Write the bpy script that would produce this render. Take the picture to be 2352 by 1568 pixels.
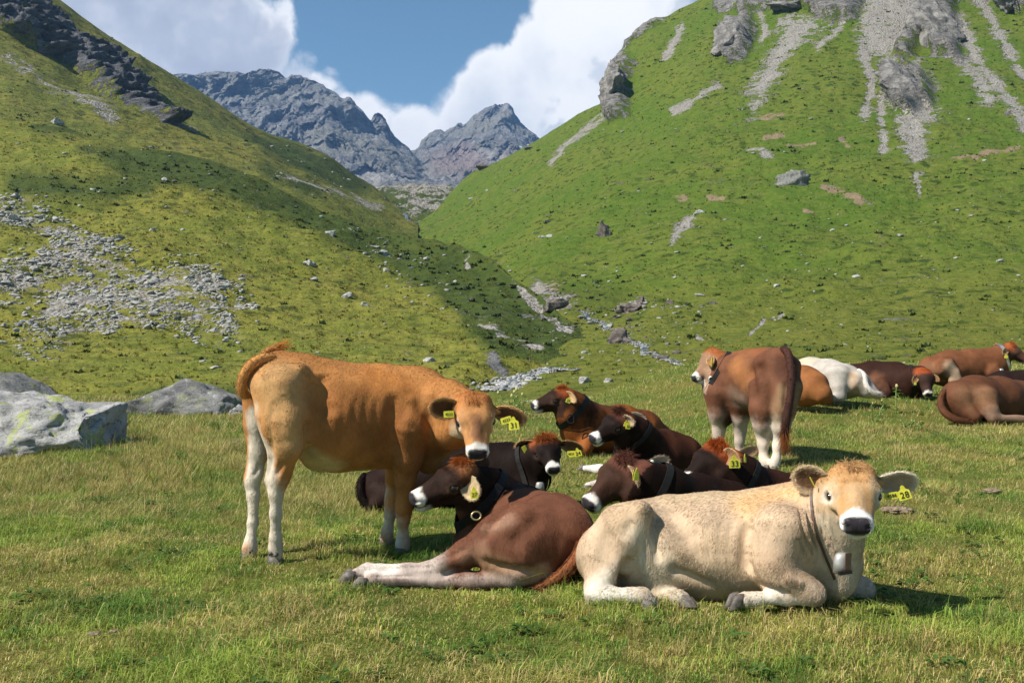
import bpy, math, random
import numpy as np
from mathutils import Vector, Matrix

random.seed(7)
RNG = np.random.default_rng(11)
for o in list(bpy.data.objects):
    bpy.data.objects.remove(o)
SC = bpy.context.scene
COL = SC.collection

# ------------------------------------------------------------------ camera
# pixels are given in a 2352 x 1568 frame; F is the focal length in those pixels
W_, H_ = 2352.0, 1568.0
F = 35.0 / 36.0 * W_
CX, HY, EYE = 1176.0, 797.5, 1.226
cam_d = bpy.data.cameras.new('camera')
cam_d.lens = 35.0
cam_d.sensor_width = 36.0
cam_d.shift_y = (HY - H_ / 2) / W_
cam_d.clip_start = 0.1
cam_d.clip_end = 20000.0
cam = bpy.data.objects.new('camera', cam_d)
cam.location = (0, 0, EYE)
cam.rotation_euler = (math.radians(90), 0, 0)
COL.objects.link(cam)
SC.camera = cam

# ------------------------------------------------------------------ light
SUN_EL, SUN_AZ = 47.0, -114.0          # azimuth clockwise from +Y (view direction): sun from the left
sun_dir = Vector((math.sin(math.radians(SUN_AZ)) * math.cos(math.radians(SUN_EL)),
                  math.cos(math.radians(SUN_AZ)) * math.cos(math.radians(SUN_EL)),
                  math.sin(math.radians(SUN_EL))))
sl = bpy.data.lights.new('sun', 'SUN')
sl.energy = 5.0
sl.angle = math.radians(0.5)
sl.color = (1.0, 0.945, 0.86)
so = bpy.data.objects.new('sun', sl)
so.rotation_euler = (-sun_dir).to_track_quat('-Z', 'Y').to_euler()
COL.objects.link(so)
SC.view_settings.view_transform = 'Standard'
SC.view_settings.look = 'None'
SC.view_settings.exposure = 0.62
SC.view_settings.gamma = 1.0
SC.cycles.max_bounces = 6
SC.cycles.diffuse_bounces = 3
SC.cycles.glossy_bounces = 2
SC.cycles.transmission_bounces = 4
SC.cycles.volume_bounces = 0


# ------------------------------------------------------------------ node helper
class NT:
    def __init__(self, tree):
        self.t = tree

    def n(self, typ, ins=None, **props):
        nd = self.t.nodes.new(typ)
        for k, v in props.items():
            setattr(nd, k, v)
        if ins:
            for k, v in ins.items():
                s = nd.inputs[k]
                if isinstance(v, bpy.types.NodeSocket):
                    self.t.links.new(v, s)
                else:
                    s.default_value = v
        return nd

    def math(self, op, a, b=0.0, c=None, clamp=False):
        nd = self.t.nodes.new('ShaderNodeMath')
        nd.operation = op
        nd.use_clamp = clamp
        for i, v in enumerate((a, b) if c is None else (a, b, c)):
            if isinstance(v, bpy.types.NodeSocket):
                self.t.links.new(v, nd.inputs[i])
            else:
                nd.inputs[i].default_value = v
        return nd.outputs[0]

    def mix(self, f, a, b, blend='MIX'):
        nd = self.t.nodes.new('ShaderNodeMix')
        nd.data_type = 'RGBA'
        nd.blend_type = blend
        for i, v in ((0, f), (6, a), (7, b)):
            if isinstance(v, bpy.types.NodeSocket):
                self.t.links.new(v, nd.inputs[i])
            else:
                nd.inputs[i].default_value = v if i == 0 else (tuple(v) + (1.0,))[:4]
        return nd.outputs[2]

    def smooth(self, v, lo, hi, a=0.0, b=1.0):
        nd = self.t.nodes.new('ShaderNodeMapRange')
        nd.interpolation_type = 'SMOOTHSTEP'
        self.t.links.new(v, nd.inputs[0])
        for i, x in ((1, lo), (2, hi), (3, a), (4, b)):
            nd.inputs[i].default_value = x
        return nd.outputs[0]

    def noise(self, vec, scale, detail=4.0, rough=0.55, dist=0.0, lac=2.0):
        return self.n('ShaderNodeTexNoise', {'Vector': vec, 'Scale': scale, 'Detail': detail,
                                            'Roughness': rough, 'Distortion': dist, 'Lacunarity': lac})


def mat(name):
    m = bpy.data.materials.new(name)
    m.use_nodes = True
    t = m.node_tree
    for nd in list(t.nodes):
        t.nodes.remove(nd)
    return m, NT(t)


def finish(nt, shader):
    o = nt.t.nodes.new('ShaderNodeOutputMaterial')
    nt.t.links.new(shader, o.inputs[0])


def principled(nt, color, rough=0.8, normal=None, spec=0.3, **extra):
    ins = {'Base Color': color if isinstance(color, bpy.types.NodeSocket) else (tuple(color) + (1.0,))[:4],
           'Roughness': rough, 'Specular IOR Level': spec}
    if normal is not None:
        ins['Normal'] = normal
    ins.update(extra)
    return nt.n('ShaderNodeBsdfPrincipled', ins).outputs[0]


# ------------------------------------------------------------------ world: physical sky with cumulus clouds
world = bpy.data.worlds.new('World')
SC.world = world
world.use_nodes = True
wt = world.node_tree
for nd in list(wt.nodes):
    wt.nodes.remove(nd)
w = NT(wt)
sky = w.n('ShaderNodeTexSky', sky_type='NISHITA', sun_disc=False, sun_elevation=math.radians(SUN_EL),
          sun_rotation=math.radians(SUN_AZ), altitude=2000.0, air_density=1.0, dust_density=0.3, ozone_density=1.0)
SKY_STRENGTH = 0.070
geo = w.n('ShaderNodeTexCoord')
dirv = geo.outputs['Generated']
sep = w.n('ShaderNodeSeparateXYZ', {0: dirv})
dx, dy, dz = sep.outputs


def pix_dir(px, py):
    return Vector(((px - CX) / F, 1.0, (HY - py) / F)).normalized()


def cloud_density(vec, det=7.0):
    """fractal cloud field: free fbm over the whole dome plus the cloud banks seen down the valley"""
    warp = w.noise(vec, 5.0, 3.0, 0.5)
    wv = w.n('ShaderNodeVectorMath', {0: warp.outputs['Color'], 1: (0.5, 0.5, 0.5)}, operation='SUBTRACT').outputs[0]
    wv = w.n('ShaderNodeVectorMath', {0: wv, 'Scale': 0.11}, operation='SCALE').outputs[0]
    v2 = w.n('ShaderNodeVectorMath', {0: vec, 1: wv}, operation='ADD').outputs[0]
    a = w.noise(v2, 3.2, 2.0, 0.5).outputs[0]
    b = w.noise(v2, 13.0, det, 0.66).outputs[0]
    billow = w.n('ShaderNodeTexVoronoi', {'Vector': v2, 'Scale': 26.0, 'Detail': 1.0, 'Roughness': 0.6},
                 feature='F1').outputs[0]
    base = w.math('MULTIPLY_ADD', a, 0.55, w.math('MULTIPLY_ADD', b, 0.62, w.math('MULTIPLY', billow, -0.30)))
    tot = base
    banks = [(1420, 250, 0.17, 0.50), (1240, 330, 0.13, 0.36), (1000, 330, 0.11, 0.34), (1390, 120, 0.085, 0.30), (1180, 215, 0.07, 0.22), (830, 260, 0.075, 0.26),
             (380, 110, 0.105, 0.40), (180, 10, 0.15, 0.42), (545, 60, 0.065, 0.22), (640, 140, 0.06, 0.26), (760, 220, 0.05, 0.16),
             (940, 30, 0.11, -0.34), (1180, 10, 0.08, -0.24), (820, 80, 0.06, -0.20), (1420, -60, 0.06, -0.12), (1085, 15, 0.022, 0.13)]
    for (px, py, rad, amt) in banks:
        c = pix_dir(px, py)
        dd = w.n('ShaderNodeVectorMath', {0: vec, 1: tuple(c)}, operation='DISTANCE').outputs['Value']
        g = w.smooth(dd, rad * 1.25, rad * 0.25, 0.0, amt)
        tot = w.math('ADD', tot, g)
    return tot


nrm = w.n('ShaderNodeVectorMath', {0: dirv}, operation='NORMALIZE').outputs[0]
den = cloud_density(nrm)
cover = w.smooth(den, 0.475, 0.69)
# self shading: compare with the field a little towards the sun
sv = w.n('ShaderNodeVectorMath', {0: nrm, 1: tuple(Vector((-0.75, -0.2, 0.62)) * 0.030)}, operation='ADD').outputs[0]
den2 = cloud_density(sv, 4.0)
lit = w.math('SUBTRACT', den, den2)
litv = w.smooth(lit, -0.09, 0.06)
thick = w.smooth(den, 0.62, 1.12)
soft = w.noise(nrm, 9.0, 5.0, 0.55).outputs[0]
softv = w.smooth(soft, 0.36, 0.62)
# grey undersides where the bank is thick and to the left of the valley (seen from below)
left = w.smooth(dx, 0.02, -0.30)
greyness = w.math('MULTIPLY', left, w.math('MULTIPLY_ADD', softv, -0.5, 0.95), clamp=True)
greyness = w.math('MULTIPLY', greyness, w.smooth(den, 0.58, 0.86))
cw = w.mix(litv, (0.66, 0.70, 0.77), (1.0, 1.0, 1.0))
cw = w.mix(w.math('MULTIPLY', thick, w.math('SUBTRACT', 1.0, softv)), cw, (0.74, 0.78, 0.84))
cw = w.mix(greyness, cw, (0.40, 0.44, 0.54))
skyc = w.n('ShaderNodeVectorMath', {0: sky.outputs[0], 'Scale': SKY_STRENGTH}, operation='SCALE').outputs[0]
skyc = w.mix(1.0, skyc, (1.02, 1.25, 1.17), 'MULTIPLY')
cloudc = w.n('ShaderNodeVectorMath', {0: cw, 'Scale': 0.76}, operation='SCALE').outputs[0]
above = w.smooth(dz, -0.02, 0.02)
fin = w.mix(w.math('MULTIPLY', cover, above), skyc, cloudc)
bg = w.n('ShaderNodeBackground', {'Color': fin, 'Strength': 1.0})
world.cycles.sampling_method = 'MANUAL'
world.cycles.sample_map_resolution = 512
wo = w.n('ShaderNodeOutputWorld', {0: bg.outputs[0]})


# ------------------------------------------------------------------ numeric helpers
_perm = np.random.default_rng(3).permutation(256)
_perm = np.concatenate([_perm, _perm, _perm])
_grad = np.array([[1, 1, 0], [-1, 1, 0], [1, -1, 0], [-1, -1, 0], [1, 0, 1], [-1, 0, 1], [1, 0, -1], [-1, 0, -1],
                  [0, 1, 1], [0, -1, 1], [0, 1, -1], [0, -1, -1]], float)


def pn(x, y, z=0.0):
    x, y, z = np.broadcast_arrays(np.asarray(x, float), np.asarray(y, float), np.asarray(z, float))
    xi, yi, zi = np.floor(x).astype(int), np.floor(y).astype(int), np.floor(z).astype(int)
    xf, yf, zf = x - xi, y - yi, z - zi
    xi &= 255
    yi &= 255
    zi &= 255
    u, v, q = [t * t * t * (t * (t * 6 - 15) + 10) for t in (xf, yf, zf)]

    def g(i, j, k):
        h = _perm[_perm[_perm[xi + i] + yi + j] + zi + k] % 12
        gr = _grad[h]
        return gr[..., 0] * (xf - i) + gr[..., 1] * (yf - j) + gr[..., 2] * (zf - k)

    def L(a, b, t):
        return a + t * (b - a)
    return L(L(L(g(0, 0, 0), g(1, 0, 0), u), L(g(0, 1, 0), g(1, 1, 0), u), v),
             L(L(g(0, 0, 1), g(1, 0, 1), u), L(g(0, 1, 1), g(1, 1, 1), u), v), q)


def fbm(x, y, z=0.0, o=4, gain=0.5):
    s = 0.0
    a = 1.0
    for i in range(o):
        s = s + a * pn(x * 2 ** i + 17.3 * i, y * 2 ** i - 9.1 * i, z * 2 ** i + 4.7 * i)
        a *= gain
    return s


def ridged(x, y, z=0.0, o=5, gain=0.5):
    s = 0.0
    a = 1.0
    for i in range(o):
        s = s + a * (1 - 2 * np.abs(pn(x * 2 ** i + 7.7 * i, y * 2 ** i + 3.1 * i, z * 2 ** i - 2.7 * i)))
        a *= gain
    return s


def sstep(lo, hi, v):
    t = np.clip((v - lo) / (hi - lo), 0, 1)
    return t * t * (3 - 2 * t)


def P(px, py, d):
    return np.array([(px - CX) / F * d, d, EYE - (py - HY) / F * d])


def in_poly(px, py, poly):
    poly = np.asarray(poly, float)
    ins = np.zeros(np.shape(px), bool)
    j = len(poly) - 1
    for i in range(len(poly)):
        xi, yi = poly[i]
        xj, yj = poly[j]
        c = ((yi > py) != (yj > py)) & (px < (xj - xi) * (py - yi) / (yj - yi + 1e-9) + xi)
        ins ^= c
        j = i
    return ins


def poly_dist(px, py, poly, closed=True):
    poly = np.asarray(poly, float)
    best = np.full(np.shape(px), 1e9)
    n = len(poly)
    for i in range(n if closed else n - 1):
        a, b = poly[i], poly[(i + 1) % n]
        ab = b - a
        t = np.clip(((px - a[0]) * ab[0] + (py - a[1]) * ab[1]) / (ab @ ab + 1e-9), 0, 1)
        best = np.minimum(best, np.hypot(px - a[0] - t * ab[0], py - a[1] - t * ab[1]))
    return best


def poly_mask(px, py, poly, soft=8.0):
    d = poly_dist(px, py, poly)
    d = np.where(in_poly(px, py, poly), d, -d)
    return d / soft            # signed, in units of softness


def mesh_from(name, verts, faces_flat, sizes, smooth=True):
    me = bpy.data.meshes.new(name)
    verts = np.ascontiguousarray(verts, np.float32)
    sizes = np.asarray(sizes, np.int32)
    me.vertices.add(len(verts))
    me.vertices.foreach_set('co', verts.ravel())
    me.loops.add(len(faces_flat))
    me.loops.foreach_set('vertex_index', np.asarray(faces_flat, np.int32))
    me.polygons.add(len(sizes))
    st = np.zeros(len(sizes), np.int32)
    st[1:] = np.cumsum(sizes)[:-1]
    me.polygons.foreach_set('loop_start', st)
    me.polygons.foreach_set('loop_total', sizes)
    me.update(calc_edges=True)
    me.validate()
    if smooth:
        me.polygons.foreach_set('use_smooth', np.ones(len(me.polygons), bool))
    return me


def pymesh(name, verts, faces, smooth=True):
    me = bpy.data.meshes.new(name)
    me.from_pydata([tuple(map(float, v)) for v in verts], [], [tuple(map(int, f)) for f in faces])
    if smooth:
        for p in me.polygons:
            p.use_smooth = True
    me.update()
    return me


def set_color(me, name, arr):
    arr = np.asarray(arr, np.float32)
    if arr.shape[1] == 3:
        arr = np.concatenate([arr, np.ones((len(arr), 1), np.float32)], 1)
    at = me.attributes.new(name, 'FLOAT_COLOR', 'POINT')
    at.data.foreach_set('color', np.ascontiguousarray(arr).ravel())


def obj(name, me, material=None, parent=None, label=None, cat=None, group=None, kind=None):
    o = bpy.data.objects.new(name, me)
    COL.objects.link(o)
    if material is not None and me is not None and not me.materials:
        me.materials.append(material)
    if parent is not None:
        o.parent = parent
        o.matrix_parent_inverse = parent.matrix_basis.inverted()
    for k, v in (('label', label), ('category', cat), ('group', group), ('kind', kind)):
        if v:
            o[k] = v
    return o


def empty(name, loc, label, cat, group=None):
    o = bpy.data.objects.new(name, None)
    o.location = tuple(map(float, loc))
    COL.objects.link(o)
    o['label'] = label
    o['category'] = cat
    if group:
        o['group'] = group
    return o


def tube_mesh(name, pts, radii, n=10, flat=None):
    """smooth tube through points; closed ends"""
    pts = np.asarray(pts, float)
    radii = np.asarray(radii, float)
    m = len(pts)
    V, Fc = [], []
    prev = None
    for i in range(m):
        t = pts[min(i + 1, m - 1)] - pts[max(i - 1, 0)]
        t = t / (np.linalg.norm(t) + 1e-9)
        if prev is None:
            ref = np.array([0, 0, 1.0]) if abs(t[2]) < 0.9 else np.array([1.0, 0, 0])
            a = np.cross(t, ref)
        else:
            a = prev - t * (prev @ t)
        a /= np.linalg.norm(a) + 1e-9
        b = np.cross(t, a)
        prev = a
        for k in range(n):
            an = 2 * math.pi * k / n
            V.append(pts[i] + radii[i] * (a * math.cos(an) + b * math.sin(an)))
    for i in range(m - 1):
        for k in range(n):
            Fc.append((i * n + k, i * n + (k + 1) % n, (i + 1) * n + (k + 1) % n, (i + 1) * n + k))
    Fc.append(tuple(range(n - 1, -1, -1)))
    Fc.append(tuple((m - 1) * n + k for k in range(n)))
    return pymesh(name, V, Fc)


def spline(pts, n):
    """Catmull-Rom through rows of numbers"""
    p = np.asarray(pts, float)
    p = np.vstack([2 * p[0] - p[1], p, 2 * p[-1] - p[-2]])
    out = []
    m = len(p) - 3
    for s in np.linspace(0, m - 1e-6, n):
        i = int(s)
        t = s - i
        a, b, c, d = p[i], p[i + 1], p[i + 2], p[i + 3]
        out.append(0.5 * ((2 * b) + (-a + c) * t + (2 * a - 5 * b + 4 * c - d) * t * t + (-a + 3 * b - 3 * c + d) * t ** 3))
    return np.array(out)


# ------------------------------------------------------------------ terrain materials
def terrain_mat(name, g1, g2, straw, dark, rock1, rock2, s=1.0, bump=0.6, straw_amt=0.5, g3=(0.2, 0.19, 0.03), low=0.0, shrub_shade=(0.042, 0.064, 0.013)):
    m, n = mat(name)
    co = n.n('ShaderNodeTexCoord').outputs['Object']
    at = n.n('ShaderNodeAttribute', attribute_name='mask')
    sp = n.n('ShaderNodeSeparateColor', {0: at.outputs['Color']})
    mr, mg, mb = sp.outputs
    ma = at.outputs['Alpha']
    n1 = n.noise(co, 0.035 / s, 5.0, 0.6).outputs[0]
    n2 = n.noise(co, 0.30 / s, 6.0, 0.65).outputs[0]
    n3 = n.noise(co, 2.2 / s, 5.0, 0.7).outputs[0]
    # stretch along contour lines (height squashed) : small terraces made by grazing
    st = n.n('ShaderNodeMapping', {'Vector': co, 'Scale': (0.35 / s, 0.35 / s, 2.4 / s)}).outputs[0]
    n4 = n.noise(st, 1.0, 5.0, 0.62).outputs[0]
    gr = n.mix(n.smooth(n1, 0.40, 0.60), g1, g2)
    zc = n.n('ShaderNodeSeparateXYZ', {0: co}).outputs[2]
    gr = n.mix(n.math('MULTIPLY', n.smooth(zc, 14.0, 1.0), low), gr, g3)
    gr = n.mix(n.math('MULTIPLY', n.smooth(n2, 0.44, 0.70), straw_amt), gr, straw)
    n6 = n.noise(co, 0.85 / s, 5.0, 0.7).outputs[0]
    gr = n.mix(n.math('MULTIPLY', n.smooth(n6, 0.50, 0.68), 0.60), gr, dark)
    gr = n.mix(n.math('MULTIPLY', n.smooth(n6, 0.46, 0.34), 0.45), gr, straw)
    gr = n.mix(n.math('MULTIPLY', n.smooth(n3, 0.52, 0.72), 0.55), gr, dark)
    gr = n.mix(n.math('MULTIPLY', n.smooth(n4, 0.53, 0.66), 0.55), gr, dark)
    wv = n.n('ShaderNodeVectorMath', {0: co, 1: n.n('ShaderNodeVectorMath', {0: n.noise(co, 1.1 / s, 2.0).outputs['Color'], 'Scale': 1.6 * s}, operation='SCALE').outputs[0]}, operation='ADD').outputs[0]
    tus = n.n('ShaderNodeTexVoronoi', {'Vector': wv, 'Scale': 0.36 / s, 'Randomness': 1.0}).outputs[0]
    tm = n.math('MULTIPLY', n.smooth(tus, 0.42, 0.18), n.smooth(n1, 0.42, 0.56))
    gr = n.mix(n.math('MULTIPLY', tm, 0.85), gr, tuple(c * 0.7 for c in dark))
    gr = n.mix(n.math('MULTIPLY', n.smooth(mb, 0.08, 0.62), n.smooth(n2, 0.25, 0.55, 0.75, 1.0)), gr, n.mix(n.smooth(n6, 0.4, 0.65), shrub_shade, dark))  # blue mask: dark low shrubs, plus shade on the left hill painted into the colour
    # rock
    sv = n.n('ShaderNodeMapping', {'Vector': co, 'Rotation': (0.3, 0.5, 0.2), 'Scale': (0.25 / s, 0.25 / s, 1.3 / s)}).outputs[0]
    r1 = n.noise(sv, 1.2, 8.0, 0.68, 0.4).outputs[0]
    r2 = n.noise(co, 1.6 / s, 6.0, 0.7).outputs[0]
    rk = n.mix(n.smooth(r1, 0.36, 0.66), rock1, rock2)
    rk = n.mix(n.smooth(r2, 0.56, 0.72), rk, tuple(c * 0.4 for c in rock1))
    # scree: light rubble
    vs = n.n('ShaderNodeTexVoronoi', {'Vector': co, 'Scale': 2.6 / s, 'Randomness': 1.0})
    scc = n.mix(n.smooth(vs.outputs[0], 0.2, 0.8), (0.40, 0.375, 0.34), (0.24, 0.22, 0.19))
    scc = n.mix(n.smooth(n2, 0.40, 0.65), scc, n.mix(n.smooth(r2, 0.4, 0.6), (0.31, 0.30, 0.29), (0.20, 0.17, 0.12)))
    soil = n.mix(n.smooth(n3, 0.3, 0.7), (0.30, 0.22, 0.14), (0.17, 0.125, 0.075))
    n5 = n.noise(co, 0.11 / s, 4.0, 0.6).outputs[0]
    edge = n.math('ADD', n.math('MULTIPLY_ADD', n3, 1.0, n.math('MULTIPLY_ADD', n2, 2.2, -2.75)), n.math('MULTIPLY_ADD', n5, 1.2, n.math('MULTIPLY', n6, 1.1)))

    def msk(v, lo, hi):
        return n.smooth(n.math('ADD', v, edge), lo, hi)
    fs = msk(mg, 0.42, 0.62)
    fr = msk(mr, 0.45, 0.58)
    fo = msk(ma, 0.45, 0.60)
    c = n.mix(fo, gr, soil)
    c = n.mix(fs, c, scc)
    c = n.mix(fr, c, rk)
    hgt = n.math('ADD', n.math('MULTIPLY_ADD', n6, 0.9, n.math('MULTIPLY', n3, 0.4)), n.math('ADD', n.math('MULTIPLY', n4, 0.5), n.math('MULTIPLY', n.math('ADD', r1, r2), n.math('MULTIPLY', fr, 2.2))))
    hgt = n.math('ADD', hgt, n.math('MULTIPLY', vs.outputs[0], n.math('MULTIPLY', fs, -0.6)))
    b = n.n('ShaderNodeBump', {'Height': hgt, 'Strength': bump, 'Distance': 0.8 * s})
    finish(n, principled(n, c, 0.95, b.outputs[0], 0.1))
    return m


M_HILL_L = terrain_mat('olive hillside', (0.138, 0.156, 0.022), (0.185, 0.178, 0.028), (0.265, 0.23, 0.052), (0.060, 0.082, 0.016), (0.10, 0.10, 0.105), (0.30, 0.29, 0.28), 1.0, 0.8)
M_HILL_R = terrain_mat('green mountainside', (0.080, 0.134, 0.014), (0.115, 0.148, 0.020), (0.175, 0.172, 0.036), (0.045, 0.082, 0.011), (0.165, 0.155, 0.148), (0.42, 0.395, 0.36), 1.1, 0.9, 0.45, (0.140, 0.140, 0.024), 0.8)
M_MOUNT_L = terrain_mat('left mountainside', (0.125, 0.145, 0.025), (0.175, 0.17, 0.030), (0.25, 0.215, 0.05), (0.05, 0.068, 0.016), (0.085, 0.085, 0.092), (0.24, 0.235, 0.235), 1.9, 0.8)


# ------------------------------------------------------------------ terrain patches
class Patch:
    """a hillside given by rows from the foot to behind the crest; every row knows where it runs (px, py) and how far it is"""

    def __init__(self, ctrl, rows, x0, x1, nx, seg, smooth=25.0, crest=None):
        px = np.linspace(x0, x1, nx)
        PY, D = [], []
        for i, r in enumerate(rows):
            if isinstance(r, dict):
                xs = np.array(r['x'], float)
                py = np.interp(px, xs, r['py'])
                d = np.interp(px, xs, r['d'])
                sm = r.get('smooth', 0.0)
            else:
                py = np.interp(px, ctrl, [a[0] for a in r])
                d = np.interp(px, ctrl, [a[1] for a in r])
                sm = smooth
            dpx = px[1] - px[0]

            def gs(a, sg):
                if sg <= 0:
                    return a
                k = int(3 * sg / dpx) + 1
                kx = np.exp(-0.5 * (np.arange(-k, k + 1) * dpx / sg) ** 2)
                ap = np.pad(a, k, mode='reflect', reflect_type='odd')
                return np.convolve(ap, kx / kx.sum(), 'valid')
            PY.append(gs(py, sm))
            D.append(gs(d, max(sm, smooth)))
        PY, LD = np.array(PY), np.log(np.array(D))
        ts = []
        for i, s in enumerate(seg):
            ts += list(i + np.arange(s) / s)
        ts.append(len(rows) - 1)
        ts = np.array(ts)

        def interp(A):
            # monotone-ish cubic along the rows
            dl = np.diff(A, axis=0)
            m = np.zeros_like(A)
            m[1:-1] = np.where(dl[:-1] * dl[1:] > 0, 2 * dl[:-1] * dl[1:] / (dl[:-1] + dl[1:] + 1e-12 * np.sign(dl[1:])), 0)
            m[0], m[-1] = dl[0], dl[-1]
            i = np.minimum(ts.astype(int), len(A) - 2)
            t = (ts - i)[:, None]
            h00, h10 = 2 * t ** 3 - 3 * t ** 2 + 1, t ** 3 - 2 * t ** 2 + t
            h01, h11 = -2 * t ** 3 + 3 * t ** 2, t ** 3 - t ** 2
            return h00 * A[i] + h10 * m[i] + h01 * A[i + 1] + h11 * m[i + 1]
        self.py = interp(PY)
        self.d = np.exp(interp(LD))
        self.px = np.broadcast_to(px, self.py.shape)
        self.t = np.broadcast_to(ts[:, None], self.py.shape)
        self.x0, self.x1, self.nx = x0, x1, nx
        self.X = (self.px - CX) / F * self.d
        self.Y = self.d.copy()
        self.Z = EYE - (self.py - HY) / F * self.d
        self.mask = np.zeros(self.py.shape + (4,))

    def build(self, name, material):
        nr, nc = self.X.shape
        V = np.stack([self.X, self.Y, self.Z], -1).reshape(-1, 3)
        i = np.arange(nr - 1)[:, None] * nc + np.arange(nc - 1)[None]
        q = np.stack([i, i + 1, i + nc + 1, i + nc], -1).reshape(-1, 4)
        me = mesh_from(name, V, q.ravel(), np.full(len(q), 4))
        set_color(me, 'mask', np.clip(self.mask.reshape(-1, 4), 0, 1))
        return obj(name, me, material, kind='structure')

    def at(self, px, py):
        """first point of the surface met at a pixel, on the displaced ground; None if the hillside is not there"""
        c = (px - self.x0) / (self.x1 - self.x0) * (self.nx - 1)
        if c < 0 or c >= self.nx - 1:
            return None
        i = int(c)
        f = c - i
        col = self.py[:, i] * (1 - f) + self.py[:, i + 1] * f
        k = np.where((col[:-1] >= py) & (col[1:] < py))[0]
        if len(k) == 0:
            return None
        k = k[0]
        g = (col[k] - py) / (col[k] - col[k + 1] + 1e-9)

        def bl(A):
            return (A[k, i] * (1 - f) + A[k, i + 1] * f) * (1 - g) + (A[k + 1, i] * (1 - f) + A[k + 1, i + 1] * f) * g
        return np.array([bl(self.X), bl(self.Y), bl(self.Z)])


def paint_mask(p, ch, poly, soft, amt=1.0):
    s = poly_mask(p.px, p.py, poly, soft)
    p.mask[..., ch] = np.maximum(p.mask[..., ch], amt * np.clip(0.5 + 0.5 * s, 0, 1))


def paint_line(p, ch, pts, wid, amt=1.0):
    d = poly_dist(p.px, p.py, pts, False)
    p.mask[..., ch] = np.maximum(p.mask[..., ch], amt * np.clip(1.0 - d / wid * 0.42, 0, 1))


# --- right mountainside
RC = [900, 1050, 1150, 1250, 1400, 1600, 1900, 2352, 2800]
R_rows = [
    [(945, 22), (935, 24), (925, 25), (915, 26), (910, 26), (902, 25), (898, 20), (894, 18), (890, 18)],
    [(905, 44), (893, 44), (882, 43), (874, 42), (862, 40), (850, 38), (840, 32), (828, 30), (820, 30)],
    [(868, 70), (855, 68), (842, 66), (830, 63), (815, 60), (802, 58), (790, 52), (775, 50), (765, 50)],
    [(800, 115), (775, 110), (755, 105), (745, 100), (738, 95), (725, 92), (710, 88), (690, 85), (675, 85)],
    [(720, 175), (690, 165), (668, 150), (650, 140), (638, 135), (620, 130), (600, 128), (580, 125), (560, 125)],
    [(630, 250), (590, 235), (560, 215), (540, 195), (518, 185), (490, 180), (460, 175), (440, 170), (420, 170)],
    [(570, 320), (520, 310), (480, 290), (448, 265), (400, 245), (350, 235), (310, 228), (290, 222), (270, 220)],
    [(540, 390), (480, 380), (412, 365), (365, 345), (300, 320), (200, 300), (150, 290), (130, 280), (110, 275)],
    dict(x=[900, 940, 1000, 1030, 1045, 1060, 1080, 1100, 1130, 1170, 1205, 1225, 1240, 1290, 1330, 1365, 1386, 1391, 1396, 1390, 1402, 1412, 1430, 1440, 1455, 1470, 1500, 1530, 1560, 1600, 1640, 1800, 2000, 2352, 2800],
         py=[545, 528, 485, 448, 434, 417, 400, 387, 377, 357, 338, 328, 318, 287, 262, 245, 236, 232, 190, 180, 158, 140, 122, 100, 88, 74, 52, 40, 22, 3, -22, -90, -130, -170, -170],
         d=[400, 410, 430, 445, 450, 455, 455, 455, 452, 448, 445, 444, 442, 432, 420, 410, 402, 400, 398, 397, 396, 395, 394, 394, 395, 396, 398, 400, 404, 408, 412, 400, 390, 375, 375]),
]
_cr = R_rows[-1]
_o = np.argsort(_cr['x'], kind='stable')
for k_ in ('x', 'py', 'd'):
    _cr[k_] = list(np.array(_cr[k_], float)[_o])
R_rows.append(dict(x=_cr['x'], py=[v + 25 for v in _cr['py']], d=[v + 45 for v in _cr['d']], smooth=30))
R_rows.append(dict(x=_cr['x'], py=[v + 170 for v in _cr['py']], d=[v + 220 for v in _cr['d']], smooth=60))
PR = Patch(RC, R_rows, 900, 2800, 500, [14, 18, 24, 30, 34, 38, 38, 36, 8, 6])

rock_polys = [
    ([(1388, 236), (1388, 174), (1400, 150), (1416, 132), (1432, 108), (1458, 150), (1446, 185), (1442, 211), (1446, 269), (1402, 276), (1394, 250)], 12),
    ([(1430, 115), (1438, 80), (1495, 48), (1540, 30), (1500, 64), (1452, 98)], 6),
    ([(1661, 69), (1685, 47), (1727, 37), (1737, 69), (1727, 105), (1706, 132), (1669, 147), (1662, 105)], 9),
    ([(1632, -60), (2000, -60), (1965, 45), (1896, 40), (1840, 12), (1806, 16), (1711, 28), (1643, 22)], 12),
    ([(2085, 80), (2110, 0), (2128, -40), (2195, -40), (2200, 60), (2210, 137), (2150, 128), (2125, 92), (2090, 132), (2050, 122)], 14),
    ([(2042, 160), (2085, 150), (2120, 168), (2144, 200), (2146, 245), (2125, 240), (2100, 262), (2060, 255), (2040, 215)], 12),
    ([(2307, -40), (2400, -40), (2400, 40), (2330, 28)], 8),
]
scree_polys = [
    [(1796, 25), (1907, 50), (1859, 88), (1817, 120), (1790, 169), (1772, 206), (1729, 266), (1717, 258), (1740, 218), (1711, 214), (1754, 142), (1791, 84)],
    [(1970, 60), (2001, -40), (2110, -40), (2100, 60), (2060, 140), (1985, 120)],
    [(2030, 150), (2107, 145), (2150, 200), (2152, 270), (2128, 290), (2123, 369), (2105, 405), (2075, 337), (2050, 264), (2030, 221)],
]
for q_, s_ in rock_polys:
    paint_mask(PR, 0, q_, s_ * 1.4)
for q_ in scree_polys:
    paint_mask(PR, 1, q_, 26, 0.95)
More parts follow.
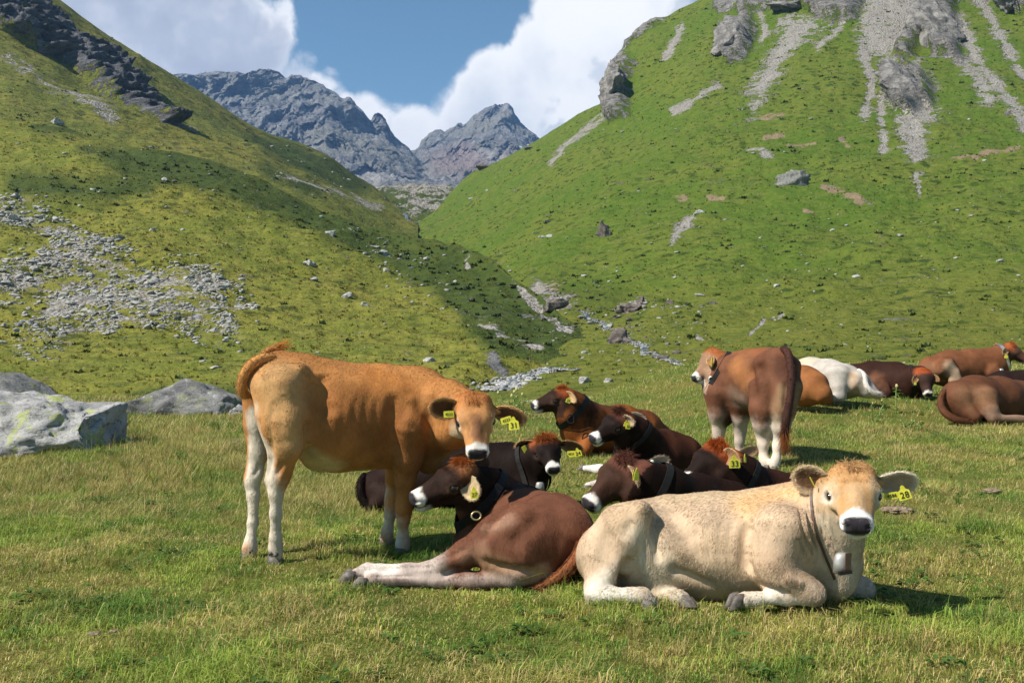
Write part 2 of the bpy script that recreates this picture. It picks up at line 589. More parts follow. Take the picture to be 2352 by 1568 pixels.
for pts_, wd_ in [([(1978, 110), (2004, 190), (1986, 262)], 10), ([(2022, 225), (2032, 350)], 10), ([(2200, 40), (2240, 130), (2290, 200), (2340, 260), (2352, 290)], 13),
                  ([(2250, 0), (2300, 90), (2352, 170)], 12), ([(2190, 120), (2240, 175), (2270, 230)], 15), ([(1548, 261), (1600, 228), (1650, 195)], 8),
                  ([(1745, 30), (1760, 70), (1748, 95)], 7), ([(1530, 130), (1550, 90), (1565, 60)], 8), ([(1880, 110), (1920, 70), (1950, 30)], 7),
                  ([(1265, 380), (1300, 330), (1340, 300), (1395, 262)], 6), ([(1725, 350), (1745, 355), (1764, 366)], 9), ([(2102, 400), (2112, 445)], 5),
                  ([(1545, 560), (1560, 530), (1585, 508)], 9), ([(1235, 655), (1270, 680), (1300, 690)], 16), ([(1420, 700), (1475, 690)], 6), ([(1600, 770), (1680, 790), (1800, 720)], 3)]:
    paint_line(PR, 1, pts_, wd_, 0.85)
for pts_, wd_ in [([(1752, 272), (1795, 262)], 6), ([(1891, 436), (1935, 447), (1975, 462)], 6), ([(1808, 332), (1870, 322)], 4), ([(1625, 450), (1660, 453)], 5),
                  ([(1755, 318), (1800, 305)], 4), ([(2180, 372), (2260, 362), (2340, 345)], 4), ([(1845, 478), (1865, 480)], 4), ([(1930, 310), (1950, 330)], 4), ([(1555, 450), (1575, 445)], 6), ([(1240, 660), (1275, 655)], 10)]:
    paint_line(PR, 3, pts_, wd_, 0.9)
for q_ in [[(1200, 610), (1300, 620), (1420, 650), (1500, 690), (1480, 740), (1300, 720), (1220, 680)], [(1020, 480), (1080, 430), (1100, 400), (1060, 460), (1010, 520), (960, 540)]]:
    paint_mask(PR, 2, q_, 40, 0.34)
R_nat = fbm(PR.X / 22, PR.Y / 22, 0, 3) * 1.2 * sstep(40, 140, PR.d) + fbm(PR.X / 6.0, PR.Y / 6.0, 3.3, 3) * 0.65 * sstep(30, 90, PR.d)
R_nat += fbm(PR.X / 1.8, PR.Y / 1.8, 1.3, 3) * 0.22 * sstep(25, 50, PR.d)
mk = sstep(0.35, 0.8, PR.mask[..., 0])
strata = ridged(PR.X / 13, PR.Y / 13, PR.Z / 5, 6, 0.6)
R_rock = mk * (1.4 + 2.6 * strata)
away = np.where(PR.t > 8.0, 0, 1.0)
fade = np.where(PR.t > 7.6, 0.35, 1.0)
PR.Z += R_nat * fade + 0.35 * R_rock * away * fade
PR.X += -0.75 * R_rock * away * fade
PR.Y += -0.85 * R_rock * away * fade
PR.build('mountain_right', M_HILL_R)

# --- left hill with the spur that runs down to the stream
LC = [-500, 0, 200, 400, 560, 700, 830, 960, 1100, 1180, 1250, 1340, 1420]
L_rows = [
    [(965, 24), (960, 25), (955, 26), (950, 26), (945, 27), (940, 28), (935, 29), (925, 31), (912, 36), (905, 42), (895, 46), (880, 50), (880, 52)],
    [(908, 33), (905, 33), (903, 34), (902, 34), (900, 35), (897, 36), (893, 37), (888, 39), (872, 45), (868, 50), (858, 54), (848, 58), (850, 60)],
    [(850, 45), (848, 45), (846, 46), (846, 46), (848, 46), (850, 46), (850, 48), (850, 50), (832, 52), (838, 56), (830, 60), (828, 63), (835, 66)],
    [(780, 64), (780, 64), (780, 64), (780, 64), (785, 64), (790, 64), (792, 66), (795, 68), (790, 68), (792, 70), (795, 70), (805, 72), (825, 73)],
    [(640, 95), (640, 95), (645, 95), (650, 95), (660, 97), (675, 98), (690, 98), (710, 95), (720, 92), (740, 88), (760, 84), (790, 78), (815, 77)],
    [(480, 130), (480, 130), (490, 130), (500, 130), (520, 130), (560, 128), (600, 126), (640, 120), (660, 112), (690, 104), (725, 96), (777, 83), (808, 79)],
    [(345, 168), (345, 168), (360, 166), (395, 160), (435, 156), (500, 150), (555, 142), (590, 133), (620, 122), (662, 111), (705, 101), (768, 87), (803, 81)],
    dict(x=[-500, 0, 120, 200, 300, 400, 480, 560, 630, 700, 760, 830, 900, 960, 1040, 1100, 1140, 1180, 1215, 1250, 1300, 1340, 1380, 1420],
         py=[270, 275, 290, 312, 335, 350, 368, 398, 432, 466, 492, 518, 532, 545, 562, 583, 603, 640, 664, 690, 728, 760, 784, 803],
         d=[205, 205, 203, 202, 200, 197, 193, 188, 181, 174, 167, 160, 152, 146, 136, 128, 122, 115, 109, 103, 95, 89, 84, 82], smooth=8),
]
cr = L_rows[-1]
L_rows.append(dict(x=cr['x'], py=[v + 14 for v in cr['py']], d=[v * 1.07 for v in cr['d']], smooth=20))
L_rows.append(dict(x=cr['x'], py=[v + 70 for v in cr['py']], d=[v * 1.3 for v in cr['d']], smooth=40))
PL = Patch(LC, L_rows, -500, 1420, 520, [14, 16, 18, 30, 36, 36, 34, 8, 8])
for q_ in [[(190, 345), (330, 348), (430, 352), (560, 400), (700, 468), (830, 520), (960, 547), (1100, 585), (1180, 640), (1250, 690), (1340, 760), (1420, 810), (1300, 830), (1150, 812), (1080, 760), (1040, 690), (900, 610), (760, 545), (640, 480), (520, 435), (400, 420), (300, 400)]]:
    paint_mask(PL, 2, q_, 34, 1.0)  # spur band: dark shrubs and cloud shade together, painted as darker turf
for pts_, wd_ in [([(300, 915), (420, 908), (560, 905)], 14), ([(90, 290), (250, 300)], 14), ([(40, 420), (220, 440), (330, 420)], 26)]:  # first stroke paints the shadow band along the dip behind the boulders
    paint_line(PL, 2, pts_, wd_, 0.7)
for pts_, wd_ in [([(1075, 615), (1070, 600), (1085, 590)], 5), ([(1180, 650), (1215, 690), (1260, 730), (1310, 760)], 6), ([(1100, 745), (1160, 765)], 7), ([(1180, 770), (1240, 790)], 5)]:
    paint_line(PL, 1, pts_, wd_, 0.8)
SCREE = [(-20, 455), (60, 475), (150, 500), (230, 560), (330, 600), (440, 612), (515, 640), (600, 705), (530, 715), (540, 770), (470, 788), (400, 742), (300, 752), (200, 777), (20, 772), (80, 720), (100, 660), (-20, 700), (-20, 610), (80, 590), (130, 560), (90, 525), (-20, 520)]
paint_mask(PL, 1, SCREE, 30, 0.52)
paint_line(PL, 0, [(1128, 815), (1140, 840), (1165, 872)], 11, 0.9)
L_nat = fbm(PL.X / 20, PL.Y / 20, 5.0, 3) * 1.1 * sstep(35, 110, PL.d) + fbm(PL.X / 5.0, PL.Y / 5.0, 8.3, 3) * 0.60 * sstep(28, 80, PL.d)
L_nat += fbm(PL.X / 1.6, PL.Y / 1.6, 2.1, 3) * 0.17
PL.Z += L_nat * np.where(PL.t > 6.7, 0.5, 1.0)
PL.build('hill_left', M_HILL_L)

# --- left mountainside behind the spur
GC = [-700, 0, 140, 300, 400, 580, 740, 860, 960]
G_rows = [
    [(500, 200), (500, 205), (500, 206), (510, 208), (510, 210), (520, 215), (540, 225), (560, 235), (580, 240)],
    [(330, 240), (300, 245), (320, 250), (345, 255), (365, 258), (400, 270), (450, 285), (500, 300), (540, 310)],
    [(180, 285), (175, 290), (215, 295), (265, 305), (300, 312), (350, 330), (405, 350), (465, 370), (520, 380)],
    [(-20, 330), (60, 335), (120, 345), (195, 360), (240, 375), (318, 395), (376, 415), (445, 440), (510, 450)],
    dict(x=[-700, -100, 60, 140, 190, 250, 300, 355, 400, 450, 500, 545, 580, 620, 660, 700, 740, 770, 800, 830, 860, 900, 960],
         py=[-360, -190, -65, 0, 40, 82, 113, 148, 174, 205, 238, 268, 290, 308, 320, 333, 350, 368, 392, 414, 433, 470, 520],
         d=[390, 390, 392, 395, 400, 405, 410, 417, 424, 430, 437, 443, 448, 453, 458, 464, 470, 474, 478, 482, 486, 490, 490], smooth=3),
]
cr = G_rows[-1]
G_rows.append(dict(x=cr['x'], py=[v + 25 for v in cr['py']], d=[v * 1.1 for v in cr['d']], smooth=30))
G_rows.append(dict(x=cr['x'], py=[v + 160 for v in cr['py']], d=[v * 1.7 for v in cr['d']], smooth=60))
PG = Patch(GC, G_rows, -700, 960, 420, [30, 40, 50, 46, 8, 6])
cliff = [(-60, -30), (66, -30), (92, 30), (130, 58), (166, 84), (205, 98), (232, 115), (270, 150), (304, 190), (325, 224), (345, 244), (386, 270), (410, 296), (372, 290), (325, 265), (285, 240), (238, 214), (204, 184), (168, 158), (137, 132), (92, 117), (40, 92), (-60, 60)]
paint_mask(PG, 0, cliff, 7)
paint_line(PG, 1, [(385, 275), (420, 295), (450, 305)], 9, 0.8)
paint_line(PG, 1, [(20, 130), (110, 190), (200, 240), (260, 280)], 10, 0.62)
for q_ in [[(560, 300), (660, 325), (760, 370), (850, 430), (820, 440), (700, 395), (600, 345)], [(600, 380), (700, 420), (780, 450), (700, 450), (610, 410)]]:
    paint_mask(PG, 2, q_, 26, 0.9)
paint_line(PG, 1, [(640, 410), (720, 428), (800, 452), (870, 480)], 8, 0.62)
g_nat = fbm(PG.X / 40, PG.Y / 40, 2.0, 4) * 3.0 + fbm(PG.X / 9, PG.Y / 9, 6.0, 3) * 0.8
mk = sstep(0.35, 0.75, PG.mask[..., 0])
strata = ridged(PG.X / 14, PG.Y / 14, PG.Z / 6, 5, 0.6)
away = np.where(PG.t > 3.7, 0.2, 1.0)
PG.Z += g_nat * away * sstep(205, 260, PG.d)
# the cliff band stands proud of the slope and drops steeply towards the valley
prof = sstep(-1, 1, np.clip((PG.px * 0.62 - PG.py + 2) / 40, -1, 1))
PG.X += mk * (2.0 + 3.0 * strata) * 1.2
PG.Y -= mk * (2.0 + 2.5 * strata)
PG.Z += mk * (1.0 * strata)
PG.build('mountain_left', M_MOUNT_L)

# --- rubble floor of the notch between the two slopes
NC = [840, 900, 960, 1020, 1080]
N_rows = [
    [(620, 400), (610, 400), (605, 402), (605, 404), (610, 406)],
    [(525, 440), (515, 440), (515, 440), (520, 442), (530, 444)],
    [(470, 480), (462, 480), (462, 480), (466, 482), (470, 484)],
    [(440, 560), (437, 560), (436, 560), (437, 560), (440, 560)],
    [(436, 660), (434, 670), (433, 680), (433, 670), (436, 660)],
    [(470, 850), (460, 850), (460, 850), (460, 850), (470, 850)],
]
PN = Patch(NC, N_rows, 760, 1120, 130, [26, 34, 40, 14, 6], smooth=14)
PN.mask[..., 2] = 0.55
PN.mask[..., 1] = 0.30 + 0.45 * sstep(-0.2, 0.4, fbm(PN.X / 14, PN.Y / 14, 1.0, 3))
paint_line(PN, 1, [(870, 432), (960, 440), (1045, 440)], 10, 0.7)
PN.Z += fbm(PN.X / 18, PN.Y / 18, 9.0, 5, 0.6) * 3.0 + ridged(PN.X / 7, PN.Y / 7, 3.0, 4) * 0.8
PN.build('valley_head', M_MOUNT_L)


# ------------------------------------------------------------------ far rocky mountains
def rock_mountain_mat(name):
    m, n = mat(name)
    co = n.n('ShaderNodeTexCoord').outputs['Object']
    at = n.n('ShaderNodeAttribute', attribute_name='mask')
    sp = n.n('ShaderNodeSeparateColor', {0: at.outputs['Color']})
    n1 = n.noise(co, 0.004, 6.0, 0.65).outputs[0]
    n2 = n.noise(co, 0.03, 8.0, 0.7, 0.6).outputs[0]
    n3 = n.noise(co, 0.15, 5.0, 0.7).outputs[0]
    c = n.mix(n.smooth(n2, 0.36, 0.64), (0.085, 0.088, 0.095), (0.27, 0.265, 0.255))
    c = n.mix(n.smooth(n1, 0.45, 0.62), c, n.mix(n.smooth(n3, 0.4, 0.65), (0.15, 0.15, 0.125), (0.30, 0.29, 0.265)))
    c = n.mix(n.math('MULTIPLY', n.smooth(n3, 0.5, 0.7), 0.6), c, (0.055, 0.055, 0.058))
    scree = n.mix(n.smooth(n3, 0.35, 0.7), (0.36, 0.345, 0.33), (0.23, 0.22, 0.21))
    c = n.mix(n.smooth(n.math('MULTIPLY_ADD', n2, 0.8, sp.outputs[0]), 0.75, 1.05), c, scree)
    c = n.mix(n.math('MULTIPLY', sp.outputs[2], 0.75), c, (0.24, 0.18, 0.165))
    c = n.mix(n.smooth(n.math('MULTIPLY_ADD', n2, 0.5, sp.outputs[1]), 0.85, 1.0), c, (0.82, 0.84, 0.88))
    b = n.n('ShaderNodeBump', {'Height': n.math('ADD', n.math('MULTIPLY', n2, 1.0), n.math('MULTIPLY', n3, 0.4)), 'Strength': 0.9, 'Distance': 16.0})
    finish(n, principled(n, c, 0.95, b.outputs[0], 0.1))
    return m


M_FAR = rock_mountain_mat('grey mountain rock')


def far_mountain(name, x0, x1, nx, crest_x, crest_y, d_crest, base_y, d_base, relief, seed, mid=(0.42, 0.74), scree=0.4, snow=(), red=()):
    cx_, cy_ = np.array(crest_x, float), np.array(crest_y, float)
    rows = [dict(x=[x0, x1], py=[base_y + 60, base_y + 60], d=[d_base * 0.93] * 2), dict(x=[x0, x1], py=[base_y, base_y], d=[d_base] * 2)]
    for fy, fd in ((0.22, 0.34), (0.50, 0.62), (0.78, 0.84)):
        rows.append(dict(x=cx_, py=base_y + (cy_ - base_y) * fy, d=[d_base + (d_crest - d_base) * fd] * len(cx_), smooth=18))
    rows.append(dict(x=cx_, py=cy_, d=[d_crest] * len(cx_)))
    rows.append(dict(x=cx_, py=cy_ + 20, d=[d_crest * 1.05] * len(cx_), smooth=12))
    rows.append(dict(x=cx_, py=cy_ + 160, d=[d_crest * 1.35] * len(cx_), smooth=30))
    p = Patch(None, rows, x0, x1, nx, [4, 50, 70, 70, 60, 8, 4], smooth=6)
    s = d_crest / 2500.0
    up = np.clip((base_y - p.py) / (base_y - np.minimum(p.py.min(0)[None], base_y - 1)), 0, 1)
    # buttresses: ridged noise, stretched down the fall line, pushed out of the wall towards the valley
    a = ridged(p.X / (150 * s) + seed + 0.4 * fbm(p.X / (200 * s), p.Z / (200 * s), 2.0, 2), p.Z / (300 * s) + p.Y / (900 * s), seed * 1.7, 7, 0.60)
    a2 = fbm(p.X / (420 * s) + seed * 2, p.Z / (420 * s), seed, 3)
    amp = relief * sstep(0.05, 0.35, up) * np.where(p.t > 5.0, 0.2, 1.0)
    dy = amp * (0.55 * a + 1.6 * a2)
    p.Y -= dy
    k = 1 - dy / p.d
    p.X *= k
    p.Z = EYE + (p.Z - EYE) * k
    p.Z += relief * 0.10 * fbm(p.X / (55 * s), p.Y / (55 * s), seed, 5, 0.62) * np.where(np.abs(p.t - 5) < 0.35, 0.6, 1)
    p.mask[..., 0] = np.clip(scree * (1.15 - up * 1.1) - 0.25 * a + 0.25, 0, 1) * (up < 0.95)
    for q in snow:
        d = poly_dist(p.px, p.py, q, False)
        p.mask[..., 1] = np.maximum(p.mask[..., 1], np.clip(1.3 - d / 4.5, 0, 1))
    for q in red:
        p.mask[..., 2] = np.maximum(p.mask[..., 2], np.clip(0.5 + 0.5 * poly_mask(p.px, p.py, q, 15), 0, 1))
    p.build(name, M_FAR)


far_mountain('mountain_massif', 240, 1080, 330,
             [240, 330, 395, 430, 460, 495, 520, 545, 562, 580, 600, 618, 640, 655, 668, 690, 708, 730, 752, 775, 790, 795, 802, 815, 824, 838, 852, 858, 868, 878, 886, 895, 908, 925, 940, 965, 985, 1010, 1080],
             [205, 180, 172, 169, 171, 166, 169, 164, 168, 162, 160, 163, 166, 180, 174, 176, 182, 190, 203, 218, 232, 226, 224, 236, 246, 262, 282, 268, 262, 265, 276, 296, 318, 330, 342, 372, 392, 408, 432],
             2500, 440, 1500, 120, 3.1, scree=0.42, snow=([(1008, 388), (1016, 392)], [(1022, 396), (1026, 398)]))
far_mountain('mountain_peak', 900, 1420, 240,
             [900, 930, 950, 962, 968, 985, 1000, 1012, 1022, 1040, 1052, 1062, 1075, 1086, 1100, 1115, 1128, 1140, 1150, 1160, 1170, 1178, 1182, 1190, 1196, 1206, 1220, 1232, 1240, 1248, 1256, 1266, 1280, 1300, 1340, 1420],
             [380, 350, 345, 338, 322, 310, 302, 299, 303, 296, 284, 290, 280, 266, 258, 252, 246, 243, 244, 239, 241, 250, 266, 272, 284, 296, 304, 312, 322, 317, 315, 318, 332, 345, 380, 420],
             3000, 440, 1750, 140, 8.7, scree=0.5, snow=([(1196, 342), (1206, 347)], [(1212, 340), (1218, 344)]),
             red=([(980, 360), (1060, 330), (1130, 370), (1090, 410), (1000, 400)], [(1150, 360), (1230, 345), (1180, 390)]))


# ------------------------------------------------------------------ air: thin haze over the whole valley
mh, nh = mat('haze air')
vol = nh.n('ShaderNodeVolumePrincipled', {'Color': (0.27, 0.52, 1.0, 1.0), 'Density': 0.00011, 'Anisotropy': 0.2})
oh = nh.n('ShaderNodeOutputMaterial', {'Volume': vol.outputs[0]})
hz = [(x, y, z) for x in (-2600, 2600) for y in (-60, 4700) for z in (-12, 860)]
obj('haze', pymesh('haze', hz, [(0, 1, 3, 2), (4, 6, 7, 5), (0, 4, 5, 1), (2, 3, 7, 6), (0, 2, 6, 4), (1, 5, 7, 3)], False), mh, kind='stuff')['label'] = 'thin blue mountain haze filling the valley'


# ------------------------------------------------------------------ meadow
def z_meadow(x, y):
    x, y = np.asarray(x, float), np.asarray(y, float)
    z = 0.05 * np.maximum(y - 8.8, 0) * sstep(1.2, 4.5, x)
    z = z + 0.045 * fbm(x / 2.6, y / 2.6, 0.5, 2) + 0.022 * fbm(x / 0.55, y / 0.55, 2.5, 2)
    z = z + 0.10 * sstep(8.5, 11, y) * sstep(-1.5, -3.2, x)
    z = z - 1.5 * sstep(22, 31, y) * sstep(6.0, -2.0, x) - 2.2 * sstep(25, 34, y) * sstep(-2.0, 6.0, x)
    return z


def ground_mat():
    m, n = mat('meadow soil and turf')
    co = n.n('ShaderNodeTexCoord').outputs['Object']
    n1 = n.noise(co, 0.7, 5.0, 0.6).outputs[0]
    n2 = n.noise(co, 6.0, 5.0, 0.7).outputs[0]
    n3 = n.noise(co, 45.0, 4.0, 0.7).outputs[0]
    c = n.mix(n.smooth(n1, 0.4, 0.62), (0.085, 0.125, 0.018), (0.16, 0.145, 0.032))
    c = n.mix(n.smooth(n2, 0.5, 0.7), c, (0.17, 0.135, 0.045))
    c = n.mix(n.smooth(n3, 0.45, 0.7), c, (0.040, 0.056, 0.010))
    b = n.n('ShaderNodeBump', {'Height': n.math('ADD', n2, n3), 'Strength': 0.8, 'Distance': 0.03})
    finish(n, principled(n, c, 0.95, b.outputs[0], 0.1))
    return m


M_GROUND = ground_mat()
pxs = np.linspace(-900, 3250, 220)
ds = np.exp(np.linspace(math.log(0.35), math.log(36), 260))
gx = (pxs[None] - CX) / F * ds[:, None] * np.where(ds[:, None] < 2.5, 2.5 / ds[:, None], 1.0)
gy = np.broadcast_to(ds[:, None], gx.shape)
gz = z_meadow(gx, gy)
nr, nc = gx.shape
ii = np.arange(nr - 1)[:, None] * nc + np.arange(nc - 1)[None]
qq = np.stack([ii, ii + 1, ii + nc + 1, ii + nc], -1).reshape(-1, 4)
obj('meadow', mesh_from('meadow', np.stack([gx, gy, gz], -1).reshape(-1, 3), qq.ravel(), np.full(len(qq), 4)), M_GROUND, kind='structure')


# ------------------------------------------------------------------ rocks
def rock_mat(name, c1, c2, lichen=0.0, ks=1.0, crev=0.7):
    m, n = mat(name)
    co = n.n('ShaderNodeTexCoord').outputs['Object']
    if ks != 1.0:
        co = n.n('ShaderNodeVectorMath', {0: co, 'Scale': ks}, operation='SCALE').outputs[0]
    n1 = n.noise(co, 2.2, 7.0, 0.65, 0.5).outputs[0]
    n2 = n.noise(co, 9.0, 6.0, 0.7).outputs[0]
    n3 = n.noise(co, 38.0, 4.0, 0.7).outputs[0]
    st = n.n('ShaderNodeMapping', {'Vector': co, 'Rotation': (0.35, 0.45, 0.0), 'Scale': (1.0, 1.0, 2.6)}).outputs[0]
    n4 = n.noise(st, 2.6, 8.0, 0.72, 1.2).outputs[0]
    c = n.mix(n.smooth(n1, 0.35, 0.65), c1, c2)
    c = n.mix(n.math('MULTIPLY', n.smooth(n4, 0.55, 0.62), 0.6), c, tuple(v * 0.35 for v in c1))
    c = n.mix(n.math('MULTIPLY', n.smooth(n2, 0.55, 0.68), 0.75), c, tuple(v * 0.45 for v in c1))
    c = n.mix(n.math('MULTIPLY', n.smooth(n3, 0.56, 0.70), 0.8), c, (0.035, 0.035, 0.035))
    if lichen:
        l1 = n.noise(co, 3.3, 6.0, 0.7, 0.4).outputs[0]
        c = n.mix(n.math('MULTIPLY', n.smooth(l1, 0.54, 0.60), lichen), c, (0.36, 0.40, 0.10))
        c = n.mix(n.math('MULTIPLY', n.smooth(n2, 0.40, 0.33), 0.5), c, (0.55, 0.56, 0.55))
    h = n.math('ADD', n.math('MULTIPLY', n4, 0.9), n.math('ADD', n.math('MULTIPLY', n2, 0.5), n.math('MULTIPLY', n3, 0.15)))
    b = n.n('ShaderNodeBump', {'Height': h, 'Strength': 0.9, 'Distance': 0.06 / ks})
    finish(n, principled(n, c, 0.9, b.outputs[0], 0.15))
    return m


M_ROCK = rock_mat('grey lichen rock', (0.255, 0.25, 0.24), (0.40, 0.39, 0.375), 0.7)
M_ROCK_D = rock_mat('dark weathered rock', (0.115, 0.115, 0.112), (0.23, 0.225, 0.215), 0.25)
M_STONE = rock_mat('hill stone', (0.24, 0.235, 0.222), (0.43, 0.415, 0.39), 0.3)
M_STONE_B = rock_mat('brown bank rock', (0.085, 0.07, 0.062), (0.20, 0.165, 0.14), 0.0)
M_PEBBLE = rock_mat('stream pebbles', (0.20, 0.20, 0.195), (0.46, 0.45, 0.43), 0.0)


def ico(sub):
    import bmesh
    bm = bmesh.new()
    bmesh.ops.create_icosphere(bm, subdivisions=sub, radius=1.0)
    v = np.array([x.co[:] for x in bm.verts])
    f = np.array([[x.index for x in p.verts] for p in bm.faces])
    bm.free()
    return v, f


def rock_verts(seed, sub, nplanes=11, rough=0.10, flat=0.75, planes=None):
    v, f = ico(sub)
    r = np.random.default_rng(seed)
    if planes is None:
        planes = []
        for _ in range(nplanes):
            nn = r.normal(size=3)
            nn /= np.linalg.norm(nn)
            planes.append((nn, r.uniform(0.48, 0.85)))
    v = v * 1.25
    for _ in range(2):
        for nn, h in planes:
            nn = np.asarray(nn, float)
            nn = nn / np.linalg.norm(nn)
            d = v @ nn - h
            v = v - np.maximum(d, 0)[:, None] * nn
    s = seed * 3.7
    nd = v / np.linalg.norm(v, axis=1)[:, None]
    v = v + nd * (rough * fbm(v[:, 0] * 1.7 + s, v[:, 1] * 1.7, v[:, 2] * 1.7, 5, 0.6))[:, None]
    v[:, 2] *= flat
    return v, f


def rock_mesh(name, seed, sub, scale=(1, 1, 1), rotz=0.0, smooth=False, **kw):
    v, f = rock_verts(seed, sub, **kw)
    c, s_ = math.cos(rotz), math.sin(rotz)
    v = v * np.asarray(scale)
    v = np.stack([v[:, 0] * c - v[:, 1] * s_, v[:, 0] * s_ + v[:, 1] * c, v[:, 2]], 1)
    return mesh_from(name, v, f.ravel(), np.full(len(f), 3), smooth)


def place(o, loc, rotz=0.0, s=1.0):
    o.location = tuple(map(float, loc))
    o.rotation_euler = (0, 0, rotz)
    o.scale = (s, s, s) if np.isscalar(s) else s


# foreground boulders on the meadow
big_planes = [((-0.04, -0.80, 0.58), 0.56), ((1.0, -0.10, 0.12), 0.80), ((0.14, -0.16, 1), 0.56), ((0, 1, 0.1), 0.8), ((-1, 0, 0.25), 1.1),
              ((-0.5, -0.8, 0.25), 0.86), ((0.2, -0.9, -0.3), 0.74), ((-0.35, -0.3, 0.85), 0.70)]
b1 = obj('boulder', rock_mesh('boulder', 5, 6, (1.04, 0.85, 0.70), planes=big_planes, rough=0.16, flat=1.0), M_ROCK,
         label='largest pale grey flat-faced boulder with yellow-green lichen, at the left edge', cat='boulder')
p_ = P(48, 1000, 10.9)
place(b1, (p_[0], 11.1, z_meadow(p_[0], 11.1) + 0.08), 0.05)
b2 = obj('boulder', rock_mesh('boulder', 23, 5, (1.05, 0.8, 0.75), planes=[((0.62, -0.1, 0.78), 0.50), ((-0.2, -0.7, 0.7), 0.6), ((0, 0, 1), 0.85), ((-1, 0, 0.2), 0.9), ((0.9, -0.3, 0.2), 0.95), ((0, 1, 0), 0.8), ((0.1, -1, 0.1), 0.7)], rough=0.10, flat=1.0), M_ROCK_D,
         label='dark sloping boulder behind the big pale boulder, cut by the left frame edge', cat='boulder')
p_ = P(20, 900, 14.5)
place(b2, (p_[0], 14.6, z_meadow(p_[0], 14.6) + 0.08), 0.0)
b3 = obj('boulder', rock_mesh('boulder', 31, 5, (1.0, 0.7, 0.60), planes=[((0.1, -0.6, 0.8), 0.62), ((-0.55, 0, 0.8), 0.66), ((0.5, 0, 0.85), 0.78), ((0, 0, 1), 0.82), ((0.95, -0.2, 0.2), 0.95), ((-0.95, -0.2, 0.25), 1.05), ((-0.2, -1, 0.2), 0.75)], rough=0.13, flat=1.0), M_ROCK_D,
         label='long dark grey boulder between the big pale boulder and the tan cow', cat='boulder')
p_ = P(408, 930, 17.0)
place(b3, (p_[0], 17.2, z_meadow(p_[0], 17.2) + 0.02), 0.1)
b4 = obj('boulder', rock_mesh('boulder', 44, 4, (0.24, 0.22, 0.15), rough=0.12, flat=0.9), M_ROCK,
         label='small pale stone right behind the hind legs of the tan cow', cat='boulder')
p_ = P(546, 948, 17.0)
place(b4, (p_[0], 17.0, z_meadow(p_[0], 17.0) + 0.04), 0.6)


def hill_at(px, py):
    best = None
    for pt in (PL, PR, PG):
        q = pt.at(px, py)
        if q is not None and (best is None or q[1] < best[1]):
            best = q
    return best


# hillside stones picked out of the photograph: px, py of the base centre, width in px, height ratio, material, label
named = [
    (1387, 538, 50, 0.95, 'b', 'dark brown upright boulder standing alone on the lower right mountainside'),
    (1812, 424, 74, 0.62, 'd', 'large grey outcrop rock on the open right mountainside below the scree streaks'),
    (1422, 792, 62, 0.65, 'b', 'rounded brown boulder beside the stream, lower of the two by the bend'),
    (1270, 706, 56, 0.55, 'b', 'dark brown rock bank at the end of the left spur'),
    (1448, 716, 62, 0.50, 'b', 'dark brown rock bank above the stream bend'),
    (1474, 690, 22, 1.0, 'b', 'small upright brown rock on top of the stream bank'),
    (1540, 704, 24, 0.8, 'b', 'brown stone on the grass to the right of the stream bend'),
    (757, 538, 40, 0.55, 's', 'grey stone high on the dark crest of the left spur'),
    (715, 602, 32, 0.60, 's', 'grey square stone in the middle of the left spur'),
    (725, 642, 20, 0.6, 's', 'pale stone just below the square grey stone on the left spur'),
    (30, 503, 34, 0.6, 's', 'pale boulder at the left edge above the scree field'),
    (130, 275, 32, 0.5, 's', 'lone dark boulder high on the left hillside'),
    (1110, 388, 34, 0.5, 'b', 'brown rock on the skyline at the foot of the right mountain ridge'),
    (1216, 344, 22, 0.5, 'b', 'small dark rock on the skyline ridge right of the grey peak'),
    (1605, 494, 36, 0.5, 's', 'brownish stone in the broken turf of the right mountainside'),
    (985, 836, 40, 0.32, 's', 'flat dark stone on the turf above the back of the tan cow'),
    (497, 850, 24, 0.4, 's', 'pale flat stone on the turf left of the raised tail'),
    (468, 838, 18, 0.45, 's', 'pale stone nearest the bottom tip of the scree field'),
    (800, 688, 26, 0.5, 's', 'pale stone of a pair in the middle of the left hillside'),
    (836, 703, 22, 0.55, 's', 'right-hand stone of a pair in the middle of the left hillside'),
    (1515, 890, 60, 0.28, 's', 'flat lichen-covered stone in the grass left of the standing brown cow'),
    (1396, 880, 30, 0.55, 's', 'pale rounded stone by the gravel behind the lying brown cows'),
    (1338, 880, 32, 0.55, 's', 'grey rounded stone at the end of the gravel bed'),
    (875, 580, 42, 0.5, 's', 'group-topping dark stone on the shaded face of the left spur'),
]
SMAT = {'b': M_STONE_B, 's': M_STONE, 'd': M_ROCK_D}
for i, (px, py, wd, hr, mk_, lab) in enumerate(named):
    q = hill_at(px, py)
    if q is None or q[1] > 700:
        continue
    r_ = wd / 2 * q[1] / F
    me = rock_mesh('stone', 100 + i, 4, (r_ * 1.05, r_ * 0.8, r_ * hr * 1.25), rough=0.2 if wd < 60 else 0.42, flat=1.0, nplanes=13)
    o = obj('stone' if wd < 45 else 'boulder', me, SMAT[mk_], label=lab, cat='stone' if wd < 45 else 'boulder')
    place(o, (q[0], q[1], q[2] + r_ * hr * 0.35), random.uniform(-0.4, 0.4))

# scattered stones
rs = np.random.default_rng(21)
scree_poly = [(-20, 455), (60, 475), (150, 500), (230, 560), (330, 600), (440, 612), (515, 640), (600, 705), (530, 715), (540, 770), (470, 788), (400, 742), (300, 752), (200, 777), (20, 772), (80, 720), (100, 660), (-20, 700), (-20, 610), (80, 590), (130, 560), (90, 525), (-20, 520)]
stones = []


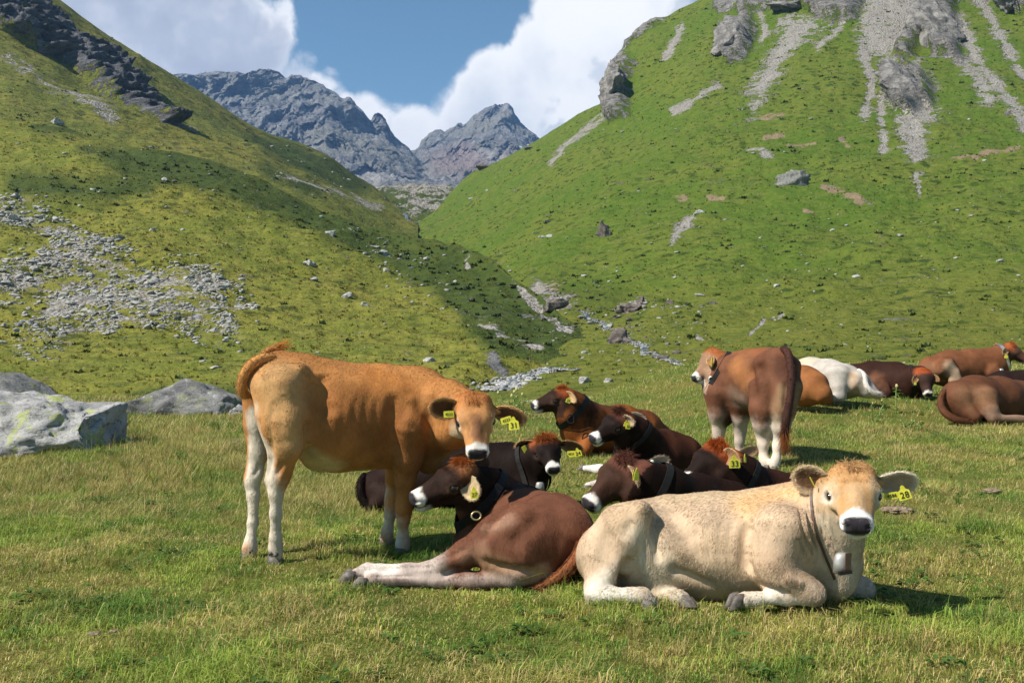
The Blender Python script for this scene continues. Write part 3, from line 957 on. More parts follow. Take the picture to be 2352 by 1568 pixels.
def scatter(n, x0, x1, y0, y1, wmed, wsig, group, label, poly=None, soft=0.0, clump=None, maxw=40):
    k = 0
    tries = 0
    while k < n and tries < n * 30:
        tries += 1
        px, py = rs.uniform(x0, x1), rs.uniform(y0, y1)
        if poly is not None:
            s = float(poly_mask(np.array(px), np.array(py), poly, max(soft, 1.0)))
            if s < 0 and rs.uniform() > math.exp(s * 1.6):
                continue
        if clump is not None and float(fbm(px / clump, py / (clump * 0.6), 4.0, 2)) < rs.uniform(-0.35, 0.35):
            continue
        q = hill_at(px, py)
        if q is None or q[1] > 560:
            continue
        wd = min(wmed * math.exp(rs.normal() * wsig), maxw)
        stones.append((wd, q, group, label))
        k += 1


scatter(3600, -20, 640, 440, 800, 8.5, 0.48, 'scree', 'grey angular stone in the scree field on the left hillside', scree_poly, 12.0, 55, 26)
scatter(120, 30, 150, 775, 830, 8, 0.35, 'scree', 'grey angular stone in the scree field on the left hillside', None, 0, 60, 18)
scatter(110, 780, 1060, 530, 720, 8, 0.45, 'spur', 'grey stone in the strip of rubble on the left spur', [(780, 530), (880, 540), (1050, 670), (1045, 715), (960, 690), (850, 610)], 14.0, 40, 22)
scatter(150, 0, 1150, 300, 880, 6.5, 0.45, 'lefthill', 'small grey stone scattered over the turf of the left hillside', None, 0, None, 20)
scatter(260, 1150, 2352, 480, 850, 6.5, 0.50, 'righthill', 'small pale stone scattered over the turf of the lower right mountainside', None, 0, 160, 24)
scatter(90, 1350, 2300, 120, 480, 5.0, 0.5, 'righthill', 'small pale stone scattered over the turf of the lower right mountainside', None, 0, None, 16)
scatter(130, 1250, 1620, 690, 880, 8, 0.45, 'streamside', 'pale stone lying beside the stream', None, 0, 60, 26)
scatter(70, 560, 880, 280, 440, 6, 0.4, 'lefthill', 'small grey stone scattered over the turf of the left hillside', None, 0, None, 14)
GROUPS = {'scree': 'stones of the scree field', 'spur': 'rubble strip on the spur', 'lefthill': 'stones on the left turf',
          'righthill': 'stones on the right turf', 'streamside': 'stones beside the stream'}
stones.sort(key=lambda a: -a[0])
variants = []
for i in range(12):
    me = rock_mesh('stone', 300 + i, 3, (1, 0.85, 0.8), rough=0.16, flat=0.85)
    me.materials.append(M_STONE)
    variants.append(me)
N_IND = 270
for i, (wd, q, g, lab) in enumerate(stones[:N_IND]):
    r_ = wd / 2 * q[1] / F
    o = obj('stone', variants[i % 12], None, label=lab, cat='stone', group=GROUPS[g])
    place(o, (q[0], q[1], q[2] + r_ * 0.18), rs.uniform(0, 6.28), (r_ * rs.uniform(0.85, 1.15), r_ * rs.uniform(0.8, 1.1), r_ * rs.uniform(0.55, 0.95)))


def bake_stones(name, items, material, sub=1):
    base = [rock_verts(500 + i, sub, rough=0.15) for i in range(8)]
    V, Fc, off = [], [], 0
    for i, (r_, q) in enumerate(items):
        v, f = base[i % 8]
        a = rs.uniform(0, 6.28)
        c, s_ = math.cos(a), math.sin(a)
        v = v * np.array([rs.uniform(0.8, 1.2), rs.uniform(0.7, 1.1), rs.uniform(0.5, 0.9)]) * r_
        v = np.stack([v[:, 0] * c - v[:, 1] * s_, v[:, 0] * s_ + v[:, 1] * c, v[:, 2]], 1)
        V.append(v + np.asarray(q) + np.array([0, 0, 0.15 * r_]))
        Fc.append(f + off)
        off += len(v)
    f = np.concatenate(Fc)
    return obj(name, mesh_from(name, np.concatenate(V), f.ravel(), np.full(len(f), 3), False), material, kind='stuff')


o = bake_stones('small_hill_stones', [(wd / 2 * q[1] / F, q) for wd, q, g, l in stones[N_IND:]], M_STONE)
o['label'] = 'countless small grey stones strewn over the hillsides'

# crags standing out of the right mountainside
M_CRAG = rock_mat('warm grey crag', (0.115, 0.108, 0.10), (0.29, 0.27, 0.245), 0.0, 0.16)


def crag(px, py, wpx, hpx, depth, seed, label, tilt=0.0):
    q = PR.at(px, min(py + hpx * 0.15, 900))
    if q is None:
        return
    sx, sz = wpx / 2 * q[1] / F, hpx / 2 * q[1] / F
    v, f = rock_verts(seed, 5, nplanes=16, rough=0.10, flat=1.0)
    a = v @ np.array([0.15, 0.1, 0.95])
    st = ridged(v[:, 0] * 1.3 + seed, v[:, 1] * 1.3, a * 3.2, 5, 0.62)
    v = v * (1 + 0.16 * (st - 0.6))[:, None]
    v = v * np.array([sx, depth, sz])
    c_, s_ = math.cos(tilt), math.sin(tilt)
    v = np.stack([v[:, 0] * c_ + v[:, 2] * s_, v[:, 1] + v[:, 2] * 0.55, -v[:, 0] * s_ + v[:, 2] * c_], 1)
    v[:, :] *= 1.05
    o = obj('rock_outcrop', mesh_from('rock_outcrop', v, f.ravel(), np.full(len(f), 3), False), M_CRAG, label=label, cat='outcrop', group=None)
    place(o, (q[0], q[1] + depth * 0.55, q[2] + sz * 0.08))


crag(1432, 205, 62, 120, 6.5, 901, 'rugged grey cliff on the left skyline of the right mountain', 0.15)
crag(1697, 92, 78, 112, 5.0, 902, 'reddish grey crag standing in the grass near the top of the right mountain', 0.25)
crag(2165, 50, 110, 180, 8.0, 903, 'biggest dark crag at the top of the right mountain', -0.10)
crag(2092, 205, 104, 110, 4.5, 904, 'grey layered outcrop below the biggest crag, above a tongue of scree', 0.1)
crag(1840, 6, 150, 50, 5.0, 905, 'low grey rock band along the upper frame edge of the right mountain', 0.0)
crag(2340, 8, 70, 70, 5.0, 906, 'dark crag in the upper right corner', 0.0)
loose = []
for q_ in scree_polys:
    pa = np.array(q_)
    k = 0
    while k < 330:
        a_, b_ = rs.uniform(pa[:, 0].min() - 15, pa[:, 0].max() + 15), rs.uniform(max(pa[:, 1].min(), 2), pa[:, 1].max() + 30)
        k += 1
        if float(poly_mask(np.array(a_), np.array(b_), q_, 12.0)) < rs.uniform(-1.6, 0.3):
            continue
        q = PR.at(a_, b_)
        if q is not None:
            loose.append((2.6 * math.exp(rs.normal() * 0.5) / 2 * q[1] / F, q))
o = bake_stones('loose_scree', loose, M_CRAG)
o['label'] = 'loose rubble in the scree chutes of the right mountain'
gul = []
for _ in range(260):
    a_, b_ = rs.uniform(1210, 1560), rs.uniform(640, 850)
    if abs(b_ - (640 + (a_ - 1210) * 0.56)) > 60 * rs.uniform() ** 0.5:
        continue
    q = hill_at(a_, b_)
    if q is not None:
        gul.append((8 * math.exp(rs.normal() * 0.6) / 2 * q[1] / F, q))
o = bake_stones('gully_rubble', gul, M_STONE_B, 2)
o['label'] = 'dark brown rubble along the stream gully'

# ------------------------------------------------------------------ stream: water over pale gravel
def stream_line(pts, n):
    c = spline([(a, b, w_) for a, b, w_ in pts], n)
    out = []
    for a, b, w_ in c:
        q = hill_at(a, b)
        if q is not None and q[1] < 400:
            out.append((q, w_ * q[1] / F / 2))
    return out


m, n = mat('stream water')
co = n.n('ShaderNodeTexCoord').outputs['Object']
fo = n.noise(co, 1.7, 5.0, 0.7, 0.5).outputs[0]
c = n.mix(n.smooth(fo, 0.46, 0.60), (0.03, 0.036, 0.040), (0.34, 0.36, 0.38))
b = n.n('ShaderNodeBump', {'Height': fo, 'Strength': 0.7, 'Distance': 0.15})
finish(n, principled(n, c, 0.18, b.outputs[0], 0.5))
M_WATER = m
peb = []
segs = [[(1335, 716, 9), (1365, 735, 12), (1400, 760, 13), (1440, 782, 13), (1475, 800, 14), (1490, 815, 15), (1535, 832, 10), (1560, 838, 6)],
        [(1330, 848, 3), (1300, 850, 7), (1262, 855, 16), (1220, 868, 26), (1180, 882, 32), (1150, 895, 36)],
        [(905, 462, 10), (915, 480, 10), (932, 505, 12), (950, 520, 10)]]
V, Fc = [], []
for sg in segs:
    ln = stream_line(sg, 46)
    for i, (q, hw) in enumerate(ln):
        t = ln[min(i + 1, len(ln) - 1)][0] - ln[max(i - 1, 0)][0]
        sd = np.array([-t[1], t[0], 0])
        sd = sd / (np.linalg.norm(sd) + 1e-9)
        sd = np.array([abs(sd[0]) if abs(sd[0]) > 0.3 else sd[0], sd[1] * (1 if sd[0] >= 0 else -1), 0])
        hwm = hw * 1.3
        for kx in (-1, -0.5, 0, 0.5, 1):
            V.append(q + sd * hwm * kx * 0.8 + np.array([0, 0, 0.07 + 0.05 * (1 - kx * kx)]))
        if i:
            k = len(V) - 10
            for j in range(4):
                Fc.append((k + j, k + j + 1, k + j + 6, k + j + 5))
        for _ in range((14, 40, 3)[[k is sg for k in segs].index(True)]):
            u = rs.normal() * 1.3
            f = rs.uniform(-0.5, 0.5)
            peb.append((hw * math.exp(rs.normal() * 0.5) * 0.16 + 0.05, q + sd * hwm * u + t * f + np.array([0, 0, 0.05])))
obj('stream', pymesh('stream', V, Fc), M_WATER, kind='structure')
o = bake_stones('stream_gravel', peb, M_PEBBLE)
o['label'] = 'pale gravel and pebbles along the bed of the stream'

# ------------------------------------------------------------------ thistles, dung
def leaf_mat(name, c1, c2, rough=0.6, trans=0.3):
    m, n = mat(name)
    co = n.n('ShaderNodeTexCoord').outputs['Object']
    c = n.mix(n.smooth(n.noise(co, 14.0, 3.0).outputs[0], 0.35, 0.65), c1, c2)
    d = principled(n, c, rough, None, 0.3)
    t = n.n('ShaderNodeBsdfTranslucent', {'Color': c}).outputs[0]
    finish(n, n.n('ShaderNodeMixShader', {0: trans, 1: d, 2: t}).outputs[0])
    return m


M_THISTLE = leaf_mat('thistle leaf', (0.16, 0.27, 0.06), (0.30, 0.40, 0.12))
M_THEAD = leaf_mat('thistle head', (0.42, 0.42, 0.16), (0.60, 0.55, 0.25))


def thistle(loc, h, nst, seed, label):
    r = np.random.default_rng(seed)
    root = empty('thistle_plant', loc, label, 'thistle', 'thistles in the meadow')
    L0 = np.asarray(loc, float)
    for s in range(nst):
        bx, by = r.uniform(-0.10, 0.10, 2) * (nst > 1)
        hh = h * r.uniform(0.7, 1.0)
        tip = np.array([bx * 2 + r.uniform(-0.06, 0.06), by * 2, hh])
        pts = spline([L0 + [bx, by, -0.03], L0 + [bx * 1.2, by * 1.2, hh * 0.4], L0 + [bx * 1.7, by * 1.6, hh * 0.75], L0 + tip], 8)
        obj('stem', tube_mesh('stem', pts, np.linspace(0.011, 0.006, 8), 6), M_THISTLE, root)
        for k in range(12):
            t = 0.05 + 0.85 * k / 12
            a = r.uniform(0, 6.28)
            base = pts[int(t * 7)] * (1 - (t * 7) % 1) + pts[min(int(t * 7) + 1, 7)] * ((t * 7) % 1)
            ln = 0.20 * (1.15 - t) * r.uniform(0.8, 1.2) * (h / 0.5)
            dr = np.array([math.cos(a), math.sin(a), 0.45])
            sd = np.array([-math.sin(a), math.cos(a), 0])
            V, Fc = [], []
            m_ = 9
            for j in range(m_):      # spiny lobed leaf
                u = j / (m_ - 1)
                wv = ln * 0.17 * (math.sin(math.pi * min(u * 0.9 + 0.1, 1)) * (1.25 if j % 2 else 0.45) + 0.02)
                c_ = base + dr * ln * u + np.array([0, 0, -0.9 * ln * u * u * 0.5])
                V += [c_ + sd * wv + [0, 0, 0.012], c_, c_ - sd * wv + [0, 0, 0.012]]
                if j:
                    q = 3 * j
                    Fc += [(q - 3, q - 2, q + 1, q), (q - 2, q - 1, q + 2, q + 1)]
            obj('leaf', pymesh('leaf', V, Fc), M_THISTLE, root)
        V, f = ico(2)
        nn = 1 + 0.25 * np.sin(V[:, 0] * 19) * np.sin(V[:, 1] * 17) * (V[:, 2] > -0.2)
        V = V * nn[:, None] * np.array([0.020, 0.020, 0.028]) * (h / 0.4) + pts[-1]
        obj('flower_head', mesh_from('flower_head', V, f.ravel(), np.full(len(f), 3)), M_THEAD, root)


for (px, d_, h, ns, sd_, lab) in [(1168, 17.5, 0.50, 3, 1, 'clump of pale green thistles behind the head of the tan cow, leftmost clump'),
                                  (1200, 17.9, 0.46, 3, 2, 'pale green thistle clump right behind the tagged ear of the tan cow'),
                                  (2058, 14.2, 0.42, 1, 3, 'tall single thistle with a seed head in front of the dark grazing cow'),
                                  (2005, 13.8, 0.22, 2, 4, 'short thistle in front of the white cow tail'),
                                  (2085, 12.6, 0.13, 4, 5, 'low leafy thistle clump in the open grass left of the far right brown cow')]:
    x_ = (px - CX) / F * d_
    thistle((x_, d_, float(z_meadow(x_, d_))), h, ns, sd_, lab)

m, n = mat('dry dung')
co = n.n('ShaderNodeTexCoord').outputs['Object']
nz = n.noise(co, 30.0, 5.0, 0.7).outputs[0]
b = n.n('ShaderNodeBump', {'Height': nz, 'Strength': 1.0, 'Distance': 0.02})
finish(n, principled(n, n.mix(n.smooth(nz, 0.3, 0.7), (0.12, 0.08, 0.05), (0.36, 0.28, 0.20)), 0.95, b.outputs[0], 0.1))
M_DUNG = m
for i, (px, py, r_, lab) in enumerate([(2062, 1176, 0.115, 'dry brown cowpat in the grass right of the cream cow'), (2278, 1130, 0.09, 'dry cowpat near the right frame edge'),
                                       (540, 1044, 0.11, 'dry cowpat left of the hind legs of the tan cow'), (216, 1462, 0.032, 'pale dry dung lump in the near grass at lower left'),
                                       (262, 1458, 0.022, 'smaller pale dung lump at lower left, the right one of two')]):
    d_ = EYE * F / (py - HY)
    x_ = (px - CX) / F * d_
    v, f = ico(4)
    a_ = fbm(v[:, 0] * 2.2 + i * 9, v[:, 1] * 2.2, v[:, 2] * 2.2, 4, 0.6)
    v = v * (1 + 0.35 * a_)[:, None] * np.array([1.0, 0.75, 0.22]) * r_
    o = obj('cowpat', mesh_from('cowpat', v, f.ravel(), np.full(len(f), 3)), M_DUNG, label=lab, cat='cowpat')
    place(o, (x_, d_, float(z_meadow(x_, d_)) + 0.018), i)


# ------------------------------------------------------------------ grass of the meadow: single blades
def grass_mat():
    m, n = mat('grass blade')
    at = n.n('ShaderNodeAttribute', attribute_name='tint').outputs['Color']
    d = principled(n, at, 0.55, None, 0.25)
    t = n.n('ShaderNodeBsdfTranslucent', {'Color': at}).outputs[0]
    finish(n, n.n('ShaderNodeMixShader', {0: 0.32, 1: d, 2: t}).outputs[0])
    return m


M_GRASS = grass_mat()


def blades(name, n, d0, d1, power, hmul, wmin, label, straw_bias=0.0, simple=False):
    r = np.random.default_rng(hash(name) % 1000 if False else len(name) * 7 + n % 97)
    u = r.uniform(size=n)
    d = (d0 ** (power + 1) + u * (d1 ** (power + 1) - d0 ** (power + 1))) ** (1 / (power + 1))
    px = np.where(r.uniform(size=n) < 0.84, r.uniform(-70, 2422, n), np.where(r.uniform(size=n) < 0.5, r.uniform(-560, -70, n), r.uniform(2422, 2912, n)))
    x = (px - CX) / F * d
    y = d
    # tufts: pull blades towards clump centres
    cxy = r.normal(size=(n, 2)) * 0.0
    gxn = fbm(x / 0.8, y / 0.8, 7.0, 3)
    gf = fbm(x / 0.16, y / 0.16, 1.0, 2)
    tall = sstep(-0.35, 0.65, gxn + 0.75 * gf)
    zone = sstep(6.0, 9.0, y) * sstep(-0.6, -1.8, x) * 0.70 + sstep(9, 12, y) * 0.25
    h = (0.024 + 0.048 * r.uniform(size=n) ** 1.4 + 0.06 * (r.uniform(size=n) < 0.03)) * (0.52 + 1.20 * tall + zone) * hmul
    wd = np.maximum(0.0009 + 0.0011 * r.uniform(size=n), wmin * d)
    a = r.uniform(0, 2 * np.pi, n)
    lean = r.uniform(0.2, 1.5, n) * (0.7 + 0.5 * tall)
    dxy = np.stack([np.cos(a), np.sin(a)], 1) + np.array([0.12, 0.0])
    sw = a + np.pi / 2 + r.normal(size=n) * 0.5
    sd = np.stack([np.cos(sw), np.sin(sw), np.zeros(n)], 1)
    z = z_meadow(x, y) - 0.006
    B = np.stack([x, y, z], 1)
    mid = B + np.concatenate([dxy * (h * lean * 0.30)[:, None], (h * 0.62)[:, None]], 1)
    tip = B + np.concatenate([dxy * (h * lean * 0.95)[:, None], (h * np.maximum(1.05 - 0.42 * lean, 0.25))[:, None]], 1)
    if simple:
        V = np.stack([B - sd * wd[:, None] * 1.2, B + sd * wd[:, None] * 1.2, tip], 1).astype(np.float32)
        me = mesh_from(name, V.reshape(-1, 3), np.arange(3 * n), np.full(n, 3), False)
    else:
      V = np.empty((n, 5, 3), np.float32)
      V[:, 0] = B - sd * wd[:, None]
      V[:, 1] = B + sd * wd[:, None]
      V[:, 2] = mid + sd * (wd * 0.8)[:, None]
      V[:, 3] = mid - sd * (wd * 0.8)[:, None]
      V[:, 4] = tip
      i0 = np.arange(n)[:, None] * 5
      loops = np.concatenate([i0 + np.array([0, 1, 2, 3]), i0 + np.array([3, 2, 4])], 1)
      me = mesh_from(name, V.reshape(-1, 3), loops.ravel(), np.tile([4, 3], n), False)
    k1 = sstep(-0.30, 0.42, fbm(x / 1.0, y / 1.0, 3.0, 3) + 0.6 * fbm(x / 0.22, y / 0.22, 8.0, 2) + 0.16 * r.normal(size=n) + straw_bias + 0.55 * zone)
    k2 = r.uniform(size=n)
    kg = sstep(-0.22, 0.30, fbm(x / 0.55, y / 0.55, 13.0, 3))
    green = np.array([0.100, 0.205, 0.026])[None] * (0.65 + 0.8 * r.uniform(size=n))[:, None]
    lime = np.array([0.30, 0.385, 0.060])[None] * (0.8 + 0.4 * r.uniform(size=n))[:, None]
    straw = np.array([0.58, 0.45, 0.19])[None] * (0.7 + 0.6 * r.uniform(size=n))[:, None]
    olive = np.array([0.34, 0.315, 0.060])[None] * (0.8 + 0.4 * r.uniform(size=n))[:, None]
    g = np.where((k2 < 0.08 + 0.80 * kg)[:, None], green, lime)
    ys = np.where((k2 < 0.50)[:, None], straw, olive)
    mixk = (r.uniform(size=n) < 0.07 + 0.78 * k1)[:, None]
    c = np.where(mixk, ys, g) * (1 + 0.30 * fbm(x / 0.4, y / 0.4, 31.0, 2))[:, None]
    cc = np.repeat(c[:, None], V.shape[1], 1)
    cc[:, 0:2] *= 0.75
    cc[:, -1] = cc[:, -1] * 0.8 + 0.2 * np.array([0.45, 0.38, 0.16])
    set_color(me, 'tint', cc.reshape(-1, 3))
    o = obj(name, me, M_GRASS, kind='stuff')
    o['label'] = label
    return o


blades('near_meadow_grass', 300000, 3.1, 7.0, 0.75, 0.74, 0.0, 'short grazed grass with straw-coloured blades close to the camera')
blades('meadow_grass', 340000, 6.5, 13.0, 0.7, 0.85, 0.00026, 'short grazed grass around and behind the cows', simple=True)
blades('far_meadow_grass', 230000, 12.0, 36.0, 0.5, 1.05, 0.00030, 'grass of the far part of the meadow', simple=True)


# ------------------------------------------------------------------ tussocks and low shrubs on the slopes
def tussocks(n):
    r = np.random.default_rng(77)
    V, T, k = [], [], 0
    for _ in range(n):
        px, py = r.uniform(-30, 2380), 900 - 880 * r.uniform() ** 0.8
        best = None
        for pt in (PL, PR, PG):
            q = pt.at(px, py)
            if q is not None and (best is None or q[1] < best[0][1]):
                best = (q, pt)
        if best is None or best[0][1] > 420 or best[0][1] < 27:
            continue
        q, pt = best
        ci = int((px - pt.x0) / (pt.x1 - pt.x0) * (pt.nx - 1))
        ri = int(np.argmin(np.abs(pt.py[:, ci] - py)))
        m_ = pt.mask[ri, ci]
        if m_[0] > 0.45 or (m_[1] > 0.5 and r.uniform() < 0.85):
            continue
        cl = float(fbm(q[0] / 14, q[1] / 14, 21.0, 2))
        shrub_shade = r.uniform() < 0.015 + 0.22 * m_[2] + 0.06 * (cl > 0.3)
        s_ = (q[1] / 90.0) ** 0.55 * (r.uniform(0.12, 0.30) if not shrub_shade else r.uniform(0.25, 0.60))
        hh = s_ * (r.uniform(0.5, 0.9) if not shrub_shade else r.uniform(0.45, 0.6))
        if shrub_shade:
            c = np.array([0.040, 0.062, 0.014]) * r.uniform(0.6, 1.3)
        elif pt is PR:
            c = np.array([0.115, 0.148, 0.020]) * r.uniform(0.75, 1.4) * np.array([r.uniform(0.8, 1.35), 1, 1])
        else:
            c = np.array([0.175, 0.165, 0.028]) * r.uniform(0.7, 1.4) * np.array([r.uniform(0.8, 1.25), 1, 1])
        c = c * (1 - 0.5 * m_[2])  # tussock colour darkened along with the painted shrub and shade mask
        if pt is PR and not shrub_shade and r.uniform() < 0.4:
            continue
        for b in range(7 if shrub_shade else 5):
            a = r.uniform(0, 6.28)
            o = np.array([math.cos(a), math.sin(a), 0]) * s_ * r.uniform(0.1, 0.6)
            t = np.array([-math.sin(a), math.cos(a), 0]) * s_ * r.uniform(0.3, 0.55)
            tip = o * 1.9 + np.array([0, 0, hh * r.uniform(0.6, 1.1)])
            V += [q + o - t + [0, 0, -0.05], q + o + t + [0, 0, -0.05], q + tip]
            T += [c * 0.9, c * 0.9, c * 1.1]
    V, T = np.array(V), np.array(T)
    me = mesh_from('slope_tussocks', V, np.arange(len(V)), np.full(len(V) // 3, 3), False)
    set_color(me, 'tint', T)
    obj('slope_tussocks', me, M_GRASS, kind='stuff')['label'] = 'grass tussocks and low dark shrubs dotting both hillsides'


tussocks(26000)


# ------------------------------------------------------------------ taller tufts and broad-leaved weeds in the turf
def tufts(n, nb, seed):
    r = np.random.default_rng(seed)
    V, T = [], []
    for _ in range(n):
        d = 3.3 + 13.0 * r.uniform() ** 1.3
        px = r.uniform(-500, 2850)
        if d > 8.5 and r.uniform() < 0.45:
            px = r.uniform(-200, 560)
        x = (px - CX) / F * d
        if float(fbm(np.array(x / 1.4), np.array(d / 1.4), 17.0, 2)) < r.uniform(-0.35, 0.25):
            continue
        z = float(z_meadow(x, d))
        hh, rad = r.uniform(0.05, 0.12) * (1.25 if px < 560 and d > 8 else 0.9), r.uniform(0.02, 0.07)
        kind = r.uniform()
        base = np.array([0.42, 0.33, 0.12]) if kind < 0.40 else (np.array([0.26, 0.27, 0.05]) if kind < 0.7 else np.array([0.085, 0.18, 0.022]))
        a = r.uniform(0, 6.28, nb)
        o = np.stack([np.cos(a), np.sin(a)], 1) * (rad * r.uniform(size=nb) ** 0.5)[:, None]
        l_ = hh * r.uniform(0.5, 1.1, nb)
        w_ = np.maximum(r.uniform(0.0008, 0.0018, nb), 0.00030 * d)
        c_ = base[None] * r.uniform(0.65, 1.35, nb)[:, None]
        for i in range(nb):
            b0 = np.array([x + o[i, 0], d + o[i, 1], z - 0.005])
            t = np.array([-math.sin(a[i] + 0.7), math.cos(a[i] + 0.7), 0]) * w_[i]
            tip = b0 + np.array([o[i, 0] * 1.3 + r.normal() * 0.02, o[i, 1] * 1.3 + r.normal() * 0.02, l_[i]])
            V += [b0 - t, b0 + t, tip]
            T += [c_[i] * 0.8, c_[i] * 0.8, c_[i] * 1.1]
    me = mesh_from('grass_tufts', np.array(V), np.arange(len(V)), np.full(len(V) // 3, 3), False)
    set_color(me, 'tint', np.array(T))
    obj('grass_tufts', me, M_GRASS, kind='stuff')['label'] = 'taller straw and green grass tufts left standing in the grazed turf'


def weeds(n, seed):
    r = np.random.default_rng(seed)
    V, Fc, T = [], [], []
    for _ in range(n):
        d = 3.3 + 9.0 * r.uniform()
        x = (r.uniform(-300, 2650) - CX) / F * d
        if float(fbm(np.array(x / 0.8), np.array(d / 0.8), 27.0, 2)) < 0.10:
            continue
        z = float(z_meadow(x, d))
        col = np.array([0.062, 0.120, 0.022]) * r.uniform(0.7, 1.5)
        for k in range(r.integers(5, 10)):
            a = r.uniform(0, 6.28)
            ln, wd = r.uniform(0.025, 0.055), r.uniform(0.008, 0.016)
            dr, sd = np.array([math.cos(a), math.sin(a), 0]), np.array([-math.sin(a), math.cos(a), 0])
            o = np.array([x, d, z + r.uniform(0.012, 0.035)]) + dr * 0.01
            i = len(V)
            V += [o, o + dr * ln * 0.5 + sd * wd + [0, 0, 0.012], o + dr * ln + [0, 0, 0.004], o + dr * ln * 0.5 - sd * wd + [0, 0, 0.012], o + dr * ln * 0.5 + [0, 0, 0.005]]
            Fc += [(i, i + 1, i + 4), (i + 1, i + 2, i + 4), (i + 2, i + 3, i + 4), (i + 3, i, i + 4)]
            T += [col] * 5
    me = mesh_from('meadow_weeds', np.array(V), np.array(Fc).ravel(), np.full(len(Fc), 3), True)
    set_color(me, 'tint', np.array(T))
    obj('meadow_weeds', me, M_GRASS, kind='stuff')['label'] = 'small dark green broad-leaved weeds between the grass blades'


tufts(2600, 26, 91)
weeds(1200, 92)


# ------------------------------------------------------------------ cows
def unit(v):
    v = np.asarray(v, float)
    return v / (np.linalg.norm(v) + 1e-12)


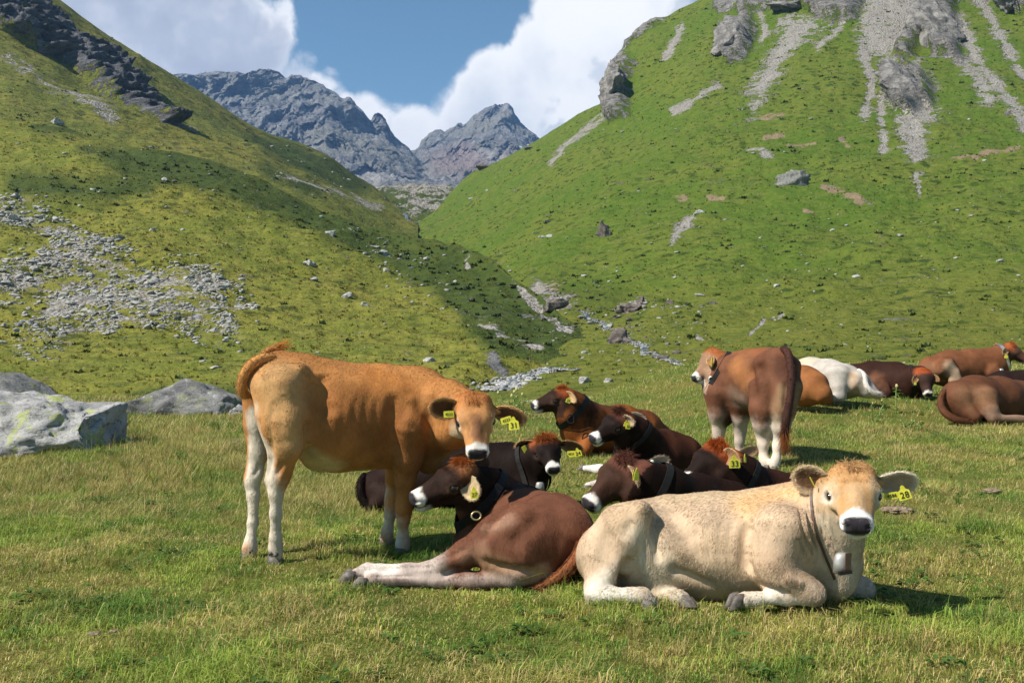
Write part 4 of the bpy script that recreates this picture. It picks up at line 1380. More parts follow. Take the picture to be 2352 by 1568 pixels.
class Field:
    """smooth union of tapered limbs and ellipsoids, turned into one skin"""

    def __init__(self):
        self.pr = []

    def cone(self, a, b, ra, rb, k=0.04, ax=None, flat=1.0, sub=False):
        self.pr.append(('c', np.asarray(a, float), np.asarray(b, float), ra, rb, k, ax, flat, sub))

    def ell(self, c, r, R, k=0.04, sub=False):
        self.pr.append(('e', np.asarray(c, float), np.asarray(r, float), np.asarray(R, float), 0, k, None, 1.0, sub))

    @staticmethod
    def dist(p, X):
        if p[0] == 'c':
            _, a, b, ra, rb, k, ax, fl, sub = p
            q = X - a
            ba = b - a
            if ax is not None and fl != 1.0:
                s = 1.0 / fl - 1.0
                q = q + (q @ ax)[..., None] * ax * s
                ba = ba + (ba @ ax) * ax * s
            t = np.clip((q @ ba) / (ba @ ba + 1e-12), 0, 1)
            d = np.sqrt(((q - t[..., None] * ba) ** 2).sum(-1)) - (ra + (rb - ra) * t)
            return d * (min(1.0, fl) * 0.5 + 0.5)
        _, c, r, R, _0, k, ax, fl, sub = p
        q = (X - c) @ R.T
        k0 = np.sqrt(((q / r) ** 2).sum(-1))
        k1 = np.sqrt(((q / r ** 2) ** 2).sum(-1)) + 1e-9
        return k0 * (k0 - 1.0) / k1

    @staticmethod
    def blend(f, d, k, sub):
        if sub:
            d = -d
            h = np.maximum(k - np.abs(f - d), 0) / k
            return np.maximum(f, d) + h * h * k * 0.25
        h = np.maximum(k - np.abs(f - d), 0) / k
        return np.minimum(f, d) - h * h * k * 0.25

    def bounds(self, p):
        if p[0] == 'c':
            r = max(p[3], p[4]) * max(1.0, p[7])
            return np.minimum(p[1], p[2]) - r, np.maximum(p[1], p[2]) + r
        r = p[2].max()
        return p[1] - r, p[1] + r

    def value(self, X):
        f = np.full(X.shape[:-1], 1.0)
        for p in self.pr:
            f = self.blend(f, self.dist(p, X), p[5], p[8])
        return f

    def mesh(self, vox):
        lo = np.min([self.bounds(p)[0] for p in self.pr if not p[8]], 0) - 3 * vox
        hi = np.max([self.bounds(p)[1] for p in self.pr if not p[8]], 0) + 3 * vox
        n = np.ceil((hi - lo) / vox).astype(int) + 1
        G = np.full(n, 0.5, np.float32)
        axs = [lo[i] + np.arange(n[i]) * vox for i in range(3)]
        for p in self.pr:
            a, b = self.bounds(p)
            mg = p[5] + 2 * vox
            i0 = np.maximum(((a - mg - lo) / vox).astype(int), 0)
            i1 = np.minimum(((b + mg - lo) / vox).astype(int) + 2, n)
            if np.any(i1 <= i0):
                continue
            sl = tuple(slice(i0[k], i1[k]) for k in range(3))
            X = np.stack(np.meshgrid(*[axs[k][sl[k]] for k in range(3)], indexing='ij'), -1)
            G[sl] = self.blend(G[sl], self.dist(p, X), p[5], p[8])
        S = G < 0
        c = np.zeros(np.array(n) - 1, np.int8)
        for i in (0, 1):
            for j in (0, 1):
                for k in (0, 1):
                    c += S[i:n[0] - 1 + i, j:n[1] - 1 + j, k:n[2] - 1 + k]
        act = (c > 0) & (c < 8)
        I = np.argwhere(act)
        ids = np.full(act.shape, -1, np.int64)
        ids[act] = np.arange(len(I))
        corner = {(i, j, k): G[I[:, 0] + i, I[:, 1] + j, I[:, 2] + k] for i in (0, 1) for j in (0, 1) for k in (0, 1)}
        acc = np.zeros((len(I), 3))
        cnt = np.zeros(len(I))
        for a in corner:
            for axis in range(3):
                if a[axis] == 0:
                    b = list(a)
                    b[axis] = 1
                    fa, fb = corner[a], corner[tuple(b)]
                    m = (fa < 0) != (fb < 0)
                    t = np.where(m, fa / np.where(m, fa - fb, 1), 0)
                    pos = np.array(a, float)[None] + t[:, None] * (np.array(b, float) - np.array(a, float))
                    acc += pos * m[:, None]
                    cnt += m
        V = lo + (I + acc / cnt[:, None]) * vox
        Q = []
        for axis in range(3):
            o1, o2 = [(1, 2), (2, 0), (0, 1)][axis]
            sa = [slice(None)] * 3
            sb = [slice(None)] * 3
            sa[axis] = slice(0, -1)
            sb[axis] = slice(1, None)
            df = S[tuple(sa)] != S[tuple(sb)]
            E = np.argwhere(df)
            E = E[(E[:, o1] > 0) & (E[:, o2] > 0) & (E[:, o1] < n[o1] - 1) & (E[:, o2] < n[o2] - 1)]
            q = []
            for (u, v) in ((1, 1), (0, 1), (0, 0), (1, 0)):
                e = E.copy()
                e[:, o1] -= u
                e[:, o2] -= v
                q.append(ids[e[:, 0], e[:, 1], e[:, 2]])
            q = np.stack(q, 1)
            ins = S[E[:, 0], E[:, 1], E[:, 2]]
            q[~ins] = q[~ins][:, ::-1]
            Q.append(q)
        Q = np.concatenate(Q)
        # light smoothing of the voxel grain
        ed = np.concatenate([Q[:, [0, 1]], Q[:, [1, 2]], Q[:, [2, 3]], Q[:, [3, 0]]])
        deg = np.bincount(ed.ravel(), minlength=len(V)) + 1e-9
        for lam in (0.5, 0.5, 0.4):
            s = np.stack([np.bincount(ed[:, 0], V[ed[:, 1], k], len(V)) + np.bincount(ed[:, 1], V[ed[:, 0], k], len(V)) for k in range(3)], 1)
            V = V + lam * (s / deg[:, None] - V)
        return V, Q


def face_normals(V, Q):
    nrm = np.cross(V[Q[:, 2]] - V[Q[:, 0]], V[Q[:, 3]] - V[Q[:, 1]])
    ar = np.linalg.norm(nrm, axis=1)
    return nrm / (ar[:, None] + 1e-12), ar * 0.5


def vert_normals(V, Q):
    fn, ar = face_normals(V, Q)
    w_ = fn * ar[:, None]
    N = np.stack([sum(np.bincount(Q[:, c], w_[:, k], len(V)) for c in range(4)) for k in range(3)], 1)
    return N / (np.linalg.norm(N, axis=1)[:, None] + 1e-12)


def coat_mat():
    m, n = mat('cow coat')
    at = n.n('ShaderNodeAttribute', attribute_name='coat')
    co = n.n('ShaderNodeTexCoord').outputs['Object']
    st = n.n('ShaderNodeMapping', {'Vector': co, 'Scale': (90.0, 90.0, 34.0)}).outputs[0]
    n1 = n.noise(st, 1.0, 4.0, 0.6).outputs[0]
    n2 = n.noise(co, 7.0, 4.0, 0.6).outputs[0]
    v = n.math('MULTIPLY_ADD', n1, 0.55, 0.72)
    v = n.math('MULTIPLY', v, n.smooth(n2, 0.3, 0.7, 0.86, 1.12))
    c = n.mix(1.0, at.outputs['Color'], n.n('ShaderNodeCombineColor', {0: v, 1: v, 2: v}).outputs[0], 'MULTIPLY')
    b = n.n('ShaderNodeBump', {'Height': n.math('ADD', n1, n.math('MULTIPLY', n2, 0.8)), 'Strength': 0.4, 'Distance': 0.008})
    wet = at.outputs['Alpha']
    finish(n, principled(n, c, n.math('MULTIPLY_ADD', wet, -0.34, 0.66), b.outputs[0], 0.06, **{'Sheen Weight': 0.0}))
    return m


def fur_mat():
    m, n = mat('cow fur')
    at = n.n('ShaderNodeAttribute', attribute_name='coat').outputs['Color']
    finish(n, principled(n, at, 0.6, None, 0.05))
    return m


def plain(name, c, rough=0.5, spec=0.4, metal=0.0, c2=None, scale=30.0):
    m, n = mat(name)
    co = n.n('ShaderNodeTexCoord').outputs['Object']
    nz = n.noise(co, scale, 4.0, 0.6).outputs[0]
    col = n.mix(n.smooth(nz, 0.3, 0.7), c, c2 or tuple(x * 0.7 for x in c))
    b = n.n('ShaderNodeBump', {'Height': nz, 'Strength': 0.25, 'Distance': 0.004})
    finish(n, principled(n, col, rough, b.outputs[0], spec, Metallic=metal))
    return m


M_COAT, M_FUR = coat_mat(), fur_mat()
M_EYE = plain('eye', (0.012, 0.008, 0.006), 0.07, 0.7)
M_HOOF = plain('hoof horn', (0.06, 0.05, 0.043), 0.6, 0.3, 0.0, (0.16, 0.135, 0.115), 40)
M_TAG = plain('ear tag plastic', (0.66, 0.62, 0.05), 0.5, 0.3, 0.0, (0.54, 0.50, 0.05))
M_INK = plain('tag ink', (0.015, 0.013, 0.01), 0.6)
M_BTN = plain('tag button', (0.72, 0.78, 0.60), 0.4)
M_STRAP = plain('black leather strap', (0.016, 0.014, 0.013), 0.7, 0.2)
M_METAL = plain('worn steel', (0.55, 0.53, 0.48), 0.38, 0.5, 0.9)
M_BRASS = plain('brass', (0.62, 0.50, 0.27), 0.35, 0.5, 0.8)
M_BELL = plain('pale bell metal', (0.40, 0.385, 0.36), 0.5, 0.5, 0.5)

WHITE = np.array([0.64, 0.59, 0.53])
NOSE = np.array([0.030, 0.026, 0.030])
RS = np.random.default_rng(5)
GROUND_COWS = []


class Cow:
    def __init__(self, label, heading, coat, vox=0.012, fur=0, furlen=0.013, group=None, seed=0, dmid=6.0):
        self.label, self.coat, self.vox, self.fur, self.furlen, self.seed = label, np.array(coat, float), vox, fur, furlen, seed
        self.h = unit([heading[0], heading[1], 0])
        self.side = np.array([self.h[1], -self.h[0], 0.0])
        self.f = Field()
        self.paint = []
        self.parts = []          # (name, mesh, material, children)
        self.strands = []
        self.ears = []
        self.heads = None
        self.group = group
        self.dmid = dmid
        self.base = None
        self.dents = []

    # -- body
    def trunk(self, st, flat=0.82, k=0.07):
        pts = [(P(a, b, d), r * d / F) for a, b, d, r in st]
        for (a, ra), (b, rb) in zip(pts[:-1], pts[1:]):
            self.f.cone(a, b, ra, rb, k, self.side, flat)

    def limb(self, st, k=0.035):
        pts = [(P(a, b, d), r * d / F) for a, b, d, r in st]
        for (a, ra), (b, rb) in zip(pts[:-1], pts[1:]):
            self.f.cone(a, b, ra, rb, k)

    def dent(self, pts, r, depth):
        """a crease (or, with negative depth, a ridge) in the skin along a line"""
        self.dents.append((pts, r, depth))

    def _apply_dents(self, V, N):
        for pts, r, depth in self.dents:
            p2 = np.array(pts, float)
            line = p2 if len(p2) == 1 else spline(p2, max(4, 6 * len(p2)))
            S = []
            for a, b in line:
                ds_ = np.linspace(self.dmid - 1.6, self.dmid + 1.6, 400)
                X = np.stack([(a - CX) / F * ds_, ds_, EYE - (b - HY) / F * ds_], 1)
                k = np.where(self.f.value(X) < 0)[0]
                if len(k):
                    S.append(X[k[0]])
            if not S:
                continue
            S = np.array(S)
            rad = r * self.dmid / F
            lo, hi = S.min(0) - 3 * rad, S.max(0) + 3 * rad
            m = np.where(np.all((V > lo) & (V < hi), 1))[0]
            q = V[m]
            if len(S) == 1:
                dd = np.linalg.norm(q - S[0], axis=1)
                tt = np.full(len(q), 0.5)
            else:
                dd = np.full(len(q), 9.0)
                tt = np.zeros(len(q))
                for i in range(len(S) - 1):
                    ab = S[i + 1] - S[i]
                    t = np.clip(((q - S[i]) @ ab) / (ab @ ab + 1e-12), 0, 1)
                    e = np.linalg.norm(q - S[i] - t[:, None] * ab, axis=1)
                    better = e < dd
                    dd = np.where(better, e, dd)
                    tt = np.where(better, (i + t) / (len(S) - 1), tt)
            taper = 1.0 if len(S) == 1 or np.linalg.norm(S[-1] - S[0]) < 5 * rad else sstep(0, 0.25, np.minimum(tt, 1 - tt))
            V[m] -= N[m] * (depth * taper * np.exp(-(dd / rad) ** 2))[:, None]
        return V

    def ball(self, px, py, d, r, k=0.03):
        p = P(px, py, d)
        self.f.ell(p, np.full(3, r * d / F), np.eye(3), k)

    # -- head
    def head(self, poll, muz, up, pal, wy=1.15, ears=True, jaw=1.0, k=0.03):
        A, B = P(*poll), P(*muz)
        M0 = np.array([0.465, 0, -0.11])
        L0 = np.linalg.norm(M0)
        e = unit(B - A)
        s = np.linalg.norm(B - A) / L0
        y = unit(np.cross(np.asarray(up, float), e))
        nn = np.cross(e, y)
        ph = math.atan2(0.11, 0.465)
        X = math.cos(ph) * e + math.sin(ph) * nn
        Z = -math.sin(ph) * e + math.cos(ph) * nn
        Y = np.cross(Z, X)
        R = np.stack([X, Y, Z])          # rows: world -> head
        self.R, self.A, self.s, self.wy, self.pal = R, A, s, wy, pal
        self.heads = True

        def T(p):
            return A + s * (p[0] * X + p[1] * wy * Y + p[2] * Z)
        self.T = T
        f = self.f

        def cone(a, b, ra, rb, kk=k, sub=False):
            f.cone(T(a), T(b), ra * s, rb * s, kk * s, None, 1.0, sub)

        def ell(c, r, kk=k, sub=False):
            f.ell(T(c), np.array([r[0], r[1] * wy, r[2]]) * s, R, kk * s, sub)
        for q in (-1, 1):
            cone((0.03, 0.050 * q, -0.05), (0.17, 0.047 * q, -0.06), 0.062, 0.064)
            cone((0.17, 0.048 * q, -0.10), (0.34, 0.036 * q, -0.110), 0.052, 0.044, 0.04)
            ell((0.10, 0.055 * q, -0.185 * jaw), (0.078, 0.034, 0.075), 0.05)
            cone((0.12, 0.048 * q, -0.205 * jaw), (0.36, 0.014 * q, -0.172), 0.036, 0.031, 0.04)
            ell((0.150, 0.096 * q, -0.062), (0.042, 0.022, 0.024), 0.025)
            ell((0.196, 0.086 * q, -0.118), (0.05, 0.02, 0.022), 0.03)
        ell((0.02, 0, -0.04), (0.06, 0.075, 0.055), 0.05)
        ell((0.06, 0, -0.11), (0.09, 0.098, 0.10), 0.05)
        cone((0.16, 0, -0.055), (0.36, 0, -0.086), 0.068, 0.050)
        ell((0.402, 0, -0.115), (0.060, 0.068, 0.058), 0.035)
        for q in (-1, 1):
            ell((0.424, 0.038 * q, -0.098), (0.036, 0.030, 0.034), 0.03)
        ell((0.388, 0, -0.178), (0.052, 0.052, 0.031), 0.018)
        for q in (-1, 1):
            ell((0.458, 0.041 * q, -0.096), (0.020, 0.013, 0.017), 0.012, True)
            ell((0.430, 0.066 * q, -0.098), (0.022, 0.016, 0.007), 0.012, True)
            ell((0.170, 0.119 * q, -0.088), (0.026, 0.022, 0.020), 0.014, True)
        # mouth line
        for q in (-1, 1):
            cone((0.425, 0.03 * q, -0.152), (0.335, 0.062 * q, -0.150), 0.006, 0.008, 0.008, True)
        for q in (-1, 1):
            v, fc = ico(3)
            v = (v * np.array([0.031, 0.022, 0.024]) * s) @ R + T((0.170, 0.1000 * q, -0.088))
            self.parts.append(('eye', mesh_from('eye', v, fc.ravel(), np.full(len(fc), 3)), M_EYE, []))

    def topknot(self, n, ln, color, spread=0.055, back=0.0):
        """tuft of long hair on the crown; falls forward and to the sides"""
        s = self.s
        for _ in range(n):
            a, r = RS.uniform(0, 6.28), RS.uniform() ** 0.5
            x, y = 0.02 + 0.055 * r * math.cos(a), spread * r * math.sin(a)
            o = self.T((x, y, 0.008 - 0.03 * (y / 0.06) ** 2))
            dl = self.R.T @ np.array([RS.normal() * 0.55 + 0.25 + back, y / 0.06 * 0.7 + RS.normal() * 0.35, 1.0])
            l_ = ln * s * RS.uniform(0.5, 1.15)
            p1 = o + unit(dl) * l_ * 0.5
            p2 = p1 + unit(dl + np.array([RS.normal() * 0.3, RS.normal() * 0.3, -0.9])) * l_ * 0.5
            self.strands.append((np.array([o, p1, p2]), np.asarray(color) * RS.uniform(0.55, 1.35), 0.0011))

    def ear(self, base, tip, opend, width, outer, inner, rim, cup=0.55, droop=0.0):
        b, t = P(*base), P(*tip)
        e = t - b
        L = np.linalg.norm(e)
        e_ = e / L
        sd = unit(np.cross(np.asarray(opend, float), e_))
        o_ = np.cross(e_, sd)
        nu, nw = 18, 11
        inner_v, outer_v = [], []
        ci, co_ = [], []
        for i in range(nu):
            u = i / (nu - 1)
            w_ = width * (0.30 + 0.70 * math.sin(math.pi * min(1.0, u * 0.78 + 0.13)) ** 0.9) * (1 if u < 0.82 else math.sqrt(max(0.0, 1 - ((u - 0.82) / 0.185) ** 2)))
            cu = cup * (1.3 - 0.8 * u)
            c = b + e * u + np.array([0, 0, -droop * u * u])
            for j in range(nw):
                v = -1 + 2 * j / (nw - 1)
                pos = c + sd * w_ * v + o_ * (cu * w_ * (v * v - 0.5))
                inner_v.append(pos)
                outer_v.append(pos - o_ * (0.009 * (1 - v * v) + 0.003))
                edge = max(abs(v), (u - 0.75) * 4)
                ci.append(np.asarray(inner) * (1 - sstep(0.55, 0.95, edge)) + np.asarray(rim) * sstep(0.55, 0.95, edge))
                k_ = sstep(0.8, 1.0, edge) * 0.7
                co_.append(np.asarray(outer) * (1 - k_) + np.asarray(rim) * k_)
        V = np.array(inner_v + outer_v)
        n0 = nu * nw
        Q = []
        for i in range(nu - 1):
            for j in range(nw - 1):
                a = i * nw + j
                Q.append((a, a + 1, a + nw + 1, a + nw))
                Q.append((n0 + a, n0 + a + nw, n0 + a + nw + 1, n0 + a + 1))
        ring = [j for j in range(nw)] + [i * nw + nw - 1 for i in range(1, nu)] + [(nu - 1) * nw + j for j in range(nw - 2, -1, -1)] + [i * nw for i in range(nu - 2, 0, -1)]
        for k in range(len(ring)):
            a, c = ring[k], ring[(k + 1) % len(ring)]
            Q.append((c, a, n0 + a, n0 + c))
        Q = np.array(Q)
        fn, _ = face_normals(V, Q)
        C = np.array(ci + co_)
        me = mesh_from('ear', V, Q.ravel(), np.full(len(Q), 4))
        set_color(me, 'coat', np.concatenate([C, np.zeros((len(C), 1))], 1))
        self.parts.append(('ear', me, M_COAT, []))
        N = np.concatenate([np.tile(o_, (n0, 1)), np.tile(-o_, (n0, 1))])
        self.ears.append((V, Q, C, N, e_))
        # root of the ear grows out of the skull
        self.f.cone(b - e_ * 0.03, b + e_ * 0.018, width * 0.42, width * 0.30, 0.03)

    def tag(self, px, py, d, wd, ht, text, tilt=0.0, yaw=0.0, shape='plate', num=1.0, mat_=None):
        """yellow plastic ear tag with its number"""
        c = P(px, py, d)
        nrm_ = np.array([math.sin(yaw), -math.cos(yaw), 0.0])
        rt = np.array([math.cos(yaw), math.sin(yaw), 0.0])
        up = np.array([0, 0, 1.0])
        r2 = rt * math.cos(tilt) + up * math.sin(tilt)
        u2 = -rt * math.sin(tilt) + up * math.cos(tilt)
        w2, h2 = wd / 2, ht / 2
        if shape == 'plate':
            prof = [(-w2, -h2 * 0.92), (-w2 * 0.9, -h2), (w2 * 0.9, -h2), (w2, -h2 * 0.92), (w2 * 0.92, h2 * 0.25), (w2 * 0.45, h2 * 0.5), (w2 * 0.26, h2 * 0.95), (0, h2 * 1.1), (-w2 * 0.26, h2 * 0.95), (-w2 * 0.45, h2 * 0.5), (-w2 * 0.92, h2 * 0.25)]
        else:
            prof = [(-w2, -h2 * 0.85), (-w2 * 0.9, -h2), (w2 * 0.9, -h2), (w2, -h2 * 0.85), (w2, h2 * 0.85), (w2 * 0.9, h2), (w2 * 0.2, h2 * 1.05), (-w2 * 0.9, h2), (-w2, h2 * 0.85)]
        m_ = len(prof)
        V = [c + r2 * x + u2 * y + nrm_ * (0.0018 + 0.006 * (y / ht) ** 2) for x, y in prof] + [c + r2 * x + u2 * y - nrm_ * 0.0012 for x, y in prof]
        Fc = [tuple(range(m_)), tuple(range(2 * m_ - 1, m_ - 1, -1))] + [(i, i + m_, (i + 1) % m_ + m_, (i + 1) % m_) for i in range(m_)]
        me = pymesh('ear_tag', V, Fc, False)
        ch = []
        if text:
            cu = bpy.data.curves.new('number', 'FONT')
            cu.body = text
            cu.align_x, cu.align_y = 'CENTER', 'CENTER'
            cu.size = min(ht * 0.72 if shape == 'plate' else ht * 0.8, wd * 1.45 / len(text)) * num
            cu.extrude = 0.0003
            cu.offset = 0.0001
            to = bpy.data.objects.new('number', cu)
            COL.objects.link(to)
            bpy.context.view_layer.update()
            tm = bpy.data.meshes.new_from_object(to.evaluated_get(bpy.context.evaluated_depsgraph_get()))
            bpy.data.objects.remove(to)
            Mx = Matrix(((r2[0], u2[0], nrm_[0], 0), (r2[1], u2[1], nrm_[1], 0), (r2[2], u2[2], nrm_[2], 0), (0, 0, 0, 1)))
            Mx.translation = Vector(c + nrm_ * 0.0048 - u2 * (ht * 0.17 if shape == 'plate' else 0))
            tm.transform(Mx)
            tm.name = 'number'
            ch.append(('number', tm, M_INK))
        self.parts.append(('ear_tag', me, mat_ or M_TAG, ch))

    def collar(self, c, axis, width, material=None, gap=0.004, n=56, extra=None):
        """strap laid round the neck, following the skin"""
        cc = P(*c)
        ax = unit(axis)
        a = unit(np.cross(ax, [0.3, 0.2, 1.0]))
        b = np.cross(ax, a)
        self.post = getattr(self, 'post', [])
        self.post.append((cc, ax, a, b, width, material or M_STRAP, gap, n, extra or []))

    def _collar_mesh(self, cc, ax, a, b, width, gap, n):
        V, Fc = [], []
        for i in range(n):
            an = 2 * math.pi * i / n
            dr = a * math.cos(an) + b * math.sin(an)
            ts = np.linspace(0.02, 0.30, 90)
            edge = []
            for sgn in (-1, 1):
                o = cc + ax * sgn * width / 2
                val = self.f.value(o + ts[:, None] * dr)
                k = np.where(val > 0)[0]
                edge.append(ts[k[0]] if len(k) else 0.2)
            r = max(edge)
            for sgn, rr in ((-1, edge[0] * 0.5 + r * 0.5), (1, edge[1] * 0.5 + r * 0.5)):
                o = cc + ax * sgn * width / 2
                V += [o + dr * (rr + gap), o + dr * (rr + gap + 0.005)]
        for i in range(n):
            p, q = 4 * i, 4 * ((i + 1) % n)
            for u, v in ((1, 3), (3, 2), (2, 0), (0, 1)):
                Fc.append((p + u, p + v, q + v, q + u))
        return pymesh('collar', V, Fc, False)

    def tail(self, st, switch=0, swlen=0.16, swcol=(0.2, 0.07, 0.02), col=None, n=34):
        c = spline([tuple(P(a, b, d)) + (r * d / F,) for a, b, d, r in st], n)
        me = tube_mesh('tail', c[:, :3], np.maximum(c[:, 3], 0.003), 10)
        cl = np.tile(np.asarray(col if col is not None else self.coat, float), (len(me.vertices), 1))
        V = c[:, :3]
        t = np.repeat(np.linspace(0, 1, n), 10)
        cl = cl * (1 - 0.35 * sstep(0.7, 1.0, t))[:, None]
        set_color(me, 'coat', np.concatenate([cl, np.zeros((len(cl), 1))], 1))
        self.parts.append(('tail', me, M_COAT, []))
        end, dr = V[-1], unit(V[-1] - V[-4])
        for k in range(int(n * 26)):          # short hair along the dock
            i = RS.integers(1, n - 1)
            tt = unit(V[i + 1] - V[i - 1])
            o = V[i] + unit(np.cross(tt, RS.normal(size=3))) * c[i, 3] * 0.95
            out = unit(o - V[i])
            l_ = RS.uniform(0.02, 0.045)
            p1 = o + unit(tt + out * 0.5) * l_ * 0.5
            self.strands.append((np.array([o, p1, p1 + unit(tt * 1.2 + out * 0.2 + [0, 0, -0.3]) * l_ * 0.5]), cl[0] * RS.uniform(0.6, 1.3), 0.0009))
        for k in range(switch):
            i = RS.integers(int(n * 0.72), n)
            o = V[min(i, n - 1)] + RS.normal(size=3) * 0.008
            l_ = swlen * RS.uniform(0.5, 1.1)
            d0 = unit(dr + RS.normal(size=3) * 0.22)
            p1 = o + d0 * l_ * 0.5
            self.strands.append((np.array([o, p1, p1 + unit(d0 + RS.normal(size=3) * 0.25 + [0, 0, -0.25]) * l_ * 0.5]), np.asarray(swcol) * RS.uniform(0.5, 1.4), 0.0012))

    def hoof(self, px, py, d, fwd, s=1.0, up=(0, 0, 1)):
        c = P(px, py, d)
        f_ = unit(fwd)
        u_ = np.asarray(up, float)
        u_ = unit(u_ - f_ * (u_ @ f_))
        sd = np.cross(f_, u_)
        V, Fc = [], []
        for q in (-1, 1):
            o0 = len(V)
            rings = [(-0.032, 0.00, 0.053, 0.021), (-0.026, 0.00, 0.055, 0.023), (0.0, -0.010, 0.044, 0.021), (0.030, -0.024, 0.030, 0.018)]
            for (hz, fx, rl, rw) in rings:
                for k in range(12):
                    an = 2 * math.pi * k / 12
                    V.append(c + s * (u_ * hz + f_ * (fx + rl * math.cos(an)) + sd * (q * 0.0225 + rw * math.sin(an) * (1 - 0.25 * max(0, math.cos(an))))))
            for r in range(3):
                for k in range(12):
                    Fc.append((o0 + r * 12 + k, o0 + r * 12 + (k + 1) % 12, o0 + (r + 1) * 12 + (k + 1) % 12, o0 + (r + 1) * 12 + k))
            Fc.append(tuple(o0 + k for k in range(11, -1, -1)))
            Fc.append(tuple(o0 + 36 + k for k in range(12)))
        self.parts.append(('hoof', pymesh('hoof', V, Fc), M_HOOF, []))

    # -- colouring: soft-edged capsules of another coat colour
    def col(self, a, b, ra, rb, color, soft=0.35, amt=1.0, rough=0.25):
        self.paint.append((P(*a), P(*b), ra * a[2] / F, rb * b[2] / F, np.asarray(color, float), soft, amt, rough))

    def _colors(self, V, N):
        n = len(V)
        C = np.tile(self.coat, (n, 1))
        sd = self.seed * 3.1
        nz = fbm(V[:, 0] * 9 + sd, V[:, 1] * 9, V[:, 2] * 9, 3)
        nf = fbm(V[:, 0] * 34 + sd, V[:, 1] * 34, V[:, 2] * 24, 2)
        big = fbm(V[:, 0] * 3 + sd, V[:, 1] * 3, V[:, 2] * 3, 2)
        C = C * (1 + 0.16 * big + 0.10 * nz)[:, None]
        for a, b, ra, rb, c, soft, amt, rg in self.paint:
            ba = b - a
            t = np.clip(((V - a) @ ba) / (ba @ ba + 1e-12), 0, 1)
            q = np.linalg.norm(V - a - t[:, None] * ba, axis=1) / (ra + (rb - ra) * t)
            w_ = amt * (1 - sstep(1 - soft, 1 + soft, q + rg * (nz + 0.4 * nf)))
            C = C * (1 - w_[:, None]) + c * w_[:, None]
        wet = np.zeros(n)
        bald = np.zeros(n)
        if self.heads:
            H = ((V - self.A) @ self.R.T) / self.s
            H[:, 1] /= self.wy
            x, y, z = H.T
            near = (np.abs(x - 0.22) < 0.30) & (np.abs(y) < 0.16) & (z > -0.30) & (z < 0.10)
            p = self.pal

            def put(w__, c):
                nonlocal C
                w__ = np.where(near, w__, 0)
                C = C * (1 - w__[:, None]) + np.asarray(c, float) * w__[:, None]
            jit = 0.016 * (nz + 1.2 * nf)
            xx = x + jit
            ish = sstep(-0.06, 0.03, x + 0.3 * (z + 0.05)) * sstep(-0.27, -0.2, z)
            put(ish * p.get('face_amt', 1.0), p['face'])
            if 'side' in p:
                put(0.9 * sstep(0.05, 0.085, np.abs(y) + jit) * sstep(0.06, 0.12, xx) * (1 - sstep(0.30, 0.36, xx)), p['side'])
            if 'blaze' in p:
                put(p.get('blaze_amt', 0.8) * (1 - sstep(0.02, 0.06, np.abs(y + jit))) * sstep(0.14, 0.22, xx) * (1 - sstep(0.33, 0.39, xx)) * sstep(-0.10, -0.03, z), p['blaze'])
            if 'crown' in p:
                put(p.get('crown_amt', 0.9) * (1 - sstep(0.05, 0.15, xx)) * sstep(-0.10, -0.02, z), p['crown'])
            if 'jaw' in p:
                put(0.8 * (1 - sstep(-0.20, -0.15, z + jit)) * sstep(0.05, 0.15, xx), p['jaw'])
            if 'eyering' in p:
                for q in (-1, 1):
                    dd = np.sqrt(((x - 0.172) / 1.25) ** 2 + (y - 0.1 * q) ** 2 + ((z + 0.090) / 1.0) ** 2)
                    put(0.55 * (1 - sstep(0.030, 0.058, dd + 0.6 * jit)), p['eyering'])
            for q in (-1, 1):
                dd = np.sqrt(((x - 0.170) / 1.3) ** 2 + (y - 0.1 * q) ** 2 + (z + 0.088) ** 2)
                put(0.95 * (1 - sstep(0.024, 0.034, dd)), (0.015, 0.011, 0.010))
            w__ = sstep(p.get('muz', 0.352), p.get('muz', 0.352) + 0.028, xx + 0.15 * (z + 0.11))
            put(w__ * (z > -0.225) * (np.abs(y) < 0.10), p.get('white', WHITE))
            put(0.75 * sstep(0.33, 0.38, xx) * (1 - sstep(-0.165, -0.150, z)) * (z > -0.225) * (np.abs(y) < 0.08), p.get('chin', WHITE * 0.92))
            nose = sstep(0.424, 0.438, x + 0.3 * jit + 0.15 * (z + 0.10)) * (1 - sstep(0.050, 0.062, np.abs(y))) * sstep(-0.150, -0.140, z)
            put(nose, NOSE)
            wet = np.where(near, nose, 0)
            ml = (1 - sstep(0.004, 0.010, np.abs(z + 0.151))) * sstep(0.335, 0.36, x)
            put(0.8 * ml, (0.05, 0.03, 0.025))
            bald = np.where(near, np.maximum(nose, 0.8 * sstep(0.36, 0.39, x)), 0)
        return np.clip(C, 0.004, 0.95), wet, bald

    def build(self, base):
        """base: (px, d) of the ground point; z from the meadow"""
        V, Q = self.f.mesh(self.vox)
        N = vert_normals(V, Q)
        sdd = self.seed * 5.3
        V = V + N * (0.0022 * fbm(V[:, 0] * 13 + sdd, V[:, 1] * 13, V[:, 2] * 7, 3) + 0.006 * fbm(V[:, 0] * 5 + sdd, V[:, 1] * 5, V[:, 2] * 3.5, 2))[:, None]
        V = self._apply_dents(V, N)
        C, wet, bald = self._colors(V, N)
        N = vert_normals(V, Q)
        x_ = (base[0] - CX) / F * base[1]
        root = empty('cow', (x_, base[1], float(z_meadow(x_, base[1]))), self.label, 'cow', self.group)
        me = mesh_from('body', V, Q.ravel(), np.full(len(Q), 4))
        set_color(me, 'coat', np.concatenate([C, wet[:, None]], 1))
        obj('body', me, M_COAT, root)
